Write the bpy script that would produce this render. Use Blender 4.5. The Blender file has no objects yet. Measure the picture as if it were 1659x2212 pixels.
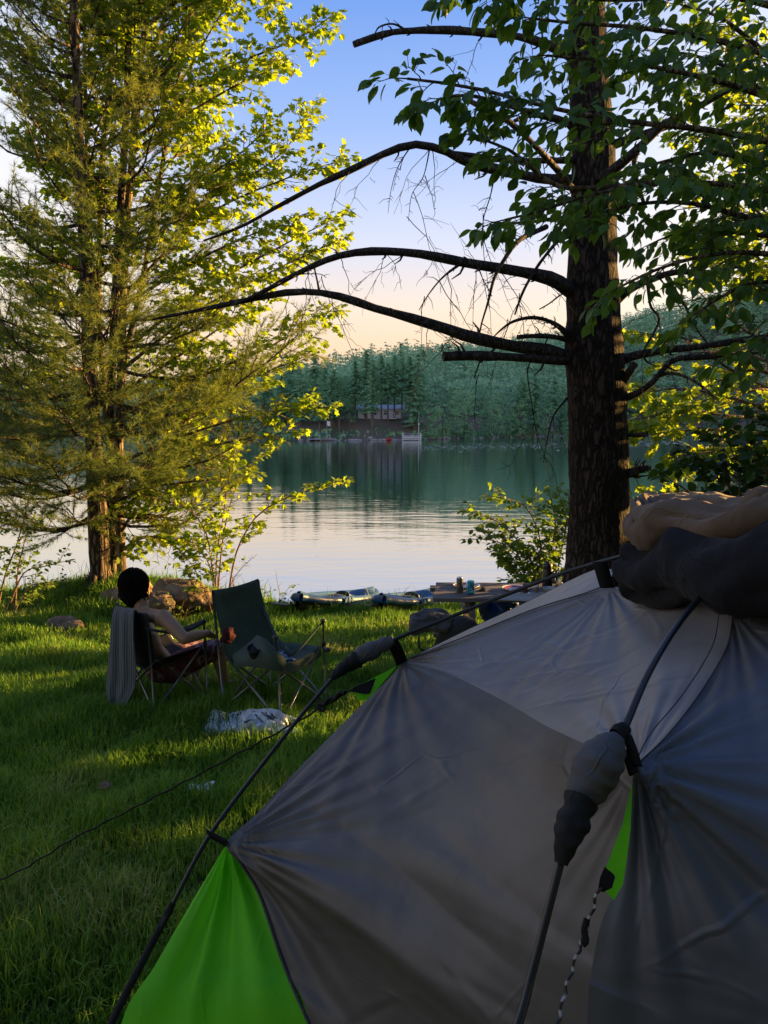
import bpy, math, random
import numpy as np
from mathutils import Vector, Matrix, noise as mnoise

SC = bpy.context.scene
COL = SC.collection
R = math.radians
rng = np.random.default_rng(7)
random.seed(7)

# ------------------------------------------------------------------ camera
F = 1640.0; W = 1659.0; HH = 2212.0
CAMZ = 2.15
PITCH = math.atan((1106 - 922) / F)
cp, sp = math.cos(PITCH), math.sin(PITCH)
cam_d = bpy.data.cameras.new('camera')
cam = bpy.data.objects.new('camera', cam_d); COL.objects.link(cam)
cam.location = (0, 0, CAMZ)
cam.rotation_euler = (math.pi / 2 - PITCH, 0, 0)
cam_d.sensor_fit = 'HORIZONTAL'; cam_d.sensor_width = 36
cam_d.lens = 36 * F / W
cam_d.clip_start = 0.05; cam_d.clip_end = 5000
SC.camera = cam

def P(px, py, Y):
    """world point at forward distance Y seen along the photo direction (px, py)"""
    dx = (px - W / 2) / F; dy = (HH / 2 - py) / F
    k = Y / (cp + dy * sp)
    return np.array([dx * k, Y, CAMZ + k * (-sp + dy * cp)])

def PP(lst):
    return [P(*a) for a in lst]

# ------------------------------------------------------------------ ground height
def sstep(a, b, x):
    t = np.clip((x - a) / (b - a), 0, 1); return t * t * (3 - 2 * t)

def shore_y(x):
    x = np.asarray(x, float)
    e = 10.25 + 0.0 * x
    e = e + 0.75 * sstep(-1.6, -3.2, x) + 0.5 * sstep(-4.5, -7, x)
    e = e + 0.2 * sstep(0.8, 2.0, x) + 2.2 * sstep(2.6, 5.5, x) + 6.0 * sstep(6, 16, x)
    return e + 0.12 * np.sin(x * 2.3) + 0.08 * np.sin(x * 5.1 + 1)

def ground(x, y):
    x = np.asarray(x, float); y = np.asarray(y, float)
    z = 0.42 - 0.0725 * np.clip(y, 0, 12)
    z = z + 0.34 * np.exp(-(((x + 3.7) / 1.5) ** 2 + ((y - 10.5) / 0.9) ** 2))
    z = z + 0.10 * np.exp(-(((x + 4.1) / 0.6) ** 2 + ((y - 8.6) / 0.5) ** 2))
    z = z + 0.025 * np.sin(x * 1.7 + y * .6) * np.sin(y * 1.3 - x * .4) + 0.012 * np.sin(x * 4.1 + 2) * np.sin(y * 3.7)
    t = y - shore_y(x)
    z = z - 1.6 * sstep(0, 1.8, t) - 0.1 * np.clip(t - 1, 0, 30)
    return z

def G(x, y):
    return float(ground(x, y))

WATER_Z = -1.0

# ------------------------------------------------------------------ mesh building
class MB:
    def __init__(s):
        s.v = []; s.f = []; s.n = 0
    def add(s, verts, faces):
        verts = np.asarray(verts, float).reshape(-1, 3)
        byk = {}
        if isinstance(faces, np.ndarray):
            byk[faces.shape[1]] = faces
        else:
            for fc in faces: byk.setdefault(len(fc), []).append(fc)
        for k, fl in byk.items():
            s.f.append(np.asarray(fl, dtype=np.int64).reshape(-1, k) + s.n)
        s.v.append(verts); s.n += len(verts)
        return s
    def grid(s, A, closed_u=False, closed_v=False):
        A = np.asarray(A, float); m, n = A.shape[:2]
        i = np.arange(m if closed_u else m - 1)[:, None]; j = np.arange(n if closed_v else n - 1)[None, :]
        i2 = (i + 1) % m; j2 = (j + 1) % n
        q = np.stack([i * n + j, i2 * n + j, i2 * n + j2, i * n + j2], -1).reshape(-1, 4)
        s.add(A.reshape(-1, 3), q); return s
    def tube(s, pts, radii, n=8, cap=True, squash=None):
        pts = np.asarray(pts, float); m = len(pts)
        radii = np.broadcast_to(np.asarray(radii, float), (m,))
        d = np.gradient(pts, axis=0); d /= (np.linalg.norm(d, axis=1, keepdims=True) + 1e-9)
        up = np.array([0, 0, 1.0]) if abs(d[0][2]) < 0.9 else np.array([0, 1.0, 0])
        u = np.cross(d[0], up); u /= np.linalg.norm(u)
        rings = []; a = np.linspace(0, 2 * math.pi, n, endpoint=False)
        for k in range(m):
            u = u - d[k] * np.dot(u, d[k]); u /= (np.linalg.norm(u) + 1e-9)
            w = np.cross(d[k], u)
            sq = 1.0 if squash is None else squash
            rings.append(pts[k] + radii[k] * (np.cos(a)[:, None] * u + sq * np.sin(a)[:, None] * w))
        A = np.array(rings)
        base = s.n
        s.grid(A, closed_v=True)
        if cap:
            s.f.append(np.array([list(range(base, base + n))[::-1]]) )
            s.f.append(np.array([list(range(base + (m - 1) * n, base + m * n))]))
        return s
    def box(s, c, size, M=None):
        c = np.asarray(c, float); h = np.asarray(size, float) / 2
        v = np.array([[x, y, z] for x in (-1, 1) for y in (-1, 1) for z in (-1, 1)]) * h
        if M is not None: v = v @ np.array(M).T
        s.add(v + c, [(0, 1, 3, 2), (4, 6, 7, 5), (0, 4, 5, 1), (2, 3, 7, 6), (0, 2, 6, 4), (1, 5, 7, 3)]); return s
    def beam(s, a, b, w, h, up=(0, 0, 1)):
        a = np.asarray(a, float); b = np.asarray(b, float); d = b - a; L = np.linalg.norm(d); d /= L
        up = np.asarray(up, float); x = np.cross(up, d); x /= np.linalg.norm(x); z = np.cross(d, x)
        M = np.stack([x, d, z], 1)
        return s.box((a + b) / 2, (w, L, h), M)
    def lathe(s, prof, c, n=20, M=None, cap=True):
        a = np.linspace(0, 2 * math.pi, n, endpoint=False)
        A = np.array([[[r * math.cos(t), r * math.sin(t), z] for t in a] for r, z in prof])
        if M is not None: A = A @ np.array(M).T
        A = A + np.asarray(c, float); base = s.n
        s.grid(A, closed_v=True)
        if cap:
            m = len(prof)
            s.f.append(np.array([list(range(base, base + n))[::-1]]))
            s.f.append(np.array([list(range(base + (m - 1) * n, base + m * n))]))
        return s
    def ell(s, c, r, M=None, nu=10, nv=14):
        prof = [(math.sin(t), -math.cos(t)) for t in np.linspace(0.02, math.pi - 0.02, nu)]
        a = np.linspace(0, 2 * math.pi, nv, endpoint=False)
        A = np.array([[[q * math.cos(t), q * math.sin(t), z] for t in a] for q, z in prof]) * np.asarray(r, float)
        if M is not None: A = A @ np.array(M).T
        base = s.n
        s.grid(A + np.asarray(c, float), closed_v=True)
        s.f.append(np.array([list(range(base, base + nv))[::-1]])); s.f.append(np.array([list(range(base + (nu - 1) * nv, base + nu * nv))]))
        return s
    def verts(s):
        return np.concatenate(s.v) if s.v else np.zeros((0, 3))
    def mesh(s, name, off=(0, 0, 0), smooth=True, mats=(), fmat=None):
        v = s.verts() - np.asarray(off, float)
        me = bpy.data.meshes.new(name)
        loops = np.concatenate([f.reshape(-1) for f in s.f]); tot = np.concatenate([np.full(len(f), f.shape[1]) for f in s.f])
        start = np.concatenate([[0], np.cumsum(tot)[:-1]])
        me.vertices.add(len(v)); me.vertices.foreach_set('co', v.astype(np.float32).ravel())
        me.loops.add(len(loops)); me.loops.foreach_set('vertex_index', loops.astype(np.int32))
        me.polygons.add(len(tot)); me.polygons.foreach_set('loop_start', start.astype(np.int32))
        try: me.polygons.foreach_set('loop_total', tot.astype(np.int32))
        except Exception: pass
        me.polygons.foreach_set('use_smooth', np.full(len(tot), bool(smooth)))
        for m in mats: me.materials.append(m)
        if fmat is not None: me.polygons.foreach_set('material_index', np.asarray(fmat, np.int32))
        me.update(calc_edges=True); me.validate()
        return me

def tag(o, label=None, cat=None, group=None, kind=None):
    if label: o['label'] = label
    if cat: o['category'] = cat
    if group: o['group'] = group
    if kind: o['kind'] = kind
    return o

def thing(name, label, cat, loc=(0, 0, 0), group=None, rz=0.0):
    o = bpy.data.objects.new(name, None); COL.objects.link(o)
    o.location = [float(a) for a in loc]; o.rotation_euler = (0, 0, rz); o.empty_display_size = 0.2
    return tag(o, label, cat, group)

def worldloc(o):
    l = np.zeros(3)
    while o is not None:
        l += np.array(o.location); o = o.parent
    return l

def part(name, mb, mat, parent=None, smooth=True, local=False, label=None):
    """link one mesh; vertices are given in world space unless local"""
    off = np.zeros(3)
    if parent is not None and not local: off = worldloc(parent)
    me = mb.mesh(name, off, smooth, [mat] if mat is not None else [])
    o = bpy.data.objects.new(name, me); COL.objects.link(o)
    if parent is not None: o.parent = parent
    if label: o['label'] = label
    return o

def single(name, mb, mat, label, cat, smooth=True, group=None, kind=None):
    v = mb.verts(); off = np.array([v[:, 0].mean(), v[:, 1].mean(), v[:, 2].min()]) if kind is None else np.zeros(3)
    me = mb.mesh(name, off, smooth, [mat])
    o = bpy.data.objects.new(name, me); COL.objects.link(o); o.location = off
    return tag(o, label, cat, group, kind)

def copy_tree(o, parent=None):
    c = o.copy(); COL.objects.link(c)
    if parent is not None: c.parent = parent
    for ch in list(o.children): copy_tree(ch, c)
    return c

def mod_solid(o, t, off=0):
    m = o.modifiers.new('thick', 'SOLIDIFY'); m.thickness = t; m.offset = off; return o

def mod_bevel(o, w, seg=2):
    m = o.modifiers.new('bevel', 'BEVEL'); m.width = w; m.segments = seg; m.limit_method = 'ANGLE'; return o

def spline(pts, n):
    """Catmull-Rom resample"""
    p = np.asarray(pts, float)
    if len(p) == 2: return p[0] + (p[1] - p[0]) * np.linspace(0, 1, n)[:, None]
    q = np.vstack([2 * p[0] - p[1], p, 2 * p[-1] - p[-2]])
    seg = np.linalg.norm(np.diff(p, axis=0), axis=1); cum = np.concatenate([[0], np.cumsum(seg)]); cum /= cum[-1]
    out = []
    for t in np.linspace(0, 1, n):
        i = min(np.searchsorted(cum, t, 'right') - 1, len(p) - 2); u = (t - cum[i]) / (cum[i + 1] - cum[i] + 1e-12)
        p0, p1, p2, p3 = q[i], q[i + 1], q[i + 2], q[i + 3]
        out.append(0.5 * ((2 * p1) + (-p0 + p2) * u + (2 * p0 - 5 * p1 + 4 * p2 - p3) * u * u + (-p0 + 3 * p1 - 3 * p2 + p3) * u ** 3))
    return np.array(out)

def vnoise(A, s, seed=0.0):
    """vector noise value for an array of points (slow: small meshes only)"""
    return np.array([mnoise.noise(Vector((p[0] * s + seed, p[1] * s + seed * 1.7, p[2] * s - seed))) for p in np.asarray(A).reshape(-1, 3)])

def unit(v):
    v = np.asarray(v, float); return v / (np.linalg.norm(v, axis=-1, keepdims=True) + 1e-9)

# ------------------------------------------------------------------ materials
def newmat(name):
    m = bpy.data.materials.new(name); m.use_nodes = True
    nt = m.node_tree; nt.nodes.clear()
    out = nt.nodes.new('ShaderNodeOutputMaterial')
    return m, nt, out

def nd(nt, t, **kw):
    n = nt.nodes.new(t)
    for k, v in kw.items():
        if k.startswith('i_'):
            n.inputs[k[2:].replace('_', ' ')].default_value = v
        else: setattr(n, k, v)
    return n

def ramp(nt, stops, fac=None):
    n = nt.nodes.new('ShaderNodeValToRGB'); e = n.color_ramp.elements
    while len(e) > 1: e.remove(e[-1])
    e[0].position = stops[0][0]; e[0].color = (*stops[0][1], 1)
    for p, c in stops[1:]:
        x = e.new(p); x.color = (*c, 1)
    if fac is not None: nt.links.new(fac, n.inputs['Fac'])
    return n

def coords(nt, scale=(1, 1, 1), kind='Object'):
    tc = nt.nodes.new('ShaderNodeTexCoord'); mp = nt.nodes.new('ShaderNodeMapping')
    mp.inputs['Scale'].default_value = scale
    nt.links.new(tc.outputs[kind], mp.inputs['Vector']); return mp.outputs['Vector']

def noise_mat(name, stops, scale=8, rough=0.8, bump=0.3, bscale=None, stretch=(1, 1, 1), detail=5, spec=0.3, metallic=0.0,
              distort=0.0, bdist=0.01, extra=None, sheen=0.0):
    m, nt, out = newmat(name); L = nt.links.new
    b = nd(nt, 'ShaderNodeBsdfPrincipled'); b.inputs['Roughness'].default_value = rough
    b.inputs['Specular IOR Level'].default_value = spec; b.inputs['Metallic'].default_value = metallic
    if sheen: b.inputs['Sheen Weight'].default_value = sheen
    v = coords(nt, stretch)
    n = nd(nt, 'ShaderNodeTexNoise'); n.inputs['Scale'].default_value = scale; n.inputs['Detail'].default_value = detail
    n.inputs['Distortion'].default_value = distort
    L(v, n.inputs['Vector'])
    r = ramp(nt, stops, n.outputs['Fac']); L(r.outputs['Color'], b.inputs['Base Color'])
    if bump:
        n2 = nd(nt, 'ShaderNodeTexNoise'); n2.inputs['Scale'].default_value = bscale or scale * 3; n2.inputs['Detail'].default_value = 6
        L(v, n2.inputs['Vector'])
        bp = nd(nt, 'ShaderNodeBump'); bp.inputs['Strength'].default_value = bump; bp.inputs['Distance'].default_value = bdist
        L(n2.outputs['Fac'], bp.inputs['Height']); L(bp.outputs['Normal'], b.inputs['Normal'])
    L(b.outputs['BSDF'], out.inputs['Surface'])
    return m

def leaf_mat(name, cols, trans=0.45, tcol=None, rough=0.5, scale=0.6, mult=1.0):
    """leaf: per-leaf colour variation plus broad patches, diffuse + gloss + translucency"""
    m, nt, out = newmat(name); L = nt.links.new
    g = nd(nt, 'ShaderNodeNewGeometry')
    v = coords(nt)
    n = nd(nt, 'ShaderNodeTexNoise'); n.inputs['Scale'].default_value = scale; n.inputs['Detail'].default_value = 3
    L(v, n.inputs['Vector'])
    mx = nd(nt, 'ShaderNodeMath', operation='MULTIPLY_ADD'); L(g.outputs['Random Per Island'], mx.inputs[0]); mx.inputs[1].default_value = 0.6
    ad = nd(nt, 'ShaderNodeMath', operation='MULTIPLY_ADD'); L(n.outputs['Fac'], ad.inputs[0]); ad.inputs[1].default_value = 0.9; ad.inputs[2].default_value = -0.25
    L(ad.outputs[0], mx.inputs[2])
    k = len(cols)
    r = ramp(nt, [(i / (k - 1), tuple(a * mult for a in c)) for i, c in enumerate(cols)], mx.outputs[0])
    b = nd(nt, 'ShaderNodeBsdfPrincipled'); b.inputs['Roughness'].default_value = rough; b.inputs['Specular IOR Level'].default_value = 0.3
    L(r.outputs['Color'], b.inputs['Base Color'])
    t = nd(nt, 'ShaderNodeBsdfTranslucent')
    mixc = nd(nt, 'ShaderNodeMix', data_type='RGBA', blend_type='MULTIPLY'); mixc.inputs[0].default_value = 1.0
    L(r.outputs['Color'], mixc.inputs[6]); mixc.inputs[7].default_value = (*(tcol or (1.7, 1.5, 0.5)), 1)
    L(mixc.outputs[2], t.inputs['Color'])
    ms = nd(nt, 'ShaderNodeMixShader'); ms.inputs[0].default_value = trans
    L(b.outputs['BSDF'], ms.inputs[1]); L(t.outputs['BSDF'], ms.inputs[2]); L(ms.outputs[0], out.inputs['Surface'])
    return m

def bark_mat(name, dark, light, vs=10.0, bump=0.8, dist=0.03):
    m, nt, out = newmat(name); L = nt.links.new
    b = nd(nt, 'ShaderNodeBsdfPrincipled'); b.inputs['Roughness'].default_value = 0.9; b.inputs['Specular IOR Level'].default_value = 0.15
    v = coords(nt, (1, 1, 0.28))
    vo = nd(nt, 'ShaderNodeTexVoronoi', feature='DISTANCE_TO_EDGE'); vo.inputs['Scale'].default_value = vs
    n = nd(nt, 'ShaderNodeTexNoise'); n.inputs['Scale'].default_value = vs * 0.8; n.inputs['Detail'].default_value = 8; n.inputs['Distortion'].default_value = 0.6
    L(v, n.inputs['Vector'])
    mixv = nd(nt, 'ShaderNodeMix', data_type='VECTOR'); mixv.inputs[0].default_value = 0.12
    L(v, mixv.inputs[4]); L(n.outputs['Color'], mixv.inputs[5]); L(mixv.outputs[1], vo.inputs['Vector'])
    mu = nd(nt, 'ShaderNodeMath', operation='MULTIPLY'); mu.use_clamp = True; L(vo.outputs['Distance'], mu.inputs[0]); mu.inputs[1].default_value = 4.0
    ad = nd(nt, 'ShaderNodeMath', operation='MULTIPLY_ADD'); L(n.outputs['Fac'], ad.inputs[0]); ad.inputs[1].default_value = 0.8; L(mu.outputs[0], ad.inputs[2])
    r = ramp(nt, [(0.25, tuple(c * 0.45 for c in dark)), (0.6, dark), (1.2 / 1.4, light)], None)
    dv = nd(nt, 'ShaderNodeMath', operation='MULTIPLY'); L(ad.outputs[0], dv.inputs[0]); dv.inputs[1].default_value = 0.66
    L(dv.outputs[0], r.inputs['Fac']); L(r.outputs['Color'], b.inputs['Base Color'])
    bp = nd(nt, 'ShaderNodeBump'); bp.inputs['Strength'].default_value = bump; bp.inputs['Distance'].default_value = dist
    L(ad.outputs[0], bp.inputs['Height']); L(bp.outputs['Normal'], b.inputs['Normal'])
    L(b.outputs['BSDF'], out.inputs['Surface'])
    return m

def fabric_mat(name, col, col2=None, rough=0.6, crease=3.0, cstr=0.35, weave=900, spec=0.4, trans=0.0, tcol=None, stripes=None, sheen=0.0):
    """tent / towel cloth: slight stain variation, folded-crease bump and fine weave"""
    m, nt, out = newmat(name); L = nt.links.new
    b = nd(nt, 'ShaderNodeBsdfPrincipled'); b.inputs['Roughness'].default_value = rough; b.inputs['Specular IOR Level'].default_value = spec
    b.inputs['Sheen Weight'].default_value = sheen
    v = coords(nt)
    n = nd(nt, 'ShaderNodeTexNoise'); n.inputs['Scale'].default_value = 6; n.inputs['Detail'].default_value = 6
    L(v, n.inputs['Vector'])
    r = ramp(nt, [(0.3, tuple(c * 0.82 for c in col)), (0.7, col2 or col)], n.outputs['Fac'])
    colout = r.outputs['Color']
    if stripes:
        wv = nd(nt, 'ShaderNodeTexWave'); wv.bands_direction = stripes[0]; wv.inputs['Scale'].default_value = stripes[1]; wv.inputs['Distortion'].default_value = 0.8
        L(v, wv.inputs['Vector'])
        mc = nd(nt, 'ShaderNodeMix', data_type='RGBA'); L(wv.outputs['Fac'], mc.inputs[0]); L(colout, mc.inputs[6]); mc.inputs[7].default_value = (*stripes[2], 1)
        colout = mc.outputs[2]
    L(colout, b.inputs['Base Color'])
    # creases
    n1 = nd(nt, 'ShaderNodeTexNoise'); n1.inputs['Scale'].default_value = crease; n1.inputs['Detail'].default_value = 2; L(v, n1.inputs['Vector'])
    mv = nd(nt, 'ShaderNodeMix', data_type='VECTOR'); mv.inputs[0].default_value = 0.07; L(v, mv.inputs[4]); L(n1.outputs['Color'], mv.inputs[5])
    vo = nd(nt, 'ShaderNodeTexVoronoi', feature='DISTANCE_TO_EDGE'); vo.inputs['Scale'].default_value = crease; L(mv.outputs[1], vo.inputs['Vector'])
    mr = nd(nt, 'ShaderNodeMapRange', interpolation_type='SMOOTHSTEP'); mr.inputs['From Max'].default_value = 0.028; L(vo.outputs['Distance'], mr.inputs['Value'])
    n3 = nd(nt, 'ShaderNodeTexNoise'); n3.inputs['Scale'].default_value = crease * 2.2; n3.inputs['Detail'].default_value = 2; n3.inputs['Distortion'].default_value = 0.3; L(v, n3.inputs['Vector'])
    msk = nd(nt, 'ShaderNodeTexNoise'); msk.inputs['Scale'].default_value = crease * 1.1; L(v, msk.inputs['Vector'])
    mm = nd(nt, 'ShaderNodeMapRange'); mm.inputs['From Min'].default_value = 0.45; mm.inputs['From Max'].default_value = 0.62; L(msk.outputs['Fac'], mm.inputs['Value'])
    inv = nd(nt, 'ShaderNodeMath', operation='SUBTRACT'); inv.inputs[0].default_value = 1.0; L(mr.outputs[0], inv.inputs[1])
    mk = nd(nt, 'ShaderNodeMath', operation='MULTIPLY'); L(inv.outputs[0], mk.inputs[0]); L(mm.outputs[0], mk.inputs[1])
    s1 = nd(nt, 'ShaderNodeMath', operation='MULTIPLY_ADD'); L(mk.outputs[0], s1.inputs[0]); s1.inputs[1].default_value = 0.26; L(n3.outputs['Fac'], s1.inputs[2])
    bp = nd(nt, 'ShaderNodeBump'); bp.inputs['Strength'].default_value = min(1.0, cstr * 1.5); bp.inputs['Distance'].default_value = 0.011
    L(s1.outputs[0], bp.inputs['Height'])
    last = bp.outputs['Normal']
    if weave:
        nw = nd(nt, 'ShaderNodeTexNoise'); nw.inputs['Scale'].default_value = weave; nw.inputs['Detail'].default_value = 1; L(v, nw.inputs['Vector'])
        b2 = nd(nt, 'ShaderNodeBump'); b2.inputs['Strength'].default_value = 0.12; b2.inputs['Distance'].default_value = 0.001
        L(nw.outputs['Fac'], b2.inputs['Height']); L(last, b2.inputs['Normal']); last = b2.outputs['Normal']
    L(last, b.inputs['Normal'])
    if trans:
        t = nd(nt, 'ShaderNodeBsdfTranslucent'); t.inputs['Color'].default_value = (*(tcol or col), 1); L(last, t.inputs['Normal'])
        ms = nd(nt, 'ShaderNodeMixShader'); ms.inputs[0].default_value = trans
        L(b.outputs['BSDF'], ms.inputs[1]); L(t.outputs['BSDF'], ms.inputs[2]); L(ms.outputs[0], out.inputs['Surface'])
    else:
        L(b.outputs['BSDF'], out.inputs['Surface'])
    return m

def solid(name, col, rough=0.5, spec=0.4, metallic=0.0, var=0.25, scale=14):
    return noise_mat(name, [(0.25, tuple(c * (1 - var) for c in col)), (0.75, tuple(min(1, c * (1 + var * .5)) for c in col))], scale, rough, 0.12, scale * 6, spec=spec, metallic=metallic, bdist=0.002)

def glass_mat(name, col, rough=0.03, alpha=0.0):
    m, nt, out = newmat(name)
    b = nd(nt, 'ShaderNodeBsdfPrincipled'); b.inputs['Base Color'].default_value = (*col, 1); b.inputs['Roughness'].default_value = rough
    b.inputs['Transmission Weight'].default_value = 1.0; b.inputs['IOR'].default_value = 1.35
    nt.links.new(b.outputs['BSDF'], out.inputs['Surface']); return m

M = {}
M['pine_bark'] = bark_mat('pine_bark', (0.055, 0.042, 0.034), (0.17, 0.125, 0.095), 14, 0.9, 0.03)
M['big_bark'] = bark_mat('big_bark', (0.030, 0.023, 0.019), (0.060, 0.044, 0.034), 22, 0.9, 0.03)
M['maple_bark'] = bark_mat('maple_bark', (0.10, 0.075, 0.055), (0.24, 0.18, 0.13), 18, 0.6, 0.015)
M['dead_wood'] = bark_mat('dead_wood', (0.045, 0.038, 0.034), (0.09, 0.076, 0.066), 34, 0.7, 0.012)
M['stem'] = solid('stem_bark', (0.16, 0.09, 0.05), 0.8)
M['needle'] = leaf_mat('pine_needles', [(0.052, 0.105, 0.045), (0.10, 0.165, 0.05), (0.17, 0.235, 0.05), (0.27, 0.29, 0.05)], 0.42, (1.5, 1.25, 0.5), 0.6, 0.9)
M['maple'] = leaf_mat('maple_leaves', [(0.10, 0.18, 0.03), (0.17, 0.27, 0.035), (0.25, 0.35, 0.04), (0.32, 0.38, 0.045)], 0.6, (1.6, 1.45, 0.4), 0.45, 0.5)
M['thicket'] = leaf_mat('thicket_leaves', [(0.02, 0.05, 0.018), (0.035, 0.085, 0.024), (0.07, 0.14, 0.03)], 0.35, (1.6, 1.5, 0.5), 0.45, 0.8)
M['beech'] = leaf_mat('broad_leaves', [(0.04, 0.095, 0.028), (0.065, 0.14, 0.034), (0.10, 0.20, 0.04), (0.16, 0.26, 0.045)], 0.42, (1.7, 1.6, 0.5), 0.4, 0.8)
M['shrub'] = leaf_mat('shrub_leaves', [(0.08, 0.15, 0.03), (0.13, 0.22, 0.035), (0.2, 0.29, 0.045)], 0.5, (1.5, 1.4, 0.5), 0.5, 1.5)
M['dark_leaf'] = leaf_mat('dark_leaves', [(0.012, 0.028, 0.012), (0.02, 0.045, 0.016), (0.04, 0.075, 0.02)], 0.25, (1.4, 1.4, 0.5), 0.5, 0.8)
# ------------------------------------------------------------------ world, sun
SUN_AZ = math.atan2(0.43, 1.0)      # direction to the sun in the ground plane: mostly right, a little forward
SUN_EL = R(8.5)
sun_dir = Vector((math.cos(SUN_AZ) * math.cos(SUN_EL), math.sin(SUN_AZ) * math.cos(SUN_EL), math.sin(SUN_EL)))
sd = bpy.data.lights.new('sun', 'SUN'); sd.energy = 24.0; sd.angle = R(0.6); sd.color = (1.0, 0.58, 0.17)
sun = bpy.data.objects.new('sun', sd); COL.objects.link(sun)
sun.rotation_euler = sun_dir.to_track_quat('Z', 'Y').to_euler(); sun.location = (30, 9, 20)

wd = bpy.data.worlds.new('World'); SC.world = wd; wd.use_nodes = True
nt = wd.node_tree; nt.nodes.clear(); L = nt.links.new
wout = nd(nt, 'ShaderNodeOutputWorld'); bg = nd(nt, 'ShaderNodeBackground'); bg.inputs['Strength'].default_value = 1.0
L(bg.outputs[0], wout.inputs[0])
sky = nd(nt, 'ShaderNodeTexSky', sky_type='NISHITA'); sky.sun_disc = False; sky.sun_elevation = SUN_EL; sky.sun_rotation = math.pi / 2 - SUN_AZ
sky.air_density = 1.2; sky.dust_density = 1.5; sky.ozone_density = 2.0
tc = nd(nt, 'ShaderNodeTexCoord'); sx = nd(nt, 'ShaderNodeSeparateXYZ'); L(tc.outputs['Generated'], sx.inputs[0])
asn = nd(nt, 'ShaderNodeMath', operation='ARCSINE'); L(sx.outputs['Z'], asn.inputs[0])
sc1 = nd(nt, 'ShaderNodeMath', operation='MULTIPLY'); L(asn.outputs[0], sc1.inputs[0]); sc1.inputs[1].default_value = 180 / math.pi / 60.0   # 60 degrees -> 1
elev = ramp(nt, [(0.0, (1.05, 0.62, 0.31)), (0.075, (1.04, 0.69, 0.42)), (0.14, (1.0, 0.80, 0.64)), (0.22, (0.72, 0.75, 0.93)), (0.34, (0.36, 0.52, 0.93)), (0.48, (0.15, 0.33, 0.84)), (1.0, (0.10, 0.20, 0.55))], sc1.outputs[0])
# the sky is paler away from straight ahead, towards the sun on the right and over the far left
ab = nd(nt, 'ShaderNodeMath', operation='ABSOLUTE'); L(sx.outputs['X'], ab.inputs[0])
mr1 = nd(nt, 'ShaderNodeMapRange', interpolation_type='SMOOTHSTEP'); mr1.inputs['From Min'].default_value = 0.13; mr1.inputs['From Max'].default_value = 0.40; mr1.inputs['To Max'].default_value = 0.92
L(ab.outputs[0], mr1.inputs['Value'])
lowz = nd(nt, 'ShaderNodeMapRange', interpolation_type='SMOOTHSTEP'); lowz.inputs['From Min'].default_value = 0.75; lowz.inputs['From Max'].default_value = 0.25
L(sx.outputs['Z'], lowz.inputs['Value'])
mf = nd(nt, 'ShaderNodeMath', operation='MULTIPLY'); L(mr1.outputs[0], mf.inputs[0]); L(lowz.outputs[0], mf.inputs[1])
pale = nd(nt, 'ShaderNodeMix', data_type='RGBA'); L(mf.outputs[0], pale.inputs[0]); L(elev.outputs['Color'], pale.inputs[6]); pcol = ramp(nt, [(0.0, (1.06, 0.76, 0.46)), (0.12, (1.04, 0.87, 0.68)), (0.3, (0.96, 0.96, 1.0))], sc1.outputs[0]); L(pcol.outputs['Color'], pale.inputs[7])
nsk = nd(nt, 'ShaderNodeMix', data_type='RGBA', blend_type='ADD'); nsk.inputs[0].default_value = 0.03
L(pale.outputs[2], nsk.inputs[6]); L(sky.outputs[0], nsk.inputs[7]); L(nsk.outputs[2], bg.inputs['Color'])

SC.view_settings.view_transform = 'Standard'; SC.view_settings.look = 'None'; SC.view_settings.exposure = 0; SC.view_settings.gamma = 1
SC.render.engine = 'CYCLES'
cy = SC.cycles
cy.use_denoising = True
cy.max_bounces = 6; cy.diffuse_bounces = 3; cy.glossy_bounces = 3; cy.transmission_bounces = 6; cy.transparent_max_bounces = 6
cy.caustics_reflective = False; cy.caustics_refractive = False; cy.sample_clamp_indirect = 4.0

# ------------------------------------------------------------------ lawn sheet
mlawn, nt, out = newmat('lawn_soil'); L = nt.links.new
b = nd(nt, 'ShaderNodeBsdfPrincipled'); b.inputs['Roughness'].default_value = 0.95; b.inputs['Specular IOR Level'].default_value = 0.1
v = coords(nt); n = nd(nt, 'ShaderNodeTexNoise'); n.inputs['Scale'].default_value = 1.6; n.inputs['Detail'].default_value = 8; L(v, n.inputs['Vector'])
r = ramp(nt, [(0.3, (0.02, 0.03, 0.01)), (0.5, (0.035, 0.06, 0.014)), (0.68, (0.075, 0.06, 0.03))], n.outputs['Fac']); L(r.outputs['Color'], b.inputs['Base Color'])
n2 = nd(nt, 'ShaderNodeTexNoise'); n2.inputs['Scale'].default_value = 60; n2.inputs['Detail'].default_value = 4; L(v, n2.inputs['Vector'])
bp = nd(nt, 'ShaderNodeBump'); bp.inputs['Distance'].default_value = 0.03; L(n2.outputs['Fac'], bp.inputs['Height']); L(bp.outputs['Normal'], b.inputs['Normal'])
L(b.outputs['BSDF'], out.inputs['Surface'])
xs = np.concatenate([np.linspace(-60, -10, 40, endpoint=False), np.linspace(-10, 10, 160, endpoint=False), np.linspace(10, 60, 40)])
ys = np.concatenate([np.linspace(-60, -3, 40, endpoint=False), np.linspace(-3, 16, 160, endpoint=False), np.linspace(16, 45, 25)])
X, Y = np.meshgrid(xs, ys, indexing='ij')
lawn = MB().grid(np.stack([X, Y, ground(X, Y)], -1))
single('lawn_ground', lawn, mlawn, None, None, kind='structure')

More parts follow.
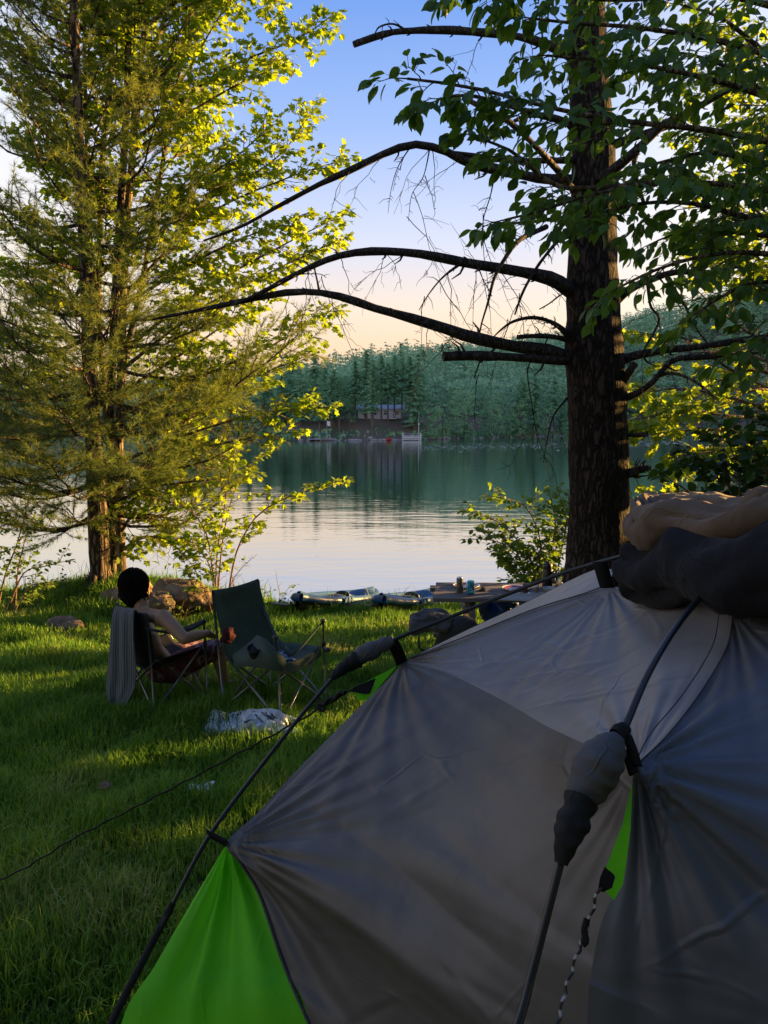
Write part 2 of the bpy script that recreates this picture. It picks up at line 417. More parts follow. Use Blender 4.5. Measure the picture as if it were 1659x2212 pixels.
# ------------------------------------------------------------------ lake
mw, nt, out = newmat('lake_water'); L = nt.links.new
v = coords(nt, (0.55, 1.5, 1.0))
dw = nd(nt, 'ShaderNodeBsdfDiffuse'); dw.inputs['Color'].default_value = (0.006, 0.030, 0.034, 1)
gw = nd(nt, 'ShaderNodeBsdfGlossy'); gw.inputs['Color'].default_value = (0.93, 0.96, 1.0, 1); gw.inputs['Roughness'].default_value = 0.03
n1 = nd(nt, 'ShaderNodeTexNoise'); n1.inputs['Scale'].default_value = 1.3; n1.inputs['Detail'].default_value = 4; n1.inputs['Roughness'].default_value = 0.5; L(v, n1.inputs['Vector'])
n2 = nd(nt, 'ShaderNodeTexNoise'); n2.inputs['Scale'].default_value = 0.22; n2.inputs['Detail'].default_value = 2; L(v, n2.inputs['Vector'])
ma = nd(nt, 'ShaderNodeMath', operation='MULTIPLY_ADD'); L(n2.outputs['Fac'], ma.inputs[0]); ma.inputs[1].default_value = 1.6; L(n1.outputs['Fac'], ma.inputs[2])
bp = nd(nt, 'ShaderNodeBump'); bp.inputs['Strength'].default_value = 0.055; bp.inputs['Distance'].default_value = 0.2; L(ma.outputs[0], bp.inputs['Height'])
L(bp.outputs['Normal'], gw.inputs['Normal'])
fr = nd(nt, 'ShaderNodeFresnel'); fr.inputs['IOR'].default_value = 2.6; L(bp.outputs['Normal'], fr.inputs['Normal'])
ms = nd(nt, 'ShaderNodeMixShader'); fa = nd(nt, 'ShaderNodeMath', operation='MULTIPLY_ADD'); fa.use_clamp = True; L(fr.outputs[0], fa.inputs[0]); fa.inputs[1].default_value = 0.6; fa.inputs[2].default_value = 0.48
L(fa.outputs[0], ms.inputs[0]); L(dw.outputs[0], ms.inputs[1]); L(gw.outputs[0], ms.inputs[2]); L(ms.outputs[0], out.inputs['Surface'])
lake = MB().add([(-900, 8.2, WATER_Z), (900, 8.2, WATER_Z), (900, 520, WATER_Z), (-900, 520, WATER_Z)], [(0, 1, 2, 3)])
single('lake_water', lake, mw, None, None, kind='structure')

# ------------------------------------------------------------------ grass blades
def blades(n, xr, yr, hmin, hmax, wd_, seedn, keep=None, bend=0.6, dens_pow=1.0):
    g = np.random.default_rng(seedn)
    u = g.random(n); y = yr[0] + (yr[1] - yr[0]) * u ** dens_pow
    half = 0.62 * y + 0.9
    x = np.clip(-1, 1, g.uniform(-1, 1, n)) * half
    ok = (x > xr[0]) & (x < xr[1]) & (y < shore_y(x) + 0.35)
    if keep is not None: ok &= keep(x, y)
    x, y = x[ok], y[ok]; n = len(x)
    # clumps
    cl = np.sin(x * 3.1 + 1.7 * np.sin(y * 2.3)) * np.sin(y * 2.9 + 1.3 * np.sin(x * 1.9)) + 0.6 * np.sin(x * 9.3 + y * 4) * np.sin(y * 8.1 - x * 3)
    h = (hmin + (hmax - hmin) * g.random(n) ** 1.6) * np.clip(1 + 0.45 * cl, 0.35, 1.9)
    z = ground(x, y) - 0.005
    az = g.uniform(0, 2 * math.pi, n); lean = np.abs(g.normal(0, bend, n)) * 0.55 + 0.1
    dx, dy = np.cos(az), np.sin(az)
    wv = wd_ * (0.6 + 0.8 * g.random(n))
    face = az + math.pi / 2 + g.normal(0, .5, n); wx, wy = np.cos(face) * wv / 2, np.sin(face) * wv / 2
    base = np.stack([x, y, z], -1)
    mid = base + np.stack([dx * h * lean * .35, dy * h * lean * .35, h * .58], -1)
    tip = base + np.stack([dx * h * lean * 1.15, dy * h * lean * 1.15, h * (1.0 - .35 * lean)], -1)
    w = np.stack([wx, wy, np.zeros(n)], -1)
    V = np.stack([base - w, base + w, mid + w * .8, mid - w * .8, tip], 1).reshape(-1, 3)
    i = np.arange(n)[:, None] * 5
    return V, i + np.array([[0, 1, 2, 3]]), i + np.array([[3, 2, 4]])

mg, nt, out = newmat('grass_blades'); L = nt.links.new
g_ = nd(nt, 'ShaderNodeNewGeometry'); v = coords(nt)
n = nd(nt, 'ShaderNodeTexNoise'); n.inputs['Scale'].default_value = 0.9; n.inputs['Detail'].default_value = 4; L(v, n.inputs['Vector'])
ad = nd(nt, 'ShaderNodeMath', operation='MULTIPLY_ADD'); L(g_.outputs['Random Per Island'], ad.inputs[0]); ad.inputs[1].default_value = 0.45
a2 = nd(nt, 'ShaderNodeMath', operation='MULTIPLY_ADD'); L(n.outputs['Fac'], a2.inputs[0]); a2.inputs[1].default_value = 1.75; a2.inputs[2].default_value = -0.6; L(a2.outputs[0], ad.inputs[2])
r = ramp(nt, [(0.0, (0.05, 0.118, 0.012)), (0.35, (0.10, 0.225, 0.018)), (0.65, (0.165, 0.32, 0.026)), (0.85, (0.27, 0.35, 0.055)), (1.0, (0.40, 0.38, 0.15))], ad.outputs[0])
b = nd(nt, 'ShaderNodeBsdfPrincipled'); b.inputs['Roughness'].default_value = 0.5; b.inputs['Specular IOR Level'].default_value = 0.3; L(r.outputs['Color'], b.inputs['Base Color'])
t = nd(nt, 'ShaderNodeBsdfTranslucent'); L(r.outputs['Color'], t.inputs['Color']); ms = nd(nt, 'ShaderNodeMixShader'); ms.inputs[0].default_value = 0.45
L(b.outputs['BSDF'], ms.inputs[1]); L(t.outputs['BSDF'], ms.inputs[2]); L(ms.outputs[0], out.inputs['Surface'])
M['grass'] = mg
gr = MB()
def nobare(x, y):   # worn patches by the boulder and shore keep fewer blades
    bare = np.exp(-(((x + 4.1) / 0.7) ** 2 + ((y - 8.7) / 0.5) ** 2)) + 0.8 * np.exp(-(((x + 2.4) / 0.6) ** 2 + ((y - 9.2) / 0.4) ** 2))
    bare = bare + 1.1 * np.exp(-(((x + .88) / .33) ** 2 + ((y - 4.92) / .2) ** 2)) + .9 * np.exp(-(((x + .97) / .12) ** 2 + ((y - 4.03) / .12) ** 2))
    return np.random.default_rng(3).random(len(x)) > bare * 0.8
def not_under_tent(x, y):
    return ~((x > 0.25) & (y < 2.6)) 
for (n_, yr, h0, h1, w_, sd_) in ((120000, (1.5, 4.0), .05, .17, .0055, 11), (150000, (3.8, 7.2), .05, .15, .007, 12), (130000, (7.0, 11.6), .06, .15, .010, 13)):
    V, q, tr = blades(n_, (-9, 8), yr, h0, h1, w_, sd_, keep=lambda x, y: nobare(x, y) & not_under_tent(x, y))
    o0 = gr.n; gr.add(V, q); gr.f.append(tr + o0)
# taller seeding stems along the bank
V, q, tr = blades(5000, (-9, 8), (9.6, 11.4), .14, .34, .008, 14, keep=lambda x, y: (y > shore_y(x) - 0.5), bend=.8)
o0 = gr.n; gr.add(V, q); gr.f.append(tr + o0)
single('grass', gr, mg, 'long green grass growing all over the camp lawn', 'grass', smooth=False, kind='stuff')
# ------------------------------------------------------------------ foliage tools
_st = [(.12, .13, .03), (.30, .265, .05), (.52, .30, .04), (.74, .21, .01), (.90, .085, -.05)]
OV_V = np.array([(0, 0, 0)] + [q for (t, w, h) in _st for q in ((-w, t, h), (0, t + .01, h - .055), (w, t, h))] + [(0, 1.02, -.16)])
OV_T = np.array([(0, 2, 1), (0, 3, 2), (13, 14, 16), (14, 15, 16)])
OV_Q = np.array([q for k in range(4) for q in ((1 + 3 * k, 2 + 3 * k, 5 + 3 * k, 4 + 3 * k), (2 + 3 * k, 3 + 3 * k, 6 + 3 * k, 5 + 3 * k))])
# gaps in the canopy through which the low sun reaches the camp: (place it lights, radius)
_sv = np.array(sun_dir)
GAPS = [(P(547, 1316, 5.55), .062), (P(556, 1366, 5.55), .03), (P(1570, 1096, 1.62), .15), (P(1650, 1068, 1.5), .13), (P(1450, 1080, 1.8), .09), (P(170, 1338, 8.9), .16), (P(300, 1338, 8.9), .16),
        (P(60, 1735, 4.15), .10), (P(250, 1725, 4.2), .12), (P(420, 1720, 4.25), .08), (P(600, 1600, 5.0), .06), (P(430, 1275, 9.2), .3), (P(345, 1300, 8.8), .16)] + [(P(228, py, 10.15), .30) for py in (1230, 1190, 1150, 1110, 1070, 1030, 990, 940)] + [(P(208, py, 10.2), .12) for py in (880, 840, 800, 600, 560, 520, 420)] + [(P(288, py, 11.3), .08) for py in (500, 420, 330, 250, 170)] + [(P(1366, py, 6.98), .035) for py in (640, 690, 720, 770, 870, 985)] + \
       [(P(1420, 840, 6.95), .12), (P(1150, 310, 6.5), .16), (P(1230, 410, 6.8), .14), (P(1262, 130, 7.0), .14), (P(1310, 330, 7.0), .05)] + [(P(a_, b_, 9.3), .33) for a_, b_ in ((1390, 720), (1440, 700), (1400, 800), (1460, 790), (1390, 860), (1440, 850), (1400, 930), (1460, 920), (1520, 760), (1510, 860), (1540, 640))]
def sun_gap_mask(pos):
    k = np.ones(len(pos), bool)
    for c, r in GAPS:
        q = pos - c; t = q @ _sv; d = np.linalg.norm(q - t[:, None] * _sv, axis=1); k &= ~((d < r + .012 * np.clip(t, 0, 9)) & (t > .25))
    return k
MA_V = np.array([(0, .36, -.03), (0, 0, 0), (.22, .0, .03), (.5, .16, .05), (.36, .36, .03), (.52, .68, .04), (.22, .62, .0), (0, 1.0, -.06),
                 (-.22, .62, .0), (-.52, .68, .04), (-.36, .36, .03), (-.5, .16, .05), (-.22, .0, .03)])
MA_T = np.array([(0, i, i + 1) for i in range(1, 12)] + [(0, 12, 1)])

def emit_leaves(mb, pos, dr, nr, ln, kind='ovate', wratio=1.0, gaps=False):
    pos = np.asarray(pos, float)
    if len(pos) == 0: return
    if gaps:
        k_ = sun_gap_mask(pos); pos, dr, nr, ln = pos[k_], np.asarray(dr)[k_], np.asarray(nr)[k_], np.asarray(ln)[k_]
    n = len(pos)
    y = unit(dr); x = unit(np.cross(y, nr)); z = np.cross(x, y)
    T = OV_V if kind == 'ovate' else MA_V
    T = T * np.array([wratio, 1, 1])
    ln = np.asarray(ln, float).reshape(-1, 1, 1)
    V = (pos[:, None, :] + ln * (T[None, :, 0:1] * x[:, None, :] + T[None, :, 1:2] * y[:, None, :] + T[None, :, 2:3] * z[:, None, :])).reshape(-1, 3)
    k = len(T); i = np.arange(n)[:, None, None] * k
    o0 = mb.n
    if kind == 'ovate':
        mb.add(V, (i + OV_T[None]).reshape(-1, 3)); mb.f.append((i + OV_Q[None]).reshape(-1, 4) + o0)
    else:
        mb.add(V, (i + MA_T[None]).reshape(-1, 3))

class Leaves:
    def __init__(s): s.p = []; s.d = []; s.n = []; s.l = []
    def put(s, p, d, n, l): s.p.append(p); s.d.append(d); s.n.append(n); s.l.append(l)
    def emit(s, mb, kind, wratio=1.0, gaps=True): emit_leaves(mb, np.array(s.p), np.array(s.d), np.array(s.n), np.array(s.l), kind, wratio, gaps)

UP = np.array([0, 0, 1.0])

def twig(start, d, L, g, wood, lv, r0, leaf, space, droop, sub, hang, lean_up=0.0, subn=4, flat=0.45, tube_n=4):
    d = unit(d); k = 6
    side = unit(np.cross(d, UP) + 1e-6)
    s = np.linspace(0, 1, k)[:, None]
    wob = g.normal(0, .05, (k, 3)) * L * s
    pts = start + s * L * d + wob - UP * droop * L * s ** 2 + UP * lean_up * L * s ** 2
    if wood is not None: wood.tube(pts, np.linspace(r0, r0 * .3, k), tube_n, cap=False)
    if lv is not None and leaf:
        n = max(2, int(L / space))
        for i in range(n):
            t = (i + .7 + g.uniform(-.2, .2)) / n
            if t < .12: continue
            f = t * (k - 1); a = min(int(f), k - 2); p = pts[a] + (pts[a + 1] - pts[a]) * (f - a)
            td = unit(pts[a + 1] - pts[a]); sg = 1 if i % 2 else -1
            ld = unit(td * .55 + side * sg * g.uniform(.4, 1.0) + g.normal(0, .25, 3) - UP * hang * g.uniform(.3, 1.3))
            ln = leaf * g.uniform(.5, 1.25)
            nn = unit(UP + g.normal(0, .8, 3))
            lv.put(p + ld * ln * .25, ld, nn, ln)
        lv.put(pts[-1], unit(unit(pts[-1] - pts[-2]) - UP * hang * .7), unit(UP + g.normal(0, .4, 3)), leaf * g.uniform(.8, 1.1))
    if sub > 0:
        for i in range(subn):
            t = .25 + .65 * (i + g.random() * .6) / subn; f = t * (k - 1); a = min(int(f), k - 2); p = pts[a] + (pts[a + 1] - pts[a]) * (f - a)
            sg = 1 if i % 2 else -1
            dd = unit(d * .75 + side * sg * g.uniform(.5, .95) + UP * g.normal(0, flat * .5))
            twig(p, dd, L * (1 - .55 * t) * g.uniform(.45, .7), g, wood, lv, r0 * .55, leaf, space, droop, sub - 1, hang, lean_up, subn, flat, tube_n)
    return pts

def limb_leaves(pts, g, wood, lv, n, Lr, t0, leaf, space, droop=.1, sub=1, hang=.4, flat=.5, rt=.006, subn=3, lean_up=0.0, ang=(.6, 1.1)):
    """leafy side twigs all along one limb"""
    pts = np.asarray(pts); m = len(pts)
    for i in range(n):
        t = t0 + (1 - t0) * (i + g.random() * .8) / n
        f = t * (m - 1); a = min(int(f), m - 2); p = pts[a] + (pts[a + 1] - pts[a]) * (f - a); d = unit(pts[a + 1] - pts[a])
        side = unit(np.cross(d, UP) + 1e-6); up2 = np.cross(side, d)
        sg = 1 if i % 2 else -1; an = g.uniform(*ang); ro = g.normal(0, flat)
        dd = d * math.cos(an) + math.sin(an) * (sg * side * math.cos(ro) + up2 * math.sin(ro))
        twig(p, dd, g.uniform(*Lr) * (1 - .55 * t), g, wood, lv, rt, leaf, space, droop, sub, hang, lean_up, subn, flat)
    twig(pts[-1], unit(pts[-1] - pts[-2]), Lr[0] * .6, g, wood, lv, rt, leaf, space, droop, sub, hang, lean_up, subn, flat)

def needle_tufts(mb, pos, dr, g, nn=10, ln=.10, w=.004, spread=.75):
    k_ = sun_gap_mask(np.asarray(pos)); pos = np.asarray(pos)[k_]; dr = np.asarray(dr)[k_]
    pos = np.repeat(pos, nn, 0); dr = np.repeat(unit(dr), nn, 0); n = len(pos)
    d = unit(dr + g.normal(0, spread, (n, 3)) * .75)
    x = unit(np.cross(d, g.normal(0, 1, (n, 3)))) * (w / 2)
    L = (ln * g.uniform(.7, 1.15, n))[:, None]
    V = np.stack([pos - x, pos + x, pos + d * L - UP * L * .08], 1).reshape(-1, 3)
    mb.add(V, np.arange(3 * n).reshape(-1, 3))

def trunk_tube(mb, pts, rad, n=14, m=40, seed=0.0, rough=.06):
    pts = spline(pts, m); rr = np.interp(np.linspace(0, 1, m), np.linspace(0, 1, len(rad)), rad)
    b0 = len(mb.v); mb.tube(pts, rr, n)
    A = mb.v[-1]
    nz = vnoise(A, 3.0, seed) + .5 * vnoise(A, 9.0, seed + 3)
    c = np.repeat(pts, n, 0); d = unit(A - c)
    mb.v[-1] = A + d * (np.repeat(rr, n)[:, None] * (rough * 2.2) * nz[:, None])
    return pts

# ================================================================== left group: two pines and a maple
g = np.random.default_rng(21)
YP = 10.4
tp = [P(218, 1262, YP), P(211, 1100, YP), P(204, 980, YP), P(196, 850, YP), P(188, 640, YP), P(178, 450, YP), P(170, 280, YP), P(162, 60, YP), P(158, -260, YP), P(155, -560, YP)]
pine1 = thing('pine_tree', 'tall pine with long needles and orange lit bark, leftmost trunk on the bank', 'tree', (tp[0][0], tp[0][1], G(tp[0][0], tp[0][1])))
wood = MB(); tr_pts = trunk_tube(wood, [tp[0] - UP * .25] + tp, [.15, .135, .115, .095, .082, .07, .06, .052, .045, .032, .012], 14, 60, 1.0, .05)
# root flare
for a in np.linspace(0, 2 * math.pi, 7, endpoint=False):
    e = np.array([math.cos(a), math.sin(a), 0]) * g.uniform(.22, .36); q = tp[0] + e; q[2] = G(q[0], q[1]) - .03
    wood.tube(spline([tp[0] + UP * .22 + e * .2, tp[0] + e * .55 + UP * .04, q], 6), [.06, .055, .048, .04, .03, .015], 7)
part('trunk', wood, M['pine_bark'], pine1)
wood = MB(); tp_, td_ = [], []
def pine_branch(start, az, L, el, wood, g, dens=1.0, curl=.35):
    d = np.array([math.cos(az) * math.cos(el), math.sin(az) * math.cos(el), math.sin(el)])
    k = 9; s = np.linspace(0, 1, k)[:, None]
    pts = start + s * L * d + UP * curl * L * s ** 2.2 * .5 - UP * .12 * L * np.sin(s * 3.1) + g.normal(0, .018, (k, 3)) * L * s
    wood.tube(pts, np.linspace(.011 + .009 * L, .004, k), 5, cap=False)
    nt_ = int(12.5 * L * dens) + 4
    for i in range(nt_):
        t = .18 + .82 * (i + g.random()) / nt_; f = t * (k - 1); a = min(int(f), k - 2); p = pts[a] + (pts[a + 1] - pts[a]) * (f - a); dd = unit(pts[a + 1] - pts[a])
        side = unit(np.cross(dd, UP)); sg = 1 if i % 2 else -1
        tdv = unit(dd * g.uniform(.5, .9) + side * sg * g.uniform(.5, .9) + UP * g.normal(.12, .3))
        l2 = L * (1 - .6 * t) * g.uniform(.25, .5) + .10
        kk = 5; s2 = np.linspace(0, 1, kk)[:, None]; q = p + s2 * l2 * tdv + UP * .18 * l2 * s2 ** 2 + g.normal(0, .02, (kk, 3)) * s2
        wood.tube(q, np.linspace(.006, .0025, kk), 4, cap=False)
        for j in range(max(2, int(l2 / .055))):
            u = .25 + .75 * (j + g.random()) / max(2, int(l2 / .055)); f2 = u * (kk - 1); a2 = min(int(f2), kk - 2)
            tp_.append(q[a2] + (q[a2 + 1] - q[a2]) * (f2 - a2)); td_.append(unit(q[a2 + 1] - q[a2]) + UP * .15)
            if g.random() < .25 and l2 > .35:
                sd2 = unit(np.cross(tdv, UP)) * (1 if g.random() < .5 else -1); l3 = l2 * g.uniform(.3, .5); w3 = unit(tdv + sd2)
                for m_ in range(3):
                    tp_.append(tp_[-1] + w3 * l3 / 3); td_.append(w3)
        tp_.append(q[-1]); td_.append(tdv + UP * .2)
zs = np.arange(.95, 8.9, .40)
for z in zs:
    c = np.array([np.interp(z, tr_pts[:, 2], tr_pts[:, 0]), np.interp(z, tr_pts[:, 2], tr_pts[:, 1]), z])
    Lz = np.interp(z, [.9, 1.6, 2.6, 3.5, 5, 7, 9], [1.9, 2.7, 3.0, 2.4, 1.75, 1.45, 1.1])
    a0 = g.uniform(0, 6.28); nb = 6 if z < 2.7 else 5
    for i in range(nb if z < 3.6 else 4):
        az = a0 + i * 6.28 / nb + g.normal(0, .25)
        # branches that would sweep far toward the viewer stay short
        Lb = Lz * g.uniform(.65, 1.1) * (0.75 if math.sin(az) < -.5 else 1.0)
        pine_branch(c + UP * g.normal(0, .06), az, Lb, np.interp(z, [1, 3, 6, 9], [-.02, .12, .38, .6]) + g.normal(0, .1), wood, g, 1.0 if z < 2.9 else (.75 if z < 3.6 else .5))
part('branches', wood, M['pine_bark'], pine1)['kind'] = 'stuff'
nm = MB(); needle_tufts(nm, tp_, td_, g, 10, .11, .0054)
part('crown', nm, M['needle'], pine1, smooth=False)

# second, slimmer trunk just behind to the right
tp2 = [P(243, 1258, 10.75), P(240, 1100, 10.75), P(238, 980, 10.8), P(240, 850, 10.85), P(246, 690, 10.9), P(254, 560, 11.0), P(262, 420, 11.1), P(272, 260, 11.1), P(280, 0, 11.2), P(285, -300, 11.2)]
pine2 = thing('pine_tree', 'slimmer darker pine close behind the orange lit trunk, on its right', 'tree', (tp2[0][0], tp2[0][1], G(tp2[0][0], tp2[0][1])))
wood = MB(); t2 = trunk_tube(wood, [tp2[0] - UP * .3] + tp2, [.07, .06, .056, .055, .054, .056, .05, .046, .04, .03, .015], 12, 50, 5.0, .05)
part('trunk', wood, M['pine_bark'], pine2)
wood = MB(); tp_, td_ = [], []
for z in np.arange(2.2, 7.6, 1.1):
    c = np.array([np.interp(z, t2[:, 2], t2[:, 0]), np.interp(z, t2[:, 2], t2[:, 1]), z])
    a0 = g.uniform(0, 6.28)
    for i in range(3):
        pine_branch(c, a0 + i * 2.1 + g.normal(0, .3), g.uniform(1.2, 2.0), .25 + g.normal(0, .12), wood, g, .7)
part('branches', wood, M['pine_bark'], pine2)['kind'] = 'stuff'
nm = MB(); needle_tufts(nm, tp_, td_, g, 10, .10, .0052)
part('crown', nm, M['needle'], pine2, smooth=False)

# maple with several stems
YM = 11.3
mb0 = P(265, 1255, YM); mb0[2] = G(mb0[0], mb0[1])
maple = thing('maple_tree', 'broad many-stemmed maple glowing yellow green behind the pines', 'tree', mb0)
stems = [[(262, 1262, 11.3), (256, 1000, 11.3), (262, 800, 11.3), (266, 640, 11.35), (274, 480, 11.4), (286, 330, 11.4), (292, 225, 11.4), (312, 70, 11.4), (338, -160, 11.4), (350, -420, 11.4)],
         [(262, 1262, 11.3), (240, 1000, 11.5), (214, 700, 11.6), (216, 480, 11.6), (222, 325, 11.7), (232, 225, 11.7), (244, 60, 11.7), (250, -300, 11.7)],
         [(286, 330, 11.4), (308, 180, 11.4), (345, 70, 11.3), (390, -60, 11.3), (440, -260, 11.3)],
         [(262, 800, 11.3), (300, 640, 11.5), (330, 480, 11.6), (360, 300, 11.7), (395, 120, 11.8), (430, -80, 11.9)],
         [(214, 700, 11.6), (196, 520, 11.8), (187, 300, 11.9), (183, 100, 12.0), (178, -200, 12)]]
srad = [(.085, .07, .065, .06, .055, .05, .045, .04, .03, .015), (.07, .06, .05, .045, .04, .035, .03, .015), (.04, .035, .03, .022, .012), (.045, .04, .035, .03, .025, .012), (.04, .03, .028, .024, .012)]
wood = MB(); stem_pts = []
for s_, r_ in zip(stems, srad): stem_pts.append(trunk_tube(wood, PP(s_), r_, 9, 40, 9.0, .05))
part('trunk', wood, M['maple_bark'], maple)
wood = MB(); lv = Leaves()
limbs = [  # start, via, tip  (photo pixels, forward distance)
    ((296, 300, 11.4), (470, 160, 11.3), (640, 85, 11.2), (706, 42, 11.2)),
    ((312, 60, 11.4), (420, -20, 11.3), (560, -40, 11.1), (600, 20, 11.1)),
    ((286, 330, 11.4), (400, 250, 11.1), (500, 190, 11.0), (585, 150, 10.9)),
    ((274, 480, 11.4), (420, 400, 11.0), (520, 330, 10.9), (575, 280, 10.9)),
    ((270, 520, 11.4), (450, 430, 11.3), (600, 340, 11.1), (668, 246, 11.0)),
    ((266, 640, 11.4), (440, 470, 11.3), (620, 385, 11.2), (735, 348, 11.1)),
    ((266, 660, 11.4), (430, 560, 11.0), (560, 500, 10.8), (640, 470, 10.7)),
    ((262, 760, 11.3), (450, 620, 11.3), (630, 520, 11.2), (726, 470, 11.2)),
    ((262, 800, 11.3), (430, 670, 11.0), (580, 590, 10.9), (718, 525, 10.8)),
    ((260, 850, 11.3), (400, 760, 11.4), (500, 690, 11.4), (560, 640, 11.4)),
    ((260, 900, 11.3), (420, 820, 11.0), (590, 745, 10.9), (715, 670, 10.8)),
    ((258, 930, 11.3), (430, 870, 11.4), (560, 810, 11.4), (660, 770, 11.3)),
    ((256, 1000, 11.3), (430, 930, 10.9), (580, 890, 10.7), (690, 880, 10.7)),
    ((256, 1040, 11.3), (400, 980, 11.0), (520, 950, 10.9), (620, 935, 10.8)),
    ((256, 1060, 11.3), (330, 1050, 11.0), (420, 1040, 10.8), (500, 1030, 10.7)),
    ((262, 1150, 11.3), (290, 1110, 11.0), (340, 1115, 10.7), (420, 1130, 10.6)),
    ((262, 1190, 11.3), (310, 1160, 10.9), (360, 1165, 10.6), (410, 1175, 10.5)),
    # to the left
    ((222, 325, 11.7), (140, 200, 11.5), (60, 110, 11.3), (0, 60, 11.2)),
    ((216, 480, 11.6), (150, 380, 11.3), (80, 320, 11.2), (60, 300, 11.1)),
    ((214, 650, 11.6), (120, 540, 11.4), (50, 490, 11.3), (-30, 470, 11.3)),
    ((214, 720, 11.6), (130, 640, 11.6), (70, 600, 11.6), (10, 570, 11.6)),
    ((225, 850, 11.5), (120, 760, 11.3), (40, 720, 11.3), (-60, 690, 11.3)),
    ((235, 960, 11.5), (130, 880, 11.7), (40, 820, 11.8), (-40, 800, 11.8)),
    ((240, 60, 11.7), (170, -40, 11.7), (90, -90, 11.6), (20, -60, 11.5))]
for s_ in limbs:
    pts = spline(PP(s_), 12); wood.tube(pts, np.linspace(.03, .006, 12), 5, cap=False)
    Lr = np.linalg.norm(pts[-1] - pts[0])
    limb_leaves(pts, g, wood, lv, int(14 + 8.0 * Lr), (.42, .8), .16, .096, .056, .06, 1, .45, .6, .006, 3)
# shorter limbs filling the inside of the crown
for sp_ in stem_pts:
    for i in range(22):
        t = g.uniform(.3, .97); c = sp_[int(t * 39)]
        az = g.uniform(0, 6.28); el = g.uniform(.15, .8); L_ = g.uniform(.7, 1.7)
        d = np.array([math.cos(az) * math.cos(el), math.sin(az) * math.cos(el), math.sin(el)])
        pts = spline([c, c + d * L_ * .5 + g.normal(0, .05, 3), c + d * L_ + UP * .1], 8)
        wood.tube(pts, np.linspace(.018, .005, 8), 5, cap=False)
        limb_leaves(pts, g, wood, lv, 9, (.4, .65), .25, .088, .065, .05, 1, .45, .6, .005, 3)
part('branches', wood, M['maple_bark'], maple)['kind'] = 'stuff'
lm = MB(); lv.emit(lm, 'maple'); part('crown', lm, M['maple'], maple, smooth=False)
print('maple leaves', len(lv.p))

# ------------------------------------------------------------------ bank shrubs and saplings
def shrub(name, label, cat, stems, leaf, mat, kind='ovate', ntw=8, Lr=(.25, .5), space=.05, sub=1, r0=.014, wr=1.0, seed=1, t0=.25, hang=.3, wmat='stem', group=None):
    g = np.random.default_rng(seed)
    b = P(*stems[0][0]); b[2] = G(b[0], b[1])
    t = thing(name, label, cat, b, group)
    lv = Leaves(); tw = MB()
    for s_ in stems:
        sm = MB(); pts = PP(s_); pts[0][2] = min(pts[0][2], G(pts[0][0], pts[0][1]) - .03)
        pts = spline(pts, 14); sm.tube(pts, np.linspace(r0, r0 * .35, 14), 6)
        part('stem', sm, M[wmat], t)
        limb_leaves(pts, g, tw, lv, ntw, Lr, t0, leaf, space, .08, sub, hang, .55, r0 * .35, 3)
    part('twigs', tw, M[wmat], t)['kind'] = 'stuff'
    lm = MB(); lv.emit(lm, kind, wr); part('foliage', lm, mat, t, smooth=False)
    return t

shrub('maple_sapling', 'young maple sapling with thin orange stems beside the bank boulder', 'sapling',
      [[(462, 1262, 9.9), (470, 1190, 9.9), (482, 1120, 9.9), (490, 1060, 9.9), (505, 985, 9.9)],
       [(468, 1262, 10.0), (478, 1195, 10.1), (492, 1110, 10.2), (520, 1030, 10.3), (560, 990, 10.3)],
       [(488, 1256, 9.9), (505, 1215, 9.8), (525, 1160, 9.7), (560, 1110, 9.6), (620, 1075, 9.5), (720, 1042, 9.4)],
       [(466, 1262, 9.8), (455, 1200, 9.7), (440, 1140, 9.6), (400, 1095, 9.5), (330, 1075, 9.4)],
       [(470, 1262, 9.8), (450, 1215, 9.6), (420, 1180, 9.5), (390, 1165, 9.4)]],
      .085, M['maple'], 'maple', 11, (.35, .6), .055, 1, .014, 1.0, 31, .3)
shrub('leafy_bush', 'low bright green bush crowding the right end of the bank boulder', 'bush',
      [[(440, 1290, 9.5), (430, 1250, 9.4), (410, 1215, 9.4), (398, 1200, 9.4)], [(480, 1300, 9.5), (500, 1260, 9.5), (520, 1230, 9.5), (540, 1210, 9.5)],
       [(500, 1310, 9.4), (525, 1285, 9.3), (550, 1265, 9.3)], [(470, 1300, 9.4), (470, 1255, 9.4), (465, 1215, 9.4)], [(460, 1310, 9.3), (450, 1295, 9.2), (440, 1270, 9.2)],
       [(490, 1310, 9.5), (505, 1280, 9.5), (500, 1235, 9.5)]],
      .075, M['shrub'], 'ovate', 9, (.22, .4), .04, 1, .008, 1.0, 32, .1)
shrub('twiggy_plant', 'thin twiggy plant with small sparse leaves standing against the bright water', 'plant',
      [[(592, 1316, 9.9), (605, 1290, 9.9), (600, 1262, 9.9), (596, 1240, 9.9)], [(594, 1316, 9.9), (610, 1290, 9.9), (622, 1272, 9.9), (630, 1266, 9.9)], [(590, 1316, 9.9), (578, 1285, 9.9), (566, 1268, 9.9)]],
      .045, M['shrub'], 'ovate', 6, (.12, .25), .05, 0, .005, .9, 33, .25)
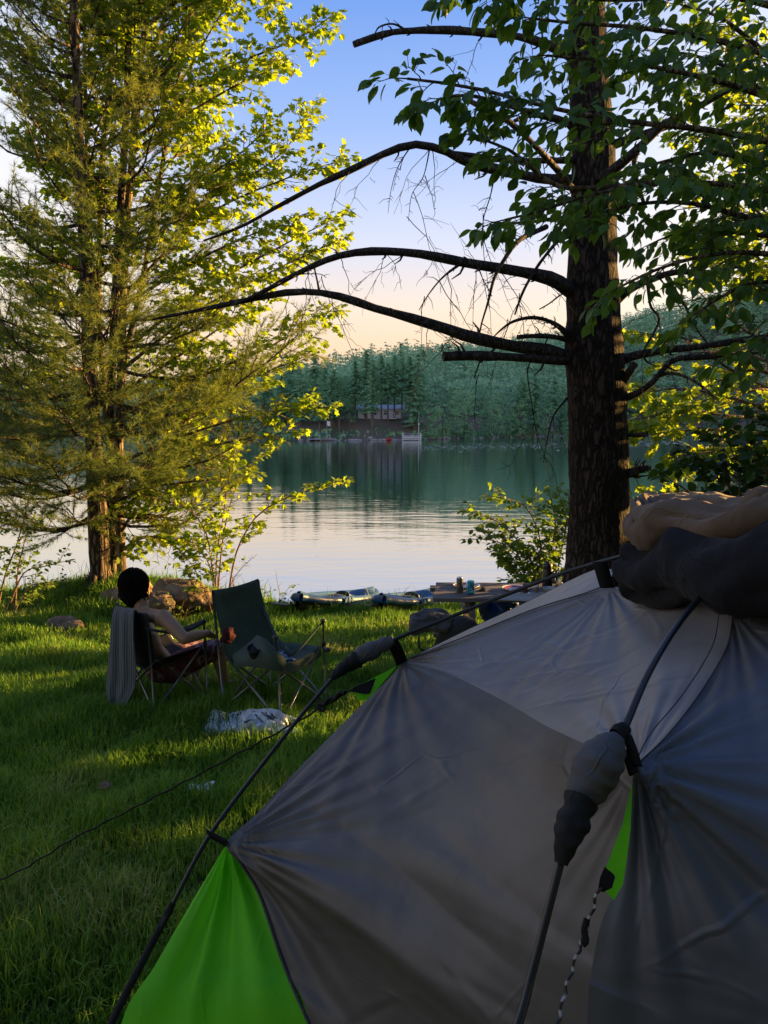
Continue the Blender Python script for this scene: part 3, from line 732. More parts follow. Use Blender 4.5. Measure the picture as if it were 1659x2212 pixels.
shrub('birch_shrub', 'sparse golden shrub with a red stem leaning at the far left shore', 'bush',
      [[(-10, 1292, 9.6), (12, 1240, 9.6), (35, 1180, 9.5), (52, 1120, 9.5), (62, 1075, 9.5)], [(30, 1300, 9.6), (38, 1240, 9.6), (48, 1190, 9.6), (62, 1150, 9.6), (95, 1120, 9.6)],
       [(10, 1292, 9.6), (50, 1240, 9.5), (90, 1225, 9.4), (130, 1215, 9.4)], [(-20, 1292, 9.6), (-15, 1200, 9.5), (0, 1120, 9.5)], [(20, 1292, 9.4), (60, 1270, 9.3), (85, 1262, 9.3)]],
      .062, M['shrub'], 'ovate', 9, (.25, .5), .06, 1, .014, 1.15, 34, .25)
for i, (px, py, Y, s, lab) in enumerate([(90, 1275, 10.6, 1, 'small dark leafed plant at the water edge left of the pines'), (150, 1262, 10.4, 1, 'low dark leafed plant at the foot of the leftmost pine'),
                                         (380, 1310, 8.9, .8, 'small leafy weed growing before the bank boulder'), (640, 1318, 9.9, .7, 'low weed growing between the twiggy plant and the kayak')]):
    shrub('weed', lab, 'plant', [[(px, py + 14, Y), (px - 6, py, Y), (px - 12 * s, py - 18 * s, Y)], [(px + 4, py + 14, Y), (px + 14, py, Y), (px + 24 * s, py - 14 * s, Y)], [(px - 4, py + 14, Y), (px - 22, py + 4, Y), (px - 42 * s, py - 4 * s, Y)], [(px + 4, py + 14, Y), (px + 30, py + 4, Y), (px + 50 * s, py - 2 * s, Y)]],
          .05, M['shrub'] if i > 1 else M['dark_leaf'], 'ovate', 6, (.12, .22), .035, 0, .005, 1.0, 40 + i, .1)
shrub('cherry_shrub', 'bright leafy shrub by the water left of the big dark trunk', 'bush',
      [[(1165, 1290, 8.9), (1150, 1220, 8.9), (1120, 1170, 8.9), (1080, 1130, 8.9), (1030, 1110, 8.9)], [(1170, 1290, 8.9), (1170, 1210, 9.0), (1160, 1140, 9.0), (1130, 1090, 9.0), (1080, 1075, 9.0)],
       [(1180, 1290, 8.9), (1190, 1200, 8.9), (1200, 1130, 8.9), (1190, 1080, 8.9)], [(1190, 1290, 8.9), (1210, 1200, 8.9), (1225, 1130, 8.9), (1228, 1090, 8.9)], [(1160, 1290, 8.8), (1130, 1250, 8.8), (1110, 1225, 8.8), (1085, 1205, 8.8)],
       [(1160, 1290, 8.8), (1120, 1200, 8.7), (1070, 1170, 8.7), (1040, 1165, 8.7)], [(1180, 1290, 8.7), (1160, 1220, 8.6), (1170, 1180, 8.6)]],
      .074, M['shrub'], 'ovate', 19, (.3, .55), .042, 1, .014, 1.1, 35, .2)
# ================================================================== big pine trunk on the right with its dead limbs
YT = 7.2
g = np.random.default_rng(51)
cx = [(1292, 1420), (1290, 1250), (1294, 1100), (1290, 900), (1282, 720), (1280, 600), (1280, 480), (1282, 330), (1272, 180), (1268, 60), (1262, -120), (1258, -360), (1256, -700)]
tw_ = [.42, .33, .275, .272, .262, .235, .205, .185, .165, .15, .14, .12, .08]
tpts = [P(a, b, YT) for a, b in cx]
base = tpts[0].copy(); base[2] = G(base[0], base[1])
bt = thing('pine_tree', 'massive dark old pine trunk with bare dead limbs reaching left over the lake', 'tree', base)
wood = MB(); bp_ = trunk_tube(wood, tpts, tw_, 28, 110, 2.0, .035)
for a in np.linspace(.3, 6.5, 7, endpoint=False):
    e = np.array([math.cos(a), math.sin(a), 0]); q = base + e * g.uniform(.6, .95); q[2] = G(q[0], q[1]) - .04
    wood.tube(spline([base + e * .18 + UP * .42, base + e * .42 + UP * .13, q], 7), np.linspace(.16, .04, 7), 8)
part('trunk', wood, M['big_bark'], bt)

def dead_limb(pts, r0, r1, seed, spurs=10, fine=0, name='branch', mat='dead_wood', m=26, parent=bt):
    g = np.random.default_rng(seed); mb = MB()
    r0 *= .76
    P3 = trunk_tube(mb, PP(pts), np.array([r0 * 1.25, r0 * .82, r0 * .45 + r1 * .55, r1]), 9, m, seed * 1.3, .12); kn = np.random.default_rng(seed + 900).normal(0, .006, P3.shape)
    rr = np.linspace(r0, r1, m)
    for i in range(spurs + 4):            # broken spurs
        a = int(g.uniform(.15, .97) * (m - 1)); a = min(a, m - 2); d = unit(P3[a + 1] - P3[a]); s = unit(np.cross(d, g.normal(0, 1, 3)))
        L_ = g.uniform(.012, .05) if g.random() < .75 else g.uniform(.06, .13); mb.tube([P3[a], P3[a] + (s + d * .4) * (rr[a] + L_ * .5), P3[a] + (s + d * .7) * (rr[a] + L_)], [rr[a] * .32 + .002, rr[a] * .2 + .0016, rr[a] * .08 + .001], 5)
    for i in range(fine):             # hair-thin dead twigs hanging down
        a = min(int(g.uniform(.2, .98) * (m - 1)), m - 2); d = unit(P3[a + 1] - P3[a]); L_ = g.uniform(.25, .75)
        dd = unit(-UP * g.uniform(.2, 1.1) + d * g.normal(0, .6) + np.array([g.normal(0, .5), g.normal(0, .6), g.uniform(-.2, .5)]))
        k = 8; s = np.linspace(0, 1, k)[:, None]
        q = P3[a] + dd * L_ * s - UP * .35 * L_ * s ** 2 + np.cumsum(g.normal(0, .014, (k, 3)), 0)
        mb.tube(q, np.linspace(.0042, .0016, k), 4, cap=False)
        for j in range(4):
            b_ = g.integers(2, k - 1); d2 = unit(unit(q[b_] - q[b_ - 1]) + g.normal(0, .7, 3)); l2 = L_ * g.uniform(.15, .4)
            q2 = q[b_] + d2 * l2 * np.linspace(0, 1, 5)[:, None] + np.cumsum(g.normal(0, .01, (5, 3)), 0)
            mb.tube(q2, np.linspace(.0026, .0012, 5), 3, cap=False)
    return part(name, mb, M[mat], parent)

dead_limb([(1240, 128, YT), (1215, 108, 7.1), (1180, 96, 7.0), (1110, 78, 6.8), (985, 66, 6.6), (880, 67, 6.5), (830, 74, 6.45), (764, 96, 6.4)], .05, .022, 60, 12, 2)
dead_limb([(880, 67, 6.5), (850, 52, 6.48), (820, 58, 6.45), (808, 76, 6.4)], .012, .004, 61, 1, 0)
dead_limb([(1245, 392, YT), (1160, 384, 7.0), (1070, 366, 6.9), (1000, 346, 6.8), (950, 322, 6.7), (890, 312, 6.6), (830, 332, 6.6), (760, 366, 6.6), (690, 398, 6.7), (600, 446, 6.8), (520, 490, 6.9), (440, 520, 7.0)], .055, .009, 62, 16, 5)
dead_limb([(1250, 345, YT), (1180, 347, 7.0), (1100, 346, 6.9), (1010, 334, 6.8), (972, 330, 6.75)], .04, .02, 63, 5, 2)
dead_limb([(1245, 640, YT), (1200, 606, 7.0), (1150, 592, 6.9), (1070, 578, 6.8), (1000, 566, 6.7), (900, 548, 6.6), (800, 543, 6.6), (720, 556, 6.6), (640, 592, 6.7), (560, 634, 6.8), (500, 660, 6.9)], .07, .012, 64, 18, 14)
dead_limb([(1238, 775, YT), (1180, 757, 7.05), (1100, 746, 6.95), (1020, 728, 6.85), (950, 706, 6.8), (870, 682, 6.7), (800, 662, 6.7), (740, 642, 6.7), (690, 632, 6.7), (620, 632, 6.8), (520, 651, 6.9), (420, 672, 7.0), (330, 690, 7.1)], .07, .010, 65, 18, 9)
dead_limb([(1240, 778, YT), (1180, 777, 7.0), (1100, 771, 6.9), (1020, 768, 6.8), (958, 770, 6.75)], .055, .036, 66, 5, 0)
dead_limb([(1238, 735, YT), (1215, 712, 7.05), (1190, 695, 7.0), (1150, 686, 6.9), (1110, 694, 6.85), (1085, 710, 6.8), (1068, 726, 6.8)], .035, .006, 67, 8, 2)
dead_limb([(1235, 735, YT), (1190, 727, 7.0), (1150, 726, 6.95), (1118, 728, 6.9)], .032, .018, 68, 2, 0)
dead_limb([(1230, 735, 7.0), (1215, 715, 6.9), (1185, 697, 6.8), (1170, 700, 6.75)], .016, .005, 69, 2, 0)
dead_limb([(1250, 505, YT), (1210, 518, 7.0), (1180, 550, 6.9), (1155, 585, 6.85), (1130, 630, 6.8), (1112, 680, 6.8)], .026, .008, 70, 8, 2)
dead_limb([(1180, 490, 7.0), (1120, 520, 6.6), (1090, 560, 6.55), (1068, 600, 6.5), (1055, 650, 6.5), (1040, 700, 6.5), (1035, 728, 6.5)], .030, .007, 71, 8, 2)
dead_limb([(1000, 566, 6.7), (960, 596, 6.65), (930, 630, 6.6), (905, 670, 6.6)], .014, .003, 72, 6, 3)
dead_limb([(1238, 622, YT), (1210, 638, 7.1), (1186, 656, 7.0), (1165, 668, 7.0)], .012, .005, 73, 3, 0)
dead_limb([(690, 632, 6.7), (686, 610, 6.7), (680, 580, 6.7), (684, 568, 6.7)], .012, .005, 74, 2, 1)
dead_limb([(640, 592, 6.7), (690, 592, 6.7), (705, 600, 6.7)], .008, .003, 75, 2, 1)
dead_limb([(1070, 366, 6.9), (1060, 420, 6.85), (1045, 470, 6.8), (1040, 520, 6.8)], .010, .002, 76, 3, 5)
dead_limb([(890, 312, 6.6), (860, 360, 6.6), (845, 410, 6.6), (838, 460, 6.6)], .007, .0018, 77, 3, 1)
dead_limb([(930, 312, 6.7), (915, 380, 6.65), (890, 420, 6.6), (882, 478, 6.6)], .007, .0016, 78, 3, 3)
# limb caught by the last sun, paler bark adding to the lit look
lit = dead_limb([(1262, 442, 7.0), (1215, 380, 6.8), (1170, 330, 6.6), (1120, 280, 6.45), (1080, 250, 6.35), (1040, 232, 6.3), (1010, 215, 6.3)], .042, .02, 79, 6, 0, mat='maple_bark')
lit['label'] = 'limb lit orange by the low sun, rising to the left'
dead_limb([(1250, 290, YT), (1220, 262, 7.0), (1180, 250, 6.9), (1140, 250, 6.8), (1110, 262, 6.8)], .04, .018, 80, 5, 0)
dead_limb([(1255, 480, YT), (1215, 470, 7.0), (1160, 478, 6.9), (1100, 482, 6.8), (1060, 480, 6.8)], .03, .007, 81, 5, 0)
# right hand limbs
dead_limb([(1300, 385, 7.0), (1345, 350, 6.8), (1390, 310, 6.7), (1440, 265, 6.6), (1500, 235, 6.5), (1580, 190, 6.4)], .055, .018, 82, 6, 0)
dead_limb([(1305, 320, YT), (1360, 300, 7.1), (1420, 280, 7.0), (1480, 262, 7.0)], .05, .02, 83, 4, 0)
dead_limb([(1325, 655, YT), (1355, 628, 7.1), (1400, 606, 7.0), (1460, 588, 6.9), (1540, 588, 6.8), (1600, 575, 6.8)], .05, .016, 84, 5, 0)
dead_limb([(1335, 780, YT), (1375, 768, 7.1), (1440, 756, 7.0), (1520, 748, 6.9), (1600, 735, 6.8), (1700, 722, 6.7)], .05, .024, 85, 6, 0)
dead_limb([(1335, 865, YT), (1375, 850, 7.0), (1410, 825, 6.9), (1435, 795, 6.85), (1465, 775, 6.8), (1540, 770, 6.8), (1660, 760, 6.7)], .042, .014, 86, 5, 0)
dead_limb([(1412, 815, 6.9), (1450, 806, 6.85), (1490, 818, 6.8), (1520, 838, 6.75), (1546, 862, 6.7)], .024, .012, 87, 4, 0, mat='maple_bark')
dead_limb([(1330, 880, YT), (1345, 830, 7.1), (1362, 800, 7.0), (1372, 786, 7.0)], .05, .036, 88, 1, 0)
dead_limb([(1340, 938, YT), (1370, 940, 7.1), (1398, 938, 7.0)], .03, .02, 89, 1, 0)
dead_limb([(1345, 1022, YT), (1375, 1016, 7.1), (1404, 1010, 7.0)], .045, .026, 90, 1, 0)
dead_limb([(1350, 1030, YT - .1), (1380, 1018, 7.0)], .055, .03, 91, 1, 0, name='stub')
dead_limb([(1375, 330, 6.9), (1370, 360, 6.85), (1385, 420, 6.8), (1395, 450, 6.8)], .028, .016, 92, 2, 0)
dead_limb([(1400, 610, 7.0), (1405, 660, 6.95), (1424, 690, 6.9), (1400, 740, 6.9), (1385, 765, 6.9)], .02, .006, 93, 5, 3)
dead_limb([(1440, 600, 6.9), (1480, 660, 6.8), (1498, 700, 6.8), (1530, 745, 6.8)], .016, .006, 94, 4, 2)
dead_limb([(1225, 860, 7.05), (1195, 900, 6.95), (1180, 960, 6.9), (1174, 1000, 6.9)], .012, .003, 95, 8, 2)
dead_limb([(1160, 760, 7.0), (1140, 800, 6.9), (1150, 880, 6.9), (1165, 980, 6.85)], .009, .002, 96, 6, 2)
dead_limb([(1040, 768, 6.8), (1030, 800, 6.8), (1024, 818, 6.8)], .010, .005, 97, 2, 1)

# ================================================================== broad leaved tree rooted beyond the right edge of the picture
g = np.random.default_rng(101)
bb = np.array([3.7, 5.0, 0.0]); bb[2] = G(3.7, 5.0)
beech = thing('beech_tree', 'broad leaved tree hanging large dark leaves over the big pine trunk from the right', 'tree', bb)
wood = MB(); btp = trunk_tube(wood, [bb - UP * .3, bb + UP * .6, bb + np.array([.05, 0, 2.5]), bb + np.array([-.1, .1, 5]), bb + np.array([.1, .2, 8])], [.24, .19, .16, .12, .05], 14, 40, 4.0, .05)
part('trunk', wood, M['maple_bark'], beech)
wood = MB(); lv = Leaves()
BL = [
    ((1760, 330, 4.6), (1560, 285, 4.4), (1350, 262, 4.2), (1200, 235, 4.1), (1050, 196, 4.0), (950, 178, 3.95), (880, 170, 3.9)),
    ((1350, 262, 4.2), (1220, 262, 4.1), (1110, 232, 4.05), (1010, 205, 4.0), (950, 215, 4.0)),
    ((1760, 150, 4.6), (1560, 90, 4.4), (1380, 60, 4.3), (1240, 50, 4.2), (1150, 40, 4.2)),
    ((1760, 40, 4.6), (1560, -10, 4.5), (1330, 0, 4.4), (1180, -15, 4.3), (1090, -20, 4.3)),
    ((1560, -60, 4.5), (1330, -60, 4.4), (1150, -50, 4.3), (1010, -20, 4.3)),
    ((1760, 250, 4.7), (1600, 190, 4.5), (1440, 150, 4.4), (1300, 130, 4.3), (1180, 120, 4.2)),
    ((1760, 430, 4.6), (1580, 400, 4.4), (1420, 395, 4.2), (1280, 420, 4.1), (1170, 455, 4.0), (1090, 475, 4.0)),
    ((1420, 395, 4.2), (1310, 405, 4.15), (1200, 400, 4.1), (1110, 330, 4.1), (1040, 300, 4.1)),
    ((1760, 560, 4.6), (1600, 545, 4.4), (1490, 560, 4.3), (1400, 590, 4.2), (1330, 625, 4.1)),
    ((1760, 620, 4.7), (1640, 610, 4.6), (1560, 640, 4.5), (1500, 680, 4.45)),
    ((1760, 480, 4.5), (1620, 470, 4.4), (1500, 440, 4.3), (1380, 440, 4.2), (1260, 470, 4.1)),
    ((1760, 380, 4.8), (1640, 350, 4.7), (1530, 330, 4.6), (1430, 350, 4.5), (1360, 370, 4.4)),
    ((1760, 280, 5.0), (1680, 230, 5.0), (1600, 160, 4.9), (1500, 120, 4.8), (1420, 110, 4.8)),
    ((1760, 200, 5.1), (1660, 120, 5.1), (1560, 40, 5.0), (1470, 10, 5.0)),
    ((1800, 660, 4.4), (1700, 690, 4.3), (1640, 740, 4.2), (1610, 770, 4.2)),
    ((1760, 520, 5.0), (1660, 510, 4.9), (1560, 500, 4.9), (1480, 500, 4.8), (1420, 520, 4.8)),
    ((1760, 100, 4.9), (1650, 330, 4.9), (1600, 420, 4.8), (1560, 480, 4.8)),
]
for i, s_ in enumerate(BL):
    pts = spline(PP(s_), 14); wood.tube(pts, np.linspace(.02, .006, 14), 6, cap=False)
    Lr = np.linalg.norm(pts[-1] - pts[0])
    limb_leaves(pts, g, wood, lv, int(5 + 6.6 * Lr), (.28, .5), .12, .088, .052, .16, 1, .7, .4, .004, 2)
    if s_[0][0] > 1700:      # join to the trunk
        z = pts[0][2] - .35; c = np.array([np.interp(z, btp[:, 2], btp[:, 0]), np.interp(z, btp[:, 2], btp[:, 1]), z])
        wood.tube(spline([c, (c + pts[0]) / 2 + UP * .12, pts[0]], 7), np.linspace(.05, .02, 7), 6, cap=False)
# dark upper right mass and the side away from the camera
for i in range(34):
    z = g.uniform(2.2, 6.5); c = np.array([np.interp(z, btp[:, 2], btp[:, 0]), np.interp(z, btp[:, 2], btp[:, 1]), z])
    az = g.uniform(-1.2, 1.25); L_ = g.uniform(1.0, 2.2); d = unit(np.array([math.cos(az), math.sin(az), g.uniform(-.15, .35)]))
    pts = spline([c, c + d * L_ * .5 + UP * .1, c + d * L_], 10); wood.tube(pts, np.linspace(.03, .006, 10), 5, cap=False)
    limb_leaves(pts, g, wood, lv, 11, (.35, .6), .2, .11, .075, .14, 1, .5, .5, .004, 2)
part('branches', wood, M['maple_bark'], beech)['kind'] = 'stuff'
lm = MB(); lv.emit(lm, 'ovate', 0.95, True); part('crown', lm, M['beech'], beech, smooth=False)
print('beech leaves', len(lv.p))

# ------------------------------------------------------------------ sunlit maple farther along the right shore
g = np.random.default_rng(121)
mb1 = np.array([6.4, 10.6, 0.0]); mb1[2] = G(6.4, 10.6)
m2 = thing('maple_tree', 'golden green maple lit by the sun, right of the big dark trunk', 'tree', mb1)
wood = MB(); mp = trunk_tube(wood, [mb1 - UP * .3, mb1 + np.array([-.1, 0, 1.5]), mb1 + np.array([-.3, .1, 4]), mb1 + np.array([-.4, 0, 7]), mb1 + np.array([-.3, 0, 9.5])], [.2, .15, .12, .08, .03], 12, 40, 6.0, .05)
part('trunk', wood, M['maple_bark'], m2)
wood = MB(); lv = Leaves()
ML = [((1700, 860, 10.4), (1580, 800, 10.0), (1480, 730, 9.6), (1380, 722, 9.4)), ((1700, 900, 10.4), (1580, 860, 9.9), (1470, 840, 9.5), (1375, 850, 9.2)),
      ((1700, 940, 10.2), (1600, 930, 9.8), (1480, 930, 9.4), (1390, 940, 9.1)), ((1700, 900, 10.2), (1590, 900, 9.6), (1480, 885, 9.2), (1380, 905, 9.0)),
      ((1720, 780, 10.4), (1620, 720, 10.0), (1540, 660, 9.7), (1500, 620, 9.5)), ((1720, 800, 10.4), (1620, 770, 10.0), (1520, 760, 9.6), (1440, 780, 9.4)),
      ((1720, 700, 10.4), (1640, 620, 10.2), (1570, 560, 10.0), (1530, 540, 9.9)), ((1720, 560, 10.5), (1640, 460, 10.4), (1560, 400, 10.3), (1490, 400, 10.2)),
      ((1720, 480, 10.5), (1640, 380, 10.4), (1560, 310, 10.4), (1480, 290, 10.3)), ((1720, 380, 10.5), (1640, 260, 10.5), (1570, 190, 10.5), (1500, 180, 10.5)),
      ((1720, 640, 10.4), (1640, 560, 10.3), (1560, 500, 10.2), (1480, 500, 10.1)), ((1720, 960, 10.2), (1620, 970, 9.6), (1540, 975, 9.2), (1470, 985, 9.0)),
      ((1720, 860, 10.2), (1640, 840, 9.6), (1560, 850, 9.2), (1500, 880, 9.0)), ((1720, 820, 10.6), (1620, 800, 10.4), (1540, 830, 10.2), (1440, 870, 10.0)),
      ((1720, 240, 10.5), (1640, 120, 10.5), (1580, 60, 10.5), (1520, 60, 10.5))]
for s_ in ML:
    pts = spline(PP(s_), 12); wood.tube(pts, np.linspace(.03, .006, 12), 5, cap=False)
    Lr = np.linalg.norm(pts[-1] - pts[0])
    limb_leaves(pts, g, wood, lv, int(12 + 6.5 * Lr), (.4, .7), .1, .10, .058, .08, 1, .5, .5, .006, 3)
    z = pts[0][2] - .2; c = np.array([np.interp(z, mp[:, 2], mp[:, 0]), np.interp(z, mp[:, 2], mp[:, 1]), z]); wood.tube(spline([c, (c + pts[0]) / 2 + UP * .08, pts[0]], 6), np.linspace(.045, .03, 6), 5, cap=False)
for i in range(14):
    z = g.uniform(2.6, 8.5); c = np.array([np.interp(z, mp[:, 2], mp[:, 0]), np.interp(z, mp[:, 2], mp[:, 1]), z])
    az = g.uniform(0, 6.28); L_ = g.uniform(1.0, 2.1); d = unit(np.array([math.cos(az), math.sin(az), g.uniform(0, .5)]))
    pts = spline([c, c + d * L_ * .5, c + d * L_], 9); wood.tube(pts, np.linspace(.03, .006, 9), 5, cap=False)
    limb_leaves(pts, g, wood, lv, 9, (.4, .65), .2, .10, .08, .08, 1, .5, .5, .006, 3)
part('branches', wood, M['maple_bark'], m2)['kind'] = 'stuff'
lm = MB(); lv.emit(lm, 'maple', 1.0, True); part('crown', lm, M['maple'], m2, smooth=False)

# ------------------------------------------------------------------ bushes right of the trunk
shrub('leafy_bush', 'small yellow green bush just right of the big trunk above the blankets', 'bush',
      [[(1400, 1130, 8.6), (1395, 1080, 8.6), (1380, 1050, 8.6), (1372, 1030, 8.6)], [(1405, 1130, 8.6), (1410, 1075, 8.6), (1420, 1040, 8.6)], [(1400, 1130, 8.5), (1380, 1090, 8.5), (1362, 1075, 8.5)], [(1410, 1130, 8.6), (1430, 1090, 8.6), (1440, 1075, 8.6)]],
      .085, M['maple'], 'maple', 8, (.25, .45), .05, 1, .010, 1.0, 132, .15)
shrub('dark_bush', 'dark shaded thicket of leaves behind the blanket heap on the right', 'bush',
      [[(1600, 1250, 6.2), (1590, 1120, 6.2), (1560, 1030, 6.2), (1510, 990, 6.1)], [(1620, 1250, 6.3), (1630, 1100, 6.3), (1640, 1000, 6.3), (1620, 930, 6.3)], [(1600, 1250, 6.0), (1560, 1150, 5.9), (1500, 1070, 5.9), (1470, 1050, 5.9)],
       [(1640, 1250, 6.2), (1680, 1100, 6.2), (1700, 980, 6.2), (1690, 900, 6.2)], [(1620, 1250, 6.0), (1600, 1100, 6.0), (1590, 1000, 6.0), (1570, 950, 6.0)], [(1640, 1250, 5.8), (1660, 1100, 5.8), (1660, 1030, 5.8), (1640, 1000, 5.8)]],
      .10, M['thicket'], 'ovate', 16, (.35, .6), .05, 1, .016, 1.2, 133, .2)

shrub('leafy_bush', 'dark low bush added on the right shore beyond the golden maple branches', 'bush',
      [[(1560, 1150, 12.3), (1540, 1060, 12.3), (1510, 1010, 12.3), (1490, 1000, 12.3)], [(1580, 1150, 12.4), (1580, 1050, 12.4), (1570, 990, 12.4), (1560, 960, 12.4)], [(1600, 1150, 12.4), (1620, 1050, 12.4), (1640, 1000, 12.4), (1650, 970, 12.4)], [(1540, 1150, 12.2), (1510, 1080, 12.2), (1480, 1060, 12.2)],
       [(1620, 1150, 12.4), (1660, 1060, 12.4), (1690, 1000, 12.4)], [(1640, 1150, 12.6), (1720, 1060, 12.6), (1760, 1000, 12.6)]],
      .10, M['thicket'], 'ovate', 18, (.4, .7), .055, 1, .014, 1.2, 134, .1)  # added here so that its shade falls on the kayaks
# unseen trees added right of, behind and left of the camp to shade it
def shade_tree(x, y, zc, rad, n, seed, label, leaf=.16, group='added shade trees around the tent'):
    g = np.random.default_rng(seed); b0 = np.array([x, y, G(x, y)])
    t = thing('shade_tree', label, 'tree', b0, group)
    w = MB(); trunk_tube(w, [b0 - UP * .2, b0 + UP * zc * .5, b0 + UP * (zc + rad[2] * .7)], [.2, .15, .04], 10, 24, seed, .05); part('trunk', w, M['maple_bark'], t)
    nc = n // 16; cen = unit(g.normal(0, 1, (nc, 3))) * (g.random((nc, 1)) ** .45) * np.array(rad) + np.array([x, y, zc])
    pos = np.repeat(cen, 16, 0) + g.normal(0, .3, (nc * 16, 3)); pos = pos[pos[:, 2] > G(x, y) + .15]
    m_ = MB(); emit_leaves(m_, pos, g.normal(0, 1, (len(pos), 3)) - UP * .4, unit(g.normal(0, .6, (len(pos), 3)) + UP), leaf * g.uniform(.7, 1.2, len(pos)), 'ovate', 1.3, True)
    part('crown', m_, M['beech'], t, smooth=False)
lab = 'leafy tree added outside the picture to shade the tent and lawn'
SHADE = [(-4.8, .0, 6.2, (2.3, 2.2, 3.0), 4200, 219), (-3.5, -4.0, 3.4, (2.2, 1.6, 2.8), 4600, 211), (.2, -4.6, 3.4, (2.3, 1.6, 2.9), 4600, 212), (3.2, -5.0, 3.4, (2.2, 1.6, 2.9), 4600, 213), (-1.8, -6.5, 5.4, (2.6, 1.6, 3.2), 4200, 214), (1.8, -7.0, 5.6, (2.6, 1.6, 3.2), 4200, 215), (4.6, 1.2, 2.7, (1.6, 1.8, 2.4), 4300, 201), (5.6, 4.2, 2.9, (1.7, 2.0, 2.6), 4800, 202), (6.6, 7.6, 2.8, (1.7, 1.9, 2.6), 4300, 203), (4.4, -2.6, 2.7, (1.7, 1.9, 2.4), 5000, 204), (10.4, 9.0, 3.2, (2.0, 1.7, 2.9), 4200, 205), (-1.6, -4.4, 8.0, (2.6, 1.7, 3.0), 4200, 216), (1.8, -3.6, 8.0, (2.6, 1.7, 3.0), 4200, 217), (4.6, -2.6, 7.4, (2.0, 2.0, 3.0), 3600, 218)]
for (x, y, zc, rad, n, sd_) in SHADE: shade_tree(x, y, zc, rad, n, sd_, lab)
# ================================================================== far shore
def far_shore(x):
    x = np.asarray(x, float)
    s = np.interp(x, [-400, -120, -40, -22, 8, 14, 40, 90, 160, 230, 300, 430], [260, 230, 195, 176, 180, 196, 235, 290, 310, 255, 205, 180])  # right end drawn nearer, out of view, for the shading hill
    return s + 2.0 * np.sin(x * .13) + 1.0 * np.sin(x * .41)

def far_h(x, y):
    x = np.asarray(x, float); y = np.asarray(y, float)
    t = y - far_shore(x)
    Rg = np.interp(x, [-400, -110, -33, 3, 70, 146, 230, 300, 430], [4, 3, 8, 16, 31, 50, 75, 120, 150])  # raised out of view at right to keep sun off the far shore
    h = -1.6 + 1.0 * sstep(-3, 2, t) + 4.6 * sstep(0, 16, t) + Rg * sstep(6, 120, t)
    return h + .35 * np.sin(x * .3) * np.sin(y * .23)

mf, nt, out = newmat('far_forest_floor'); L = nt.links.new
b = nd(nt, 'ShaderNodeBsdfPrincipled'); b.inputs['Roughness'].default_value = .95; b.inputs['Specular IOR Level'].default_value = .05
v = coords(nt); n = nd(nt, 'ShaderNodeTexNoise'); n.inputs['Scale'].default_value = .12; n.inputs['Detail'].default_value = 7; L(v, n.inputs['Vector'])
r = ramp(nt, [(.38, (.09, .14, .085)), (.55, (.15, .125, .10)), (.72, (.20, .135, .12))], n.outputs['Fac']); L(r.outputs['Color'], b.inputs['Base Color']); L(b.outputs[0], out.inputs['Surface'])
xs = np.linspace(-420, 430, 150); ts = np.concatenate([np.linspace(-8, 20, 22), np.linspace(26, 150, 20), [220, 400]])
X = np.repeat(xs[:, None], len(ts), 1); Y = far_shore(X) + ts[None, :]
single('far_hill', MB().grid(np.stack([X, Y, far_h(X, Y)], -1)), mf, None, None, kind='structure')

def hazed_leaf(name, c0, c1):
    m, nt, out = newmat(name); L = nt.links.new
    g_ = nd(nt, 'ShaderNodeNewGeometry'); o = nd(nt, 'ShaderNodeObjectInfo')
    ad = nd(nt, 'ShaderNodeMath', operation='MULTIPLY_ADD'); L(g_.outputs['Random Per Island'], ad.inputs[0]); ad.inputs[1].default_value = .6
    m2 = nd(nt, 'ShaderNodeMath', operation='MULTIPLY'); L(o.outputs['Random'], m2.inputs[0]); m2.inputs[1].default_value = .4; L(m2.outputs[0], ad.inputs[2])
    r = ramp(nt, [(0, c0), (1, c1)], ad.outputs[0])
    b = nd(nt, 'ShaderNodeBsdfPrincipled'); b.inputs['Roughness'].default_value = .8; b.inputs['Specular IOR Level'].default_value = .1
    L(r.outputs['Color'], b.inputs['Base Color']); t_ = nd(nt, 'ShaderNodeBsdfTranslucent'); L(r.outputs['Color'], t_.inputs['Color']); ms = nd(nt, 'ShaderNodeMixShader'); ms.inputs[0].default_value = .35
    L(b.outputs[0], ms.inputs[1]); L(t_.outputs[0], ms.inputs[2]); L(ms.outputs[0], out.inputs['Surface']); return m
FC = hazed_leaf('hazed_conifer_needles', (.15, .33, .18), (.30, .53, .28)); FD = hazed_leaf('hazed_broadleaf', (.18, .38, .18), (.34, .57, .28))  # leaf colours lightened to imitate haze over the lake
FT = solid('far_trunk_bark', (.16, .13, .12), .9)
FH = hazed_leaf('hazed_wood_leaves', (.25, .47, .27), (.43, .66, .40))  # lightest of all, distance haze put into the leaf colour

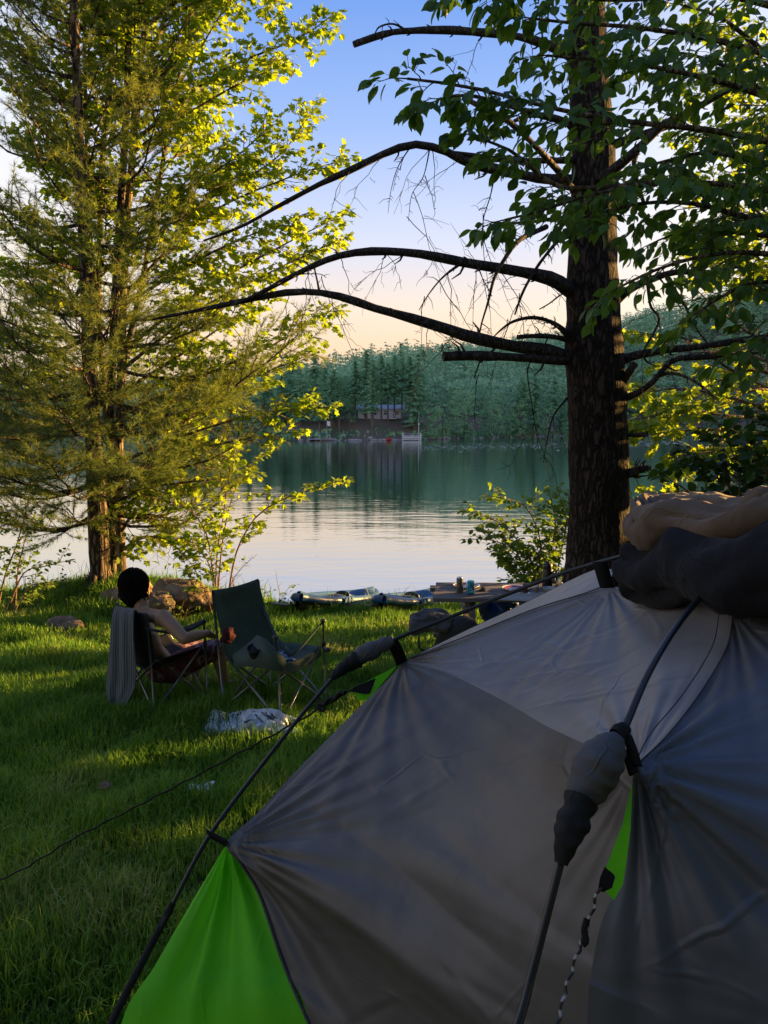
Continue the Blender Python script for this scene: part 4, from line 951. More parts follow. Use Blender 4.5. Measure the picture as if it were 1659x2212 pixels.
def conifer_geo(g, levels=20, nb=7, quads=3, base=.16, width=.17):
    """unit high conifer: returns trunk MB and foliage MB"""
    t = MB().tube([(0, 0, -.03), (0, 0, .5), (0, 0, .97)], [.016, .011, .002], 6)
    f = MB(); V = []
    for i in range(levels):
        h = base + (1 - base) * (i + g.random() * .7) / levels
        r = width * (1 - (h - base) / (1 - base)) ** .6 * g.uniform(.75, 1.2) + .012
        for k in range(nb):
            if g.random() < .12: continue
            a = g.uniform(0, 6.283); L_ = r * g.uniform(.6, 1.15); d = np.array([math.cos(a), math.sin(a), 0]); s = np.array([-d[1], d[0], 0]); L_ *= g.choice([.6, .9, 1.0, 1.25])
            for q in range(quads):
                u = (q + g.uniform(.3, 1)) / quads; c = d * L_ * u + np.array([0, 0, h - .30 * L_ * u + .16 * L_ * u * u + g.normal(0, .006)])
                w = (.026 + .034 * (1 - h)) * g.uniform(.6, 1.3); e = d * w * g.uniform(.9, 1.6) - UP * w * g.uniform(.15, .7)
                sw = s * w * g.uniform(.6, 1.0) + UP * g.normal(0, .25) * w
                V += [c - sw, c + sw * .6 - e * .3, c + e, c - e * .7 + sw * .2 + UP * w * .3]
    V = np.array(V); f.add(V, np.arange(len(V)).reshape(-1, 4)); return t, f

def decid_geo(g, clumps=34, per=12, base=.22):
    t = MB().tube([(0, 0, -.03), (.01, 0, .35), (0, .01, .75)], [.018, .013, .005], 6); f = MB(); V = []
    for i in range(clumps):
        z = g.uniform(base, .95); rr = .24 * math.sqrt(max(.05, 1 - ((z - .58) / .45) ** 2)) * g.uniform(.4, 1.0); a = g.uniform(0, 6.28)
        rr *= 1.15; c0 = np.array([math.cos(a) * rr, math.sin(a) * rr, z])
        for k in range(per):
            c = c0 + g.normal(0, .04, 3) * np.array([1, 1, .7]); w = g.uniform(.012, .03); x = unit(g.normal(0, 1, 3)) * w; y = unit(np.cross(x, g.normal(0, 1, 3))) * w
            V += [c - x, c - y * .8, c + x * .9, c + y]
    V = np.array(V); f.add(V, np.arange(len(V)).reshape(-1, 4)); return t, f

def tree_mesh(geo, fm, name):
    t, f = geo; mb = MB(); mb.v = t.v + f.v; mb.n = t.n + f.n; mb.f = t.f + [q + t.n for q in f.f]
    nt_ = sum(len(q) for q in t.f); nf = sum(len(q) for q in f.f)
    return mb.mesh(name, smooth=False, mats=[FT, fm], fmat=[0] * nt_ + [1] * nf)
g = np.random.default_rng(301)
CON = [tree_mesh(conifer_geo(g, int(g.integers(17, 23)), 9, 4, b_, w_), FC, 'far_conifer') for b_, w_ in ((.12, .23), (.08, .26), (.3, .22), (.45, .22), (.2, .20))]
DEC = [tree_mesh(decid_geo(g, 36, 12, b_), FD, 'hazed_broadleaf') for b_ in (.2, .3, .15)]
def px_of(x, y): return 829.5 + F * x / y
LABC = {'l': 'tall dark conifer in the row along the far shore left of the pale house', 'm': 'tall thin trunked conifer standing on the bare reddish slope below the pale house',
        'r': 'dense dark green conifer in the row along the far shore right of the boat lift'}
LABD = {'l': 'rounded lighter green tree on the far shore left of the pale house', 'm': 'rounded lighter green tree on the bare reddish slope across the lake', 'r': 'rounded lighter green tree on the far shore right of the boat lift'}
def far_tree(x, y, h, con, label, group, wide=1.0):
    me = CON[con] if con >= 0 else DEC[-1 - con]
    o = bpy.data.objects.new('conifer' if con >= 0 else 'broadleaf_tree', me); COL.objects.link(o)
    o.location = (x, y, float(far_h(x, y)) - .2); o.scale = (h * wide, h * wide, h); o.rotation_euler = (0, 0, g.uniform(0, 6.28))
    return tag(o, label, 'tree', group)
nft = 0
for row, (t0, step, hh) in enumerate([(2.5, 5.0, (7, 13)), (8, 5.5, (10, 16)), (15, 6.0, (12, 16))]):
    x = -78.0
    while x < 150:
        y = float(far_shore(x)) + t0 + g.uniform(-2, 2); p = px_of(x, y)
        x += step * g.uniform(.6, 1.4) * (1 if x < 40 else 1.5)
        if p < 380 or p > 1560 or (1225 < p < 1352): continue
        z = 'l' if p < 690 else ('m' if p < 895 else 'r')
        if z == 'm':
            if row == 0 and g.random() < .75: continue
            if row == 1 and (g.random() < .45): continue
            if row == 2 and 755 < p < 885: continue
        con = int(g.integers(0, 5)) if g.random() < (.48 if z != 'm' else .7) else -int(g.integers(1, 4))
        if z == 'm' and con >= 0 and row < 2: con = 3
        h = g.uniform(*hh) * (1.1 if (con >= 0) else .8) * (1 if x < 40 else 1.2)
        far_tree(x, y, h, con, LABC[z] if con >= 0 else LABD[z], ('far conifers ' if con >= 0 else 'far broadleaf trees ') + {'l': 'left of the house', 'm': 'on the reddish slope', 'r': 'right of the boat lift'}[z], g.uniform(.85, 1.25))
        nft += 1
# emergent pines on the ridge line
for i in range(9):
    p = g.uniform(600, 1210) if i < 7 else g.uniform(1360, 1560); y = g.uniform(240, 300) if p < 1000 else g.uniform(320, 400); x = (p - 829.5) / F * y
    far_tree(x, y, g.uniform(12, 15), int(g.choice([2, 3])), 'pine rising above the forest along the far ridge line', 'ridge line pines', .95); nft += 1
for p, t, h, c in ((768, 11, 15, 3), (792, 13, 17, 3), (806, 9, 16, 3), (824, 14, 16, 3), (838, 11, 15, 3), (852, 14, 16, 3), (868, 12, 16, 3), (884, 10, 17, 3), (756, 8, 8, -1), (745, 12, 12, -2), (722, 9, 14, 2), (704, 11, 15, 0), (733, 5, 13, 3), (895, 7, 15, 0), (902, 12, 17, 1)):
    y = 185.0
    for _ in range(12): y = float(far_shore((p - 829.5) / F * y)) + t
    far_tree((p - 829.5) / F * y, y, h, c, LABC['m'] if c >= 0 else LABD['m'], 'far conifers on the reddish slope' if c >= 0 else 'far broadleaf trees on the reddish slope', 1.0); nft += 1
print('far trees', nft)
# the hill's wood, one mass
g = np.random.default_rng(302); cg = [conifer_geo(g, 11, 5, 2, .12, .19)[1].verts() for _ in range(4)] + [decid_geo(g, 24, 9, .15)[1].verts() for _ in range(5)]
hw = MB(); nh = 0
while nh < 3600:
    x = g.uniform(-190, 330); t = g.uniform(19, 135); y = float(far_shore(x)) + t; p = px_of(x, y)
    if (p < -250 or p > 1900) and g.random() < .5: continue
    if 760 < p < 885 and t < 26: continue
    k = g.integers(0, 9); s = g.uniform(10, 16) * (.95 if k < 4 else .88); a = g.uniform(0, 6.28)
    V = cg[k] * np.array([1.35, 1.35, 1]) * s; c_, s_ = math.cos(a), math.sin(a)
    V = np.stack([V[:, 0] * c_ - V[:, 1] * s_, V[:, 0] * s_ + V[:, 1] * c_, V[:, 2]], -1) + np.array([x, y, float(far_h(x, y))])
    hw.add(V, np.arange(len(V)).reshape(-1, 4)); nh += 1
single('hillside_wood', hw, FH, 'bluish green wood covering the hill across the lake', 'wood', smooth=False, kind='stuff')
# shoreline undergrowth
ug = MB(); V = []
for i in range(5200):
    x = g.uniform(-110, 170); y = float(far_shore(x)) + g.uniform(-.5, 5); p = px_of(x, y)
    if 715 < p < 890 and g.random() < .8: continue
    c = np.array([x, y, float(far_h(x, y)) + g.uniform(0, 1.4)]); w = g.uniform(.2, .55); a = unit(g.normal(0, 1, 3)) * w; b_ = unit(np.cross(a, g.normal(0, 1, 3))) * w
    V += [c - a, c - b_ * .8, c + a, c + b_]
V = np.array(V); ug.add(V, np.arange(len(V)).reshape(-1, 4)); single('shore_undergrowth', ug, FD, 'low green undergrowth along the far waterline', 'undergrowth', smooth=False, kind='stuff')
# shoreline stones
st = MB()
for i in range(260):
    x = g.uniform(-60, 130); p = px_of(x, float(far_shore(x)))
    if g.random() < (.1 if 690 < p < 900 else .5): continue
    y = float(far_shore(x)) + g.uniform(-1.2, .3); r_ = g.uniform(.18, .5); st.ell((x, y, WATER_Z + r_ * .2), (r_ * 1.5, r_, r_ * .7), nu=5, nv=7)
single('shore_stones', st, solid('shore_stone', (.33, .31, .31), .9), 'pale stones lining the far waterline', 'stones', smooth=False, kind='stuff')
# glittering lily pads
lp = MB(); V = []
for i in range(900):
    p = g.uniform(880, 1230) if i < 520 else (g.uniform(1355, 1480)); py = 965 + (p - 1000) * -.018 + g.normal(0, 3.5)
    ang = math.atan((py - 1106) / F) + PITCH; y = (CAMZ - WATER_Z) / math.tan(ang); x = (p - 829.5) / F * y
    r_ = g.uniform(.10, .28); a = np.linspace(0, 6.28, 7)[:-1]; V.append(np.stack([x + r_ * np.cos(a), y + r_ * np.sin(a) * 2.0, np.full(6, WATER_Z + .02) + g.normal(0, .02) * np.cos(a)], -1))
lp.add(np.concatenate(V), np.arange(6 * len(V)).reshape(-1, 6)); single('lily_pads', lp, solid('lily_pad', (.30, .36, .33), .25, .6), 'pale floating lily pads scattered far out on the lake', 'lily pads', smooth=False, kind='stuff')

def on_far(px, t=0): 
    """a place t metres behind the far waterline under photo column px"""
    y = 185.0
    for _ in range(12): y = float(far_shore((px - 829.5) / F * y)) + t
    return (px - 829.5) / F * y, y
# house
x, y = on_far(822, 17); z = float(far_h(x, y))
hs = thing('lake_house', 'pale blue grey house half hidden by trees across the lake', 'house', (x, y, z - .3))
hm = solid('house_wall', (.62, .66, .74), .8, var=.1); rm = solid('house_roof', (.48, .56, .68), .6, var=.12)
part('wall', MB().box((x, y + 3, z + 1.0), (11.5, 6, 2.6)), hm, hs, smooth=False)
rf = MB(); rf.add([(x - 6.2, y - .6, z + 2.3), (x + 6.2, y - .6, z + 2.3), (x + 6.2, y + 3, z + 3.5), (x - 6.2, y + 3, z + 3.5), (x - 6.2, y + 6.6, z + 2.3), (x + 6.2, y + 6.6, z + 2.3)], [(0, 1, 2, 3), (3, 2, 5, 4), (0, 3, 4), (1, 5, 2)])
part('roof', rf, rm, hs, smooth=False)
wmf = solid('far_window_frame', (.75, .77, .8), .5, var=.05); wmg = solid('far_window_glass', (.05, .08, .13), .1, .6)
for wx in (-4.2, -1.6, 1.4, 4.1):
    fr = part('window', MB().box((x + wx, y - .03, z + 1.4), (1.5, .12, 1.3)), wmf, hs, smooth=False); part('pane', MB().box((x + wx, y - .11, z + 1.4), (1.25, .06, 1.05)), wmg, fr, smooth=False)
part('porch', MB().box((x - .5, y - 1.6, z - .1), (9, 2.6, .25)).box((x - 4.5, y - 2.7, z + .85), (.12, .12, 1.2)).box((x + 3.5, y - 2.7, z + .85), (.12, .12, 1.2)).box((x - .5, y - 2.7, z + 1.4), (8.2, .08, .1)), hm, hs, smooth=False)
# boat lift
wht = solid('white_metal', (.72, .75, .78), .4, var=.05); tealc = solid('teal_canopy', (.02, .13, .12), .7); redp = solid('red_paint', (.55, .06, .04), .4); hullm = solid('grey_hull', (.40, .42, .45), .4); darkm = solid('dark_seat', (.05, .06, .08), .6)
x, y = on_far(889, -3.0); z = WATER_Z
bl = thing('boat_lift', 'white tubular boat lift with a small pontoon boat at the far shore', 'boat lift', (x, y, z))
for sx in (-2.1, 2.1):
    for sy in (-1.2, 1.2):
        part('post', MB().beam((x + sx, y + sy, z - .6), (x + sx, y + sy, z + 1.75), .13, .13, (0, 1, 0)), wht, bl, smooth=False)
for sy in (-1.2, 1.2):
    part('rail', MB().beam((x - 2.2, y + sy, z + 1.05), (x + 2.2, y + sy, z + 1.05), .12, .14), wht, bl, smooth=False)
    part('rail', MB().beam((x - 2.2, y + sy, z + .25), (x + 2.2, y + sy, z + .25), .12, .14), wht, bl, smooth=False)
pb = thing('pontoon_boat', 'small pale pontoon boat sitting on the white boat lift', 'boat', (x, y, z + .5))
for sy in (-.7, .7): part('float', MB().tube([(x - 2.3, y + sy, z + .68), (x - 2.0, y + sy, z + .62), (x + 2.1, y + sy, z + .62), (x + 2.3, y + sy, z + .66)], [.05, .22, .22, .05], 10), wht, pb)
part('deck', MB().box((x, y, z + .9), (4.3, 1.8, .1)), hullm, pb, smooth=False)
part('railing', MB().beam((x - 2, y - .85, z + 1.5), (x + 2, y - .85, z + 1.5), .06, .06).beam((x - 2, y - .85, z + .9), (x - 2, y - .85, z + 1.5), .06, .06, (0, 1, 0)).beam((x + 2, y - .85, z + .9), (x + 2, y - .85, z + 1.5), .06, .06, (0, 1, 0)).beam((x, y - .85, z + .9), (x, y - .85, z + 1.5), .06, .06, (0, 1, 0)), wht, pb, smooth=False)
part('seat', MB().box((x - .9, y, z + 1.2), (.9, 1.2, .5)).box((x + 1.0, y, z + 1.15), (.7, 1.2, .4)), darkm, pb, smooth=False)
# teal canopy boat at its dock
x, y = on_far(700, -3.0)
cb = thing('canopy_boat', 'boat under a teal canopy moored at the far shore dock', 'boat', (x, y, z))
A = []
for u in np.linspace(0, 1, 9):
    w_ = .85 * (1 - .9 * max(0, (u - .6) / .4) ** 2); A.append([(x - 2.0 + 4.2 * u, y + w_ * s_, z + zz) for s_, zz in ((-1, .55), (-.75, .05), (.75, .05), (1, .55))])
part('hull', MB().grid(np.array(A)), hullm, cb)
part('canopy', MB().grid(np.array([[(x - 1.1 + 2.6 * u, y - .9 + 1.8 * v_, z + 1.5 + .22 * math.sin(math.pi * v_)) for v_ in np.linspace(0, 1, 7)] for u in (0, .5, 1)])), tealc, cb)
for sx in (-1.0, 1.4):
    for sy in (-.8, .8): part('canopy_pole', MB().beam((x + sx, y + sy, z + .4), (x + sx, y + sy, z + 1.55), .06, .06, (0, 1, 0)), wht, cb, smooth=False)
x2, y2 = on_far(682, -1.6)
dk = thing('dock', 'short grey wooden dock beside the teal canopy boat', 'dock', (x2, y2, z)); dm = solid('dock_plank', (.34, .36, .40), .8)
part('deck', MB().box((x2, y2 + .5, z + .35), (3.0, 4.5, .15)), dm, dk, smooth=False)
for sx in (-1.3, 1.3):
    for sy in (-1.5, 2): part('pile', MB().tube([(x2 + sx, y2 + sy, z - .6), (x2 + sx, y2 + sy, z + .7)], .09, 7), dm, dk)
def skiff(px, t, L_, wd__, mat, name, label, cat='boat', rz=0.0):
    x, y = on_far(px, t); A = []
    o = thing(name, label, cat, (x, y, WATER_Z), None, rz)
    for u in np.linspace(0, 1, 13):
        w_ = wd__ * math.sin(math.pi * (.08 + .84 * u)) ** .6; lift = .25 * abs(2 * u - 1) ** 2.5
        A.append([(-L_ / 2 + L_ * u, w_ * s_, lift + zz) for s_, zz in ((-1, .42), (-.8, .08), (0, -.05), (.8, .08), (1, .42))])
    part('hull', MB().grid(np.array(A)), mat, o, local=True)
    part('thwart', MB().box((-.5, 0, .36), (.25, wd__ * 1.7, .05)).box((.6, 0, .36), (.25, wd__ * 1.7, .05)), dm, o, smooth=False, local=True); return o
skiff(839, -1.5, 1.8, .5, redp, 'red_rowboat', 'small red boat pulled up at the far waterline', rz=.3)
o = skiff(951, -1.2, 2.9, .6, wht, 'white_rowboat', 'small white boat beached right of the boat lift', rz=-.2); part('windscreen', MB().grid(np.array([[(-.1, -.45, .45), (-.1, .45, .45)], [(.15, -.4, .95), (.15, .4, .95)]])), hullm, o, local=True)
skiff(925, .6, 3.0, .5, hullm, 'grey_rowboat', 'grey boat lying upturned left of the small white boat', rz=.1)
x, y = on_far(904, 1.0); zz = float(far_h(x, y)); lp_ = thing('lamp_post', 'thin pale lamp post on the far shore above the boat lift', 'lamp post', (x, y, zz))
part('pole', MB().tube([(x, y, zz - .2), (x, y, zz + 6.6)], [.07, .05], 7), wht, lp_); part('lamp', MB().ell((x, y - .1, zz + 3.6), (.22, .22, .25)), wht, lp_)
x, y = on_far(707, .5); zz = float(far_h(x, y)); fl = thing('flag', 'small white flag on a thin pole above the teal canopy boat', 'flag', (x, y, zz))
part('pole', MB().tube([(x, y, zz - .2), (x, y, zz + 4.4)], [.05, .035], 6), wht, fl); part('cloth', MB().grid(np.array([[(x + .75 * u, y + .05 * math.sin(u * 7), zz + 4.3 - .2 * u - v_ * 1.1) for v_ in (0, .5, 1)] for u in np.linspace(0, 1, 6)])), wht, fl)
x, y = on_far(755, 2.5); 
for i, (px, t, s, lab) in enumerate([(742, 3.5, .55, 'grey boulder on the reddish far slope, lower left of the house'), (868, 5.5, .6, 'pale boulder on the reddish far slope just right of the house'), (800, 1.2, .5, 'pale boulder at the foot of the reddish slope between the boats')]):
    x, y = on_far(px, t); zz = float(far_h(x, y)); single('boulder', MB().ell((x, y, zz + .1), (s * 1.4, s, s * .8), nu=7, nv=9), bpy.data.materials['shore_stone'], lab, 'boulder')
# ================================================================== tent
def coons(top, right, bottom, left, nu, nv):
    """top: left->right, bottom: left->right, left: top->bottom, right: top->bottom"""
    cv = lambda lst: [P(*q) if isinstance(q, tuple) else np.asarray(q, float) for q in lst]
    t = spline(cv(top), nu); b = spline(cv(bottom), nu); l = spline(cv(left), nv); r = spline(cv(right), nv)
    u = np.linspace(0, 1, nu)[:, None, None]; v = np.linspace(0, 1, nv)[None, :, None]
    c00, c10, c01, c11 = t[0], t[-1], b[0], b[-1]
    return ((1 - v) * t[:, None] + v * b[:, None] + (1 - u) * l[None] + u * r[None]
            - ((1 - u) * (1 - v) * c00 + u * (1 - v) * c10 + (1 - u) * v * c01 + u * v * c11))

def grid_normals(A):
    du = np.gradient(A, axis=0); dv = np.gradient(A, axis=1); n = np.cross(du, dv); return n / (np.linalg.norm(n, axis=2, keepdims=True) + 1e-9)

def pleats(A, anchors, amp=.006, seed=0, edge=True, flip=1):
    """folds radiating from tension points plus soft buckles, fading at the sewn edges"""
    nu, nv = A.shape[:2]; N = grid_normals(A) * flip
    if N[:, :, 1].mean() > 0: N = -N
    d = np.zeros((nu, nv)); gg = np.random.default_rng(seed)
    U = unit(A[-1, nv // 2] - A[0, nv // 2]); Vv = unit(A[nu // 2, -1] - A[nu // 2, 0])
    for (c, r0, k, a) in anchors:
        q = A - c; r = np.linalg.norm(q, axis=2); th = np.arctan2(q @ Vv, q @ U)
        ph = gg.uniform(0, 6.28)
        w = np.sin(th * k + ph + 1.2 * np.sin(th * k * .37 + ph * 2)) + .5 * np.sin(th * k * 1.9 + 2 * ph)
        d += a * w * np.exp(-r / r0) * np.clip(r / .05, 0, 1)
    nz = vnoise(A, 3.2, seed * 1.1).reshape(nu, nv) + .5 * vnoise(A, 8, seed).reshape(nu, nv)
    d += amp * .45 * nz
    # long oblique tension creases
    for i in range(18):
        c = A[gg.integers(nu // 6, nu * 5 // 6), gg.integers(nv // 6, nv * 5 // 6)]; q = A - c; a_ = gg.uniform(-.5, .8); s = (q @ U) * math.sin(a_) + (q @ Vv) * math.cos(a_); l = (q @ U) * math.cos(a_) - (q @ Vv) * math.sin(a_)
        s = s + .006 * np.sin(l * 9 + i); d += gg.uniform(.4, 1.0) * .0026 * np.clip(1 - np.abs(s) / gg.uniform(.008, .016), 0, 1) * np.exp(-(l / gg.uniform(.06, .2)) ** 4) * gg.choice([-1, 1], p=[.3, .7])
    if edge:
        u = np.linspace(0, 1, nu)[:, None]; v = np.linspace(0, 1, nv)[None]
        d = d * np.clip(np.minimum(np.minimum(u, 1 - u), np.minimum(v, 1 - v)) * 18, 0, 1)
    return A + N * d[:, :, None]

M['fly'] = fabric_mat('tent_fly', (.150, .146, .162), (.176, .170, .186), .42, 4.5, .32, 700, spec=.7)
M['fly_shaded'] = fabric_mat('tent_fly_shaded', (.086, .080, .082), (.102, .095, .096), .47, 4.2, .32, 700, spec=.4)  # same fly cloth, darkened in colour for the shaded lower panel
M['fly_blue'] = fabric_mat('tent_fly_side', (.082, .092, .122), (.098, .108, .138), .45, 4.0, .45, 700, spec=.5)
M['green_fly'] = fabric_mat('tent_green', (.12, .66, .012), (.16, .74, .02), .55, 5.0, .35, 700, spec=.3, trans=.35, tcol=(.2, .95, .03))
M['seam'] = solid('seam_tape', (.05, .05, .06), .7)
M['pole'] = solid('tent_pole', (.020, .021, .025), .3, .5, .25, .1)
M['web'] = solid('black_webbing', (.012, .012, .014), .75, .2)
M['sleeve'] = fabric_mat('grey_sleeve', (.07, .072, .082), (.085, .087, .097), .7, 9, .5, 500, spec=.3)
M['sleeve_dark'] = fabric_mat('dark_sleeve', (.018, .019, .022), None, .75, 12, .5, 500, spec=.2)

T1 = (490, 1822, 1.72); T2 = (870, 1430, 2.12); T3 = (1316, 1268, 1.92); T4 = (1582, 1322, 1.46); T5 = (1376, 1652, 1.09)
def low(px, Yb, z):       # a point at height z under photo column px at distance Yb
    p = P(px, 2212, Yb); return np.array([p[0], Yb, z])
tb = np.array([.75, 1.5, G(.75, 1.5)])
tent = thing('tent', 'large grey dome tent with bright green panels filling the lower right', 'tent', tb)
shoulder = [T2, (960, 1452, 1.97), (1080, 1510, 1.72), (1180, 1568, 1.47), (1290, 1618, 1.24), T5]
# roof panel: u runs T2->T3 (top) / shoulder T2->T5 (bottom) is triangular at T2, so lay it out from the shoulder to the ridge
top = spline(PP([T2, (1000, 1379, 2.09), (1150, 1319, 2.03), (1250, 1288, 1.97), T3, (1400, 1280, 1.78), (1500, 1292, 1.61), T4]), 110)
A = coons([top[0], *[top[i] for i in range(6, 104, 7)], top[-1]], [np.array(P(*T4)), P(1568, 1400, 1.37), P(1510, 1500, 1.26), P(1440, 1590, 1.15), P(*T5)], [P(*q) for q in shoulder], [P(*T2), P(*T2) + 1e-4], 210, 140)
A = pleats(A, [(P(*T2), .24, 24, .006), (P(*T5), .2, 26, .006), (P(*T3), .2, 20, .004)], .0065, 5)
roofA = A
part('fly', MB().grid(A), M['fly'], tent, label='upper grey fly panel lit by the sky')
# big side panel below the shoulder
L1 = [T2, (840, 1466, 2.06), (780, 1524, 2.0), (650, 1655, 1.87), (560, 1752, 1.78), T1]
L2 = [T1, (525, 1872, 1.69), (562, 1935, 1.65), (612, 2080, 1.55), (668, 2212, 1.46)]
left = [P(*q) for q in L1 + L2[1:]] + [low(690, 1.38, .62), low(720, 1.32, .34)]
right = [P(*q) for q in (T5, (1364, 1705, 1.088), (1352, 1820, 1.075), (1318, 1960, 1.055), (1292, 2060, 1.04), (1276, 2212, 1.02))] + [low(1262, .97, .8), low(1252, .92, .4)]
A = coons([P(*q) for q in shoulder], right, [left[-1], (left[-1] + right[-1]) / 2, right[-1]], left, 200, 230)
vb = np.linspace(0, 1, A.shape[1])[None, :, None]; Nb = grid_normals(A); Nb = Nb if Nb[:, :, 1].mean() < 0 else -Nb
ub = np.linspace(0, 1, A.shape[0])[:, None, None]; A = A + Nb * (.34 * vb * (1 - vb) ** 7 * np.clip(np.minimum(ub, 1 - ub) * 8, 0, 1))       # rounded shoulder
A = pleats(A, [(P(*T2), .26, 22, .007), (P(*T1), .24, 22, .010), (P(*T5), .14, 20, .005)], .007, 8)
sideA = A
part('fly', MB().grid(A), M['fly_shaded'], tent, label='large grey side panel of the fly, creased and in shade')
# strip over the ridge and the far side
silh = [(870, 1428, 2.13), (1000, 1364, 2.28), (1080, 1327, 2.30), (1150, 1294, 2.28), (1230, 1254, 2.2), (1290, 1229, 2.12), (1325, 1230, 2.05)]
seamT = [top[0], top[18], top[36], top[50], top[62]]
A = coons([P(*q) for q in silh], [P(1325, 1230, 2.05), P(*T3)], seamT, [P(*T2), P(*T2) + 1e-4], 80, 14)
A = pleats(A, [(P(*T2), .3, 16, .003)], .003, 11)
back = np.array([[q + (np.array([-.18, .75, -1.15]) * s) for s in np.linspace(0, 1, 12)] for q in spline(PP(silh), 80)])
part('fly', MB().grid(A).grid(back), M['fly'], tent, label='strip of grey fly beyond the ridge seam')
# right hand panel
Rl = [P(*q) for q in (T4, (1568, 1400, 1.37), (1510, 1500, 1.26), (1440, 1590, 1.15), T5, (1364, 1715, 1.08), (1346, 1880, 1.05), (1300, 1990, 1.03), (1276, 2110, 1.01), (1268, 2212, 1.0))] + [low(1260, .95, .8), low(1250, .90, .4)]
Rr = [P(*q) for q in ((1790, 1320, 1.30), (1790, 1450, 1.15), (1790, 1620, 1.04), (1790, 1800, .97), (1790, 2000, .92), (1790, 2212, .88))] + [low(1790, .83, .8), low(1790, .79, .4)]
Rt = [P(*T4), P(1650, 1318, 1.41), P(1720, 1318, 1.36), Rr[0]]
A = coons(Rt, Rr, [Rl[-1], Rr[-1]], Rl, 120, 200)
A = pleats(A, [(P(*T5), .28, 17, .0075), (P(*T4), .2, 20, .005)], .006, 14)
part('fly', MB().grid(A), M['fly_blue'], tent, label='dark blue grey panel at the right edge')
rl_ = spline(Rr, 60); far_ = np.stack([np.full(60, 1.95), np.linspace(1.75, 1.35, 60), np.linspace(1.45, G(1.95, 1.35), 60)], -1)
A = np.array([rl_ * (1 - s) + far_ * s + np.array([0, -.10, .10]) * math.sin(s * math.pi) for s in np.linspace(0, 1, 40)]); A = pleats(A, [(Rr[0], .3, 14, .006)], .006, 19)
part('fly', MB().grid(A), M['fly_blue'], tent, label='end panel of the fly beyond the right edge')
rg_ = spline([P(*T3), P(1420, 1240, 1.9), P(1600, 1240, 1.75), P(1790, 1290, 1.5), far_[0]], 60); gb_ = np.stack([np.linspace(.75, 2.15, 60), np.linspace(3.0, 2.3, 60), np.full(60, .3)], -1)
A = np.array([rg_ * (1 - s) + gb_ * s + np.array([.05, .15, .12]) * math.sin(s * math.pi) for s in np.linspace(0, 1, 40)]); A = pleats(A, [(P(*T3), .3, 14, .006)], .006, 23)
part('fly', MB().grid(A), M['fly'], tent, label='back panel of the fly facing the lake')
# green panel at the left corner
gl = [P(*q) for q in (T1, (440, 1905, 1.70), (390, 1990, 1.66), (335, 2085, 1.61), (262, 2212, 1.55))] + [low(225, 1.47, .62), low(200, 1.42, .34)]
gr_ = [np.array(q) + np.array([0.012, .012, 0]) for q in left[len(L1) - 1:]]
A = coons([P(*T1), P(*T1) + 1e-4], gr_, [gl[-1], gr_[-1]], gl, 60, 90)
A = pleats(A, [(P(*T1), .5, 13, .012)], .006, 17)
part('green_panel', MB().grid(A), M['green_fly'], tent, label='bright green corner panel')
# small green flaps with guy points
f1 = [P(858, 1438, 2.12), P(780, 1478, 2.08), P(762, 1492, 2.07), P(774, 1512, 2.06), P(795, 1512, 2.06)]
part('green_flap', MB().add(f1, [(0, 1, 2, 3, 4)]), M['green_fly'], tent, label='green flap below the far tag')
f1b = [P(812, 1464, 2.095), P(762, 1486, 2.065), P(758, 1494, 2.065), P(790, 1500, 2.055), P(800, 1498, 2.055)]
part('guy_patch', MB().add(f1b, [(0, 1, 2, 3, 4)]), M['web'], tent)
f2 = np.array([[P(1366, 1690, 1.048), P(1364, 1695, 1.048)], [P(1345, 1780, 1.01), P(1362, 1790, 1.015)], [P(1318, 1850, .985), P(1352, 1870, .99)], [P(1300, 1895, .965), P(1346, 1910, .975)], [P(1297, 1912, .962), P(1326, 1945, .965)]])
part('green_flap', MB().grid(f2), M['green_fly'], tent, label='narrow green flap below the right pole joint')
f2b = np.array([[P(1306, 1872, .972), P(1330, 1892, .976)], [P(1296, 1896, .960), P(1322, 1918, .962)], [P(1292, 1920, .955), P(1302, 1928, .955)]])
part('guy_patch', MB().grid(f2b), M['web'], tent)
# seams
def on_line(pts, n, r, lift=.004, name='seam', mat='seam'):
    q = spline(pts, n); part(name, MB().tube(q + np.array([0, -lift, lift]), r, 6), M[mat], tent)
on_line([top[i] for i in range(0, 64, 6)] + [top[62]], 60, .0018)
on_line([A_ for A_ in Rl[:5]], 40, .0013)
on_line([q + np.array([-.028, -.002, .002]) for q in Rl[:4]] + [Rl[4] + np.array([-.004, 0, 0])], 40, .0011)
on_line(left[len(L1) - 1:len(L1) + 4], 50, .0042, .002, 'edge_binding')
# poles
def tpath(pts, n): return spline(PP(pts), n)
lp = tpath([(150, 2420, 1.38), (240, 2212, 1.50), (300, 2092, 1.56), (374, 1952, 1.63), (452, 1806, 1.73), (560, 1660, 1.86), (680, 1510, 1.98), (752, 1434, 2.05), (838, 1388, 2.08), (960, 1338, 2.08), (1080, 1290, 2.05), (1200, 1244, 1.99), (1300, 1213, 1.92), (1375, 1196, 1.85), (1460, 1196, 1.74), (1575, 1236, 1.55)], 90)
lp0 = np.array([lp[0][0] - .06, lp[0][1] - .05, G(lp[0][0], lp[0][1])])
part('pole', MB().tube(np.vstack([lp0[None], lp]), .0055, 10), M['pole'], tent, label='tent pole along the left and over the ridge')
part('pole_sleeve', MB().tube(tpath([(150, 2420, 1.378), (240, 2212, 1.498), (300, 2092, 1.558), (366, 1966, 1.625), (374, 1950, 1.63)], 20), [.0085] * 17 + [.0085, .0095, .007], 10), M['sleeve_dark'], tent)
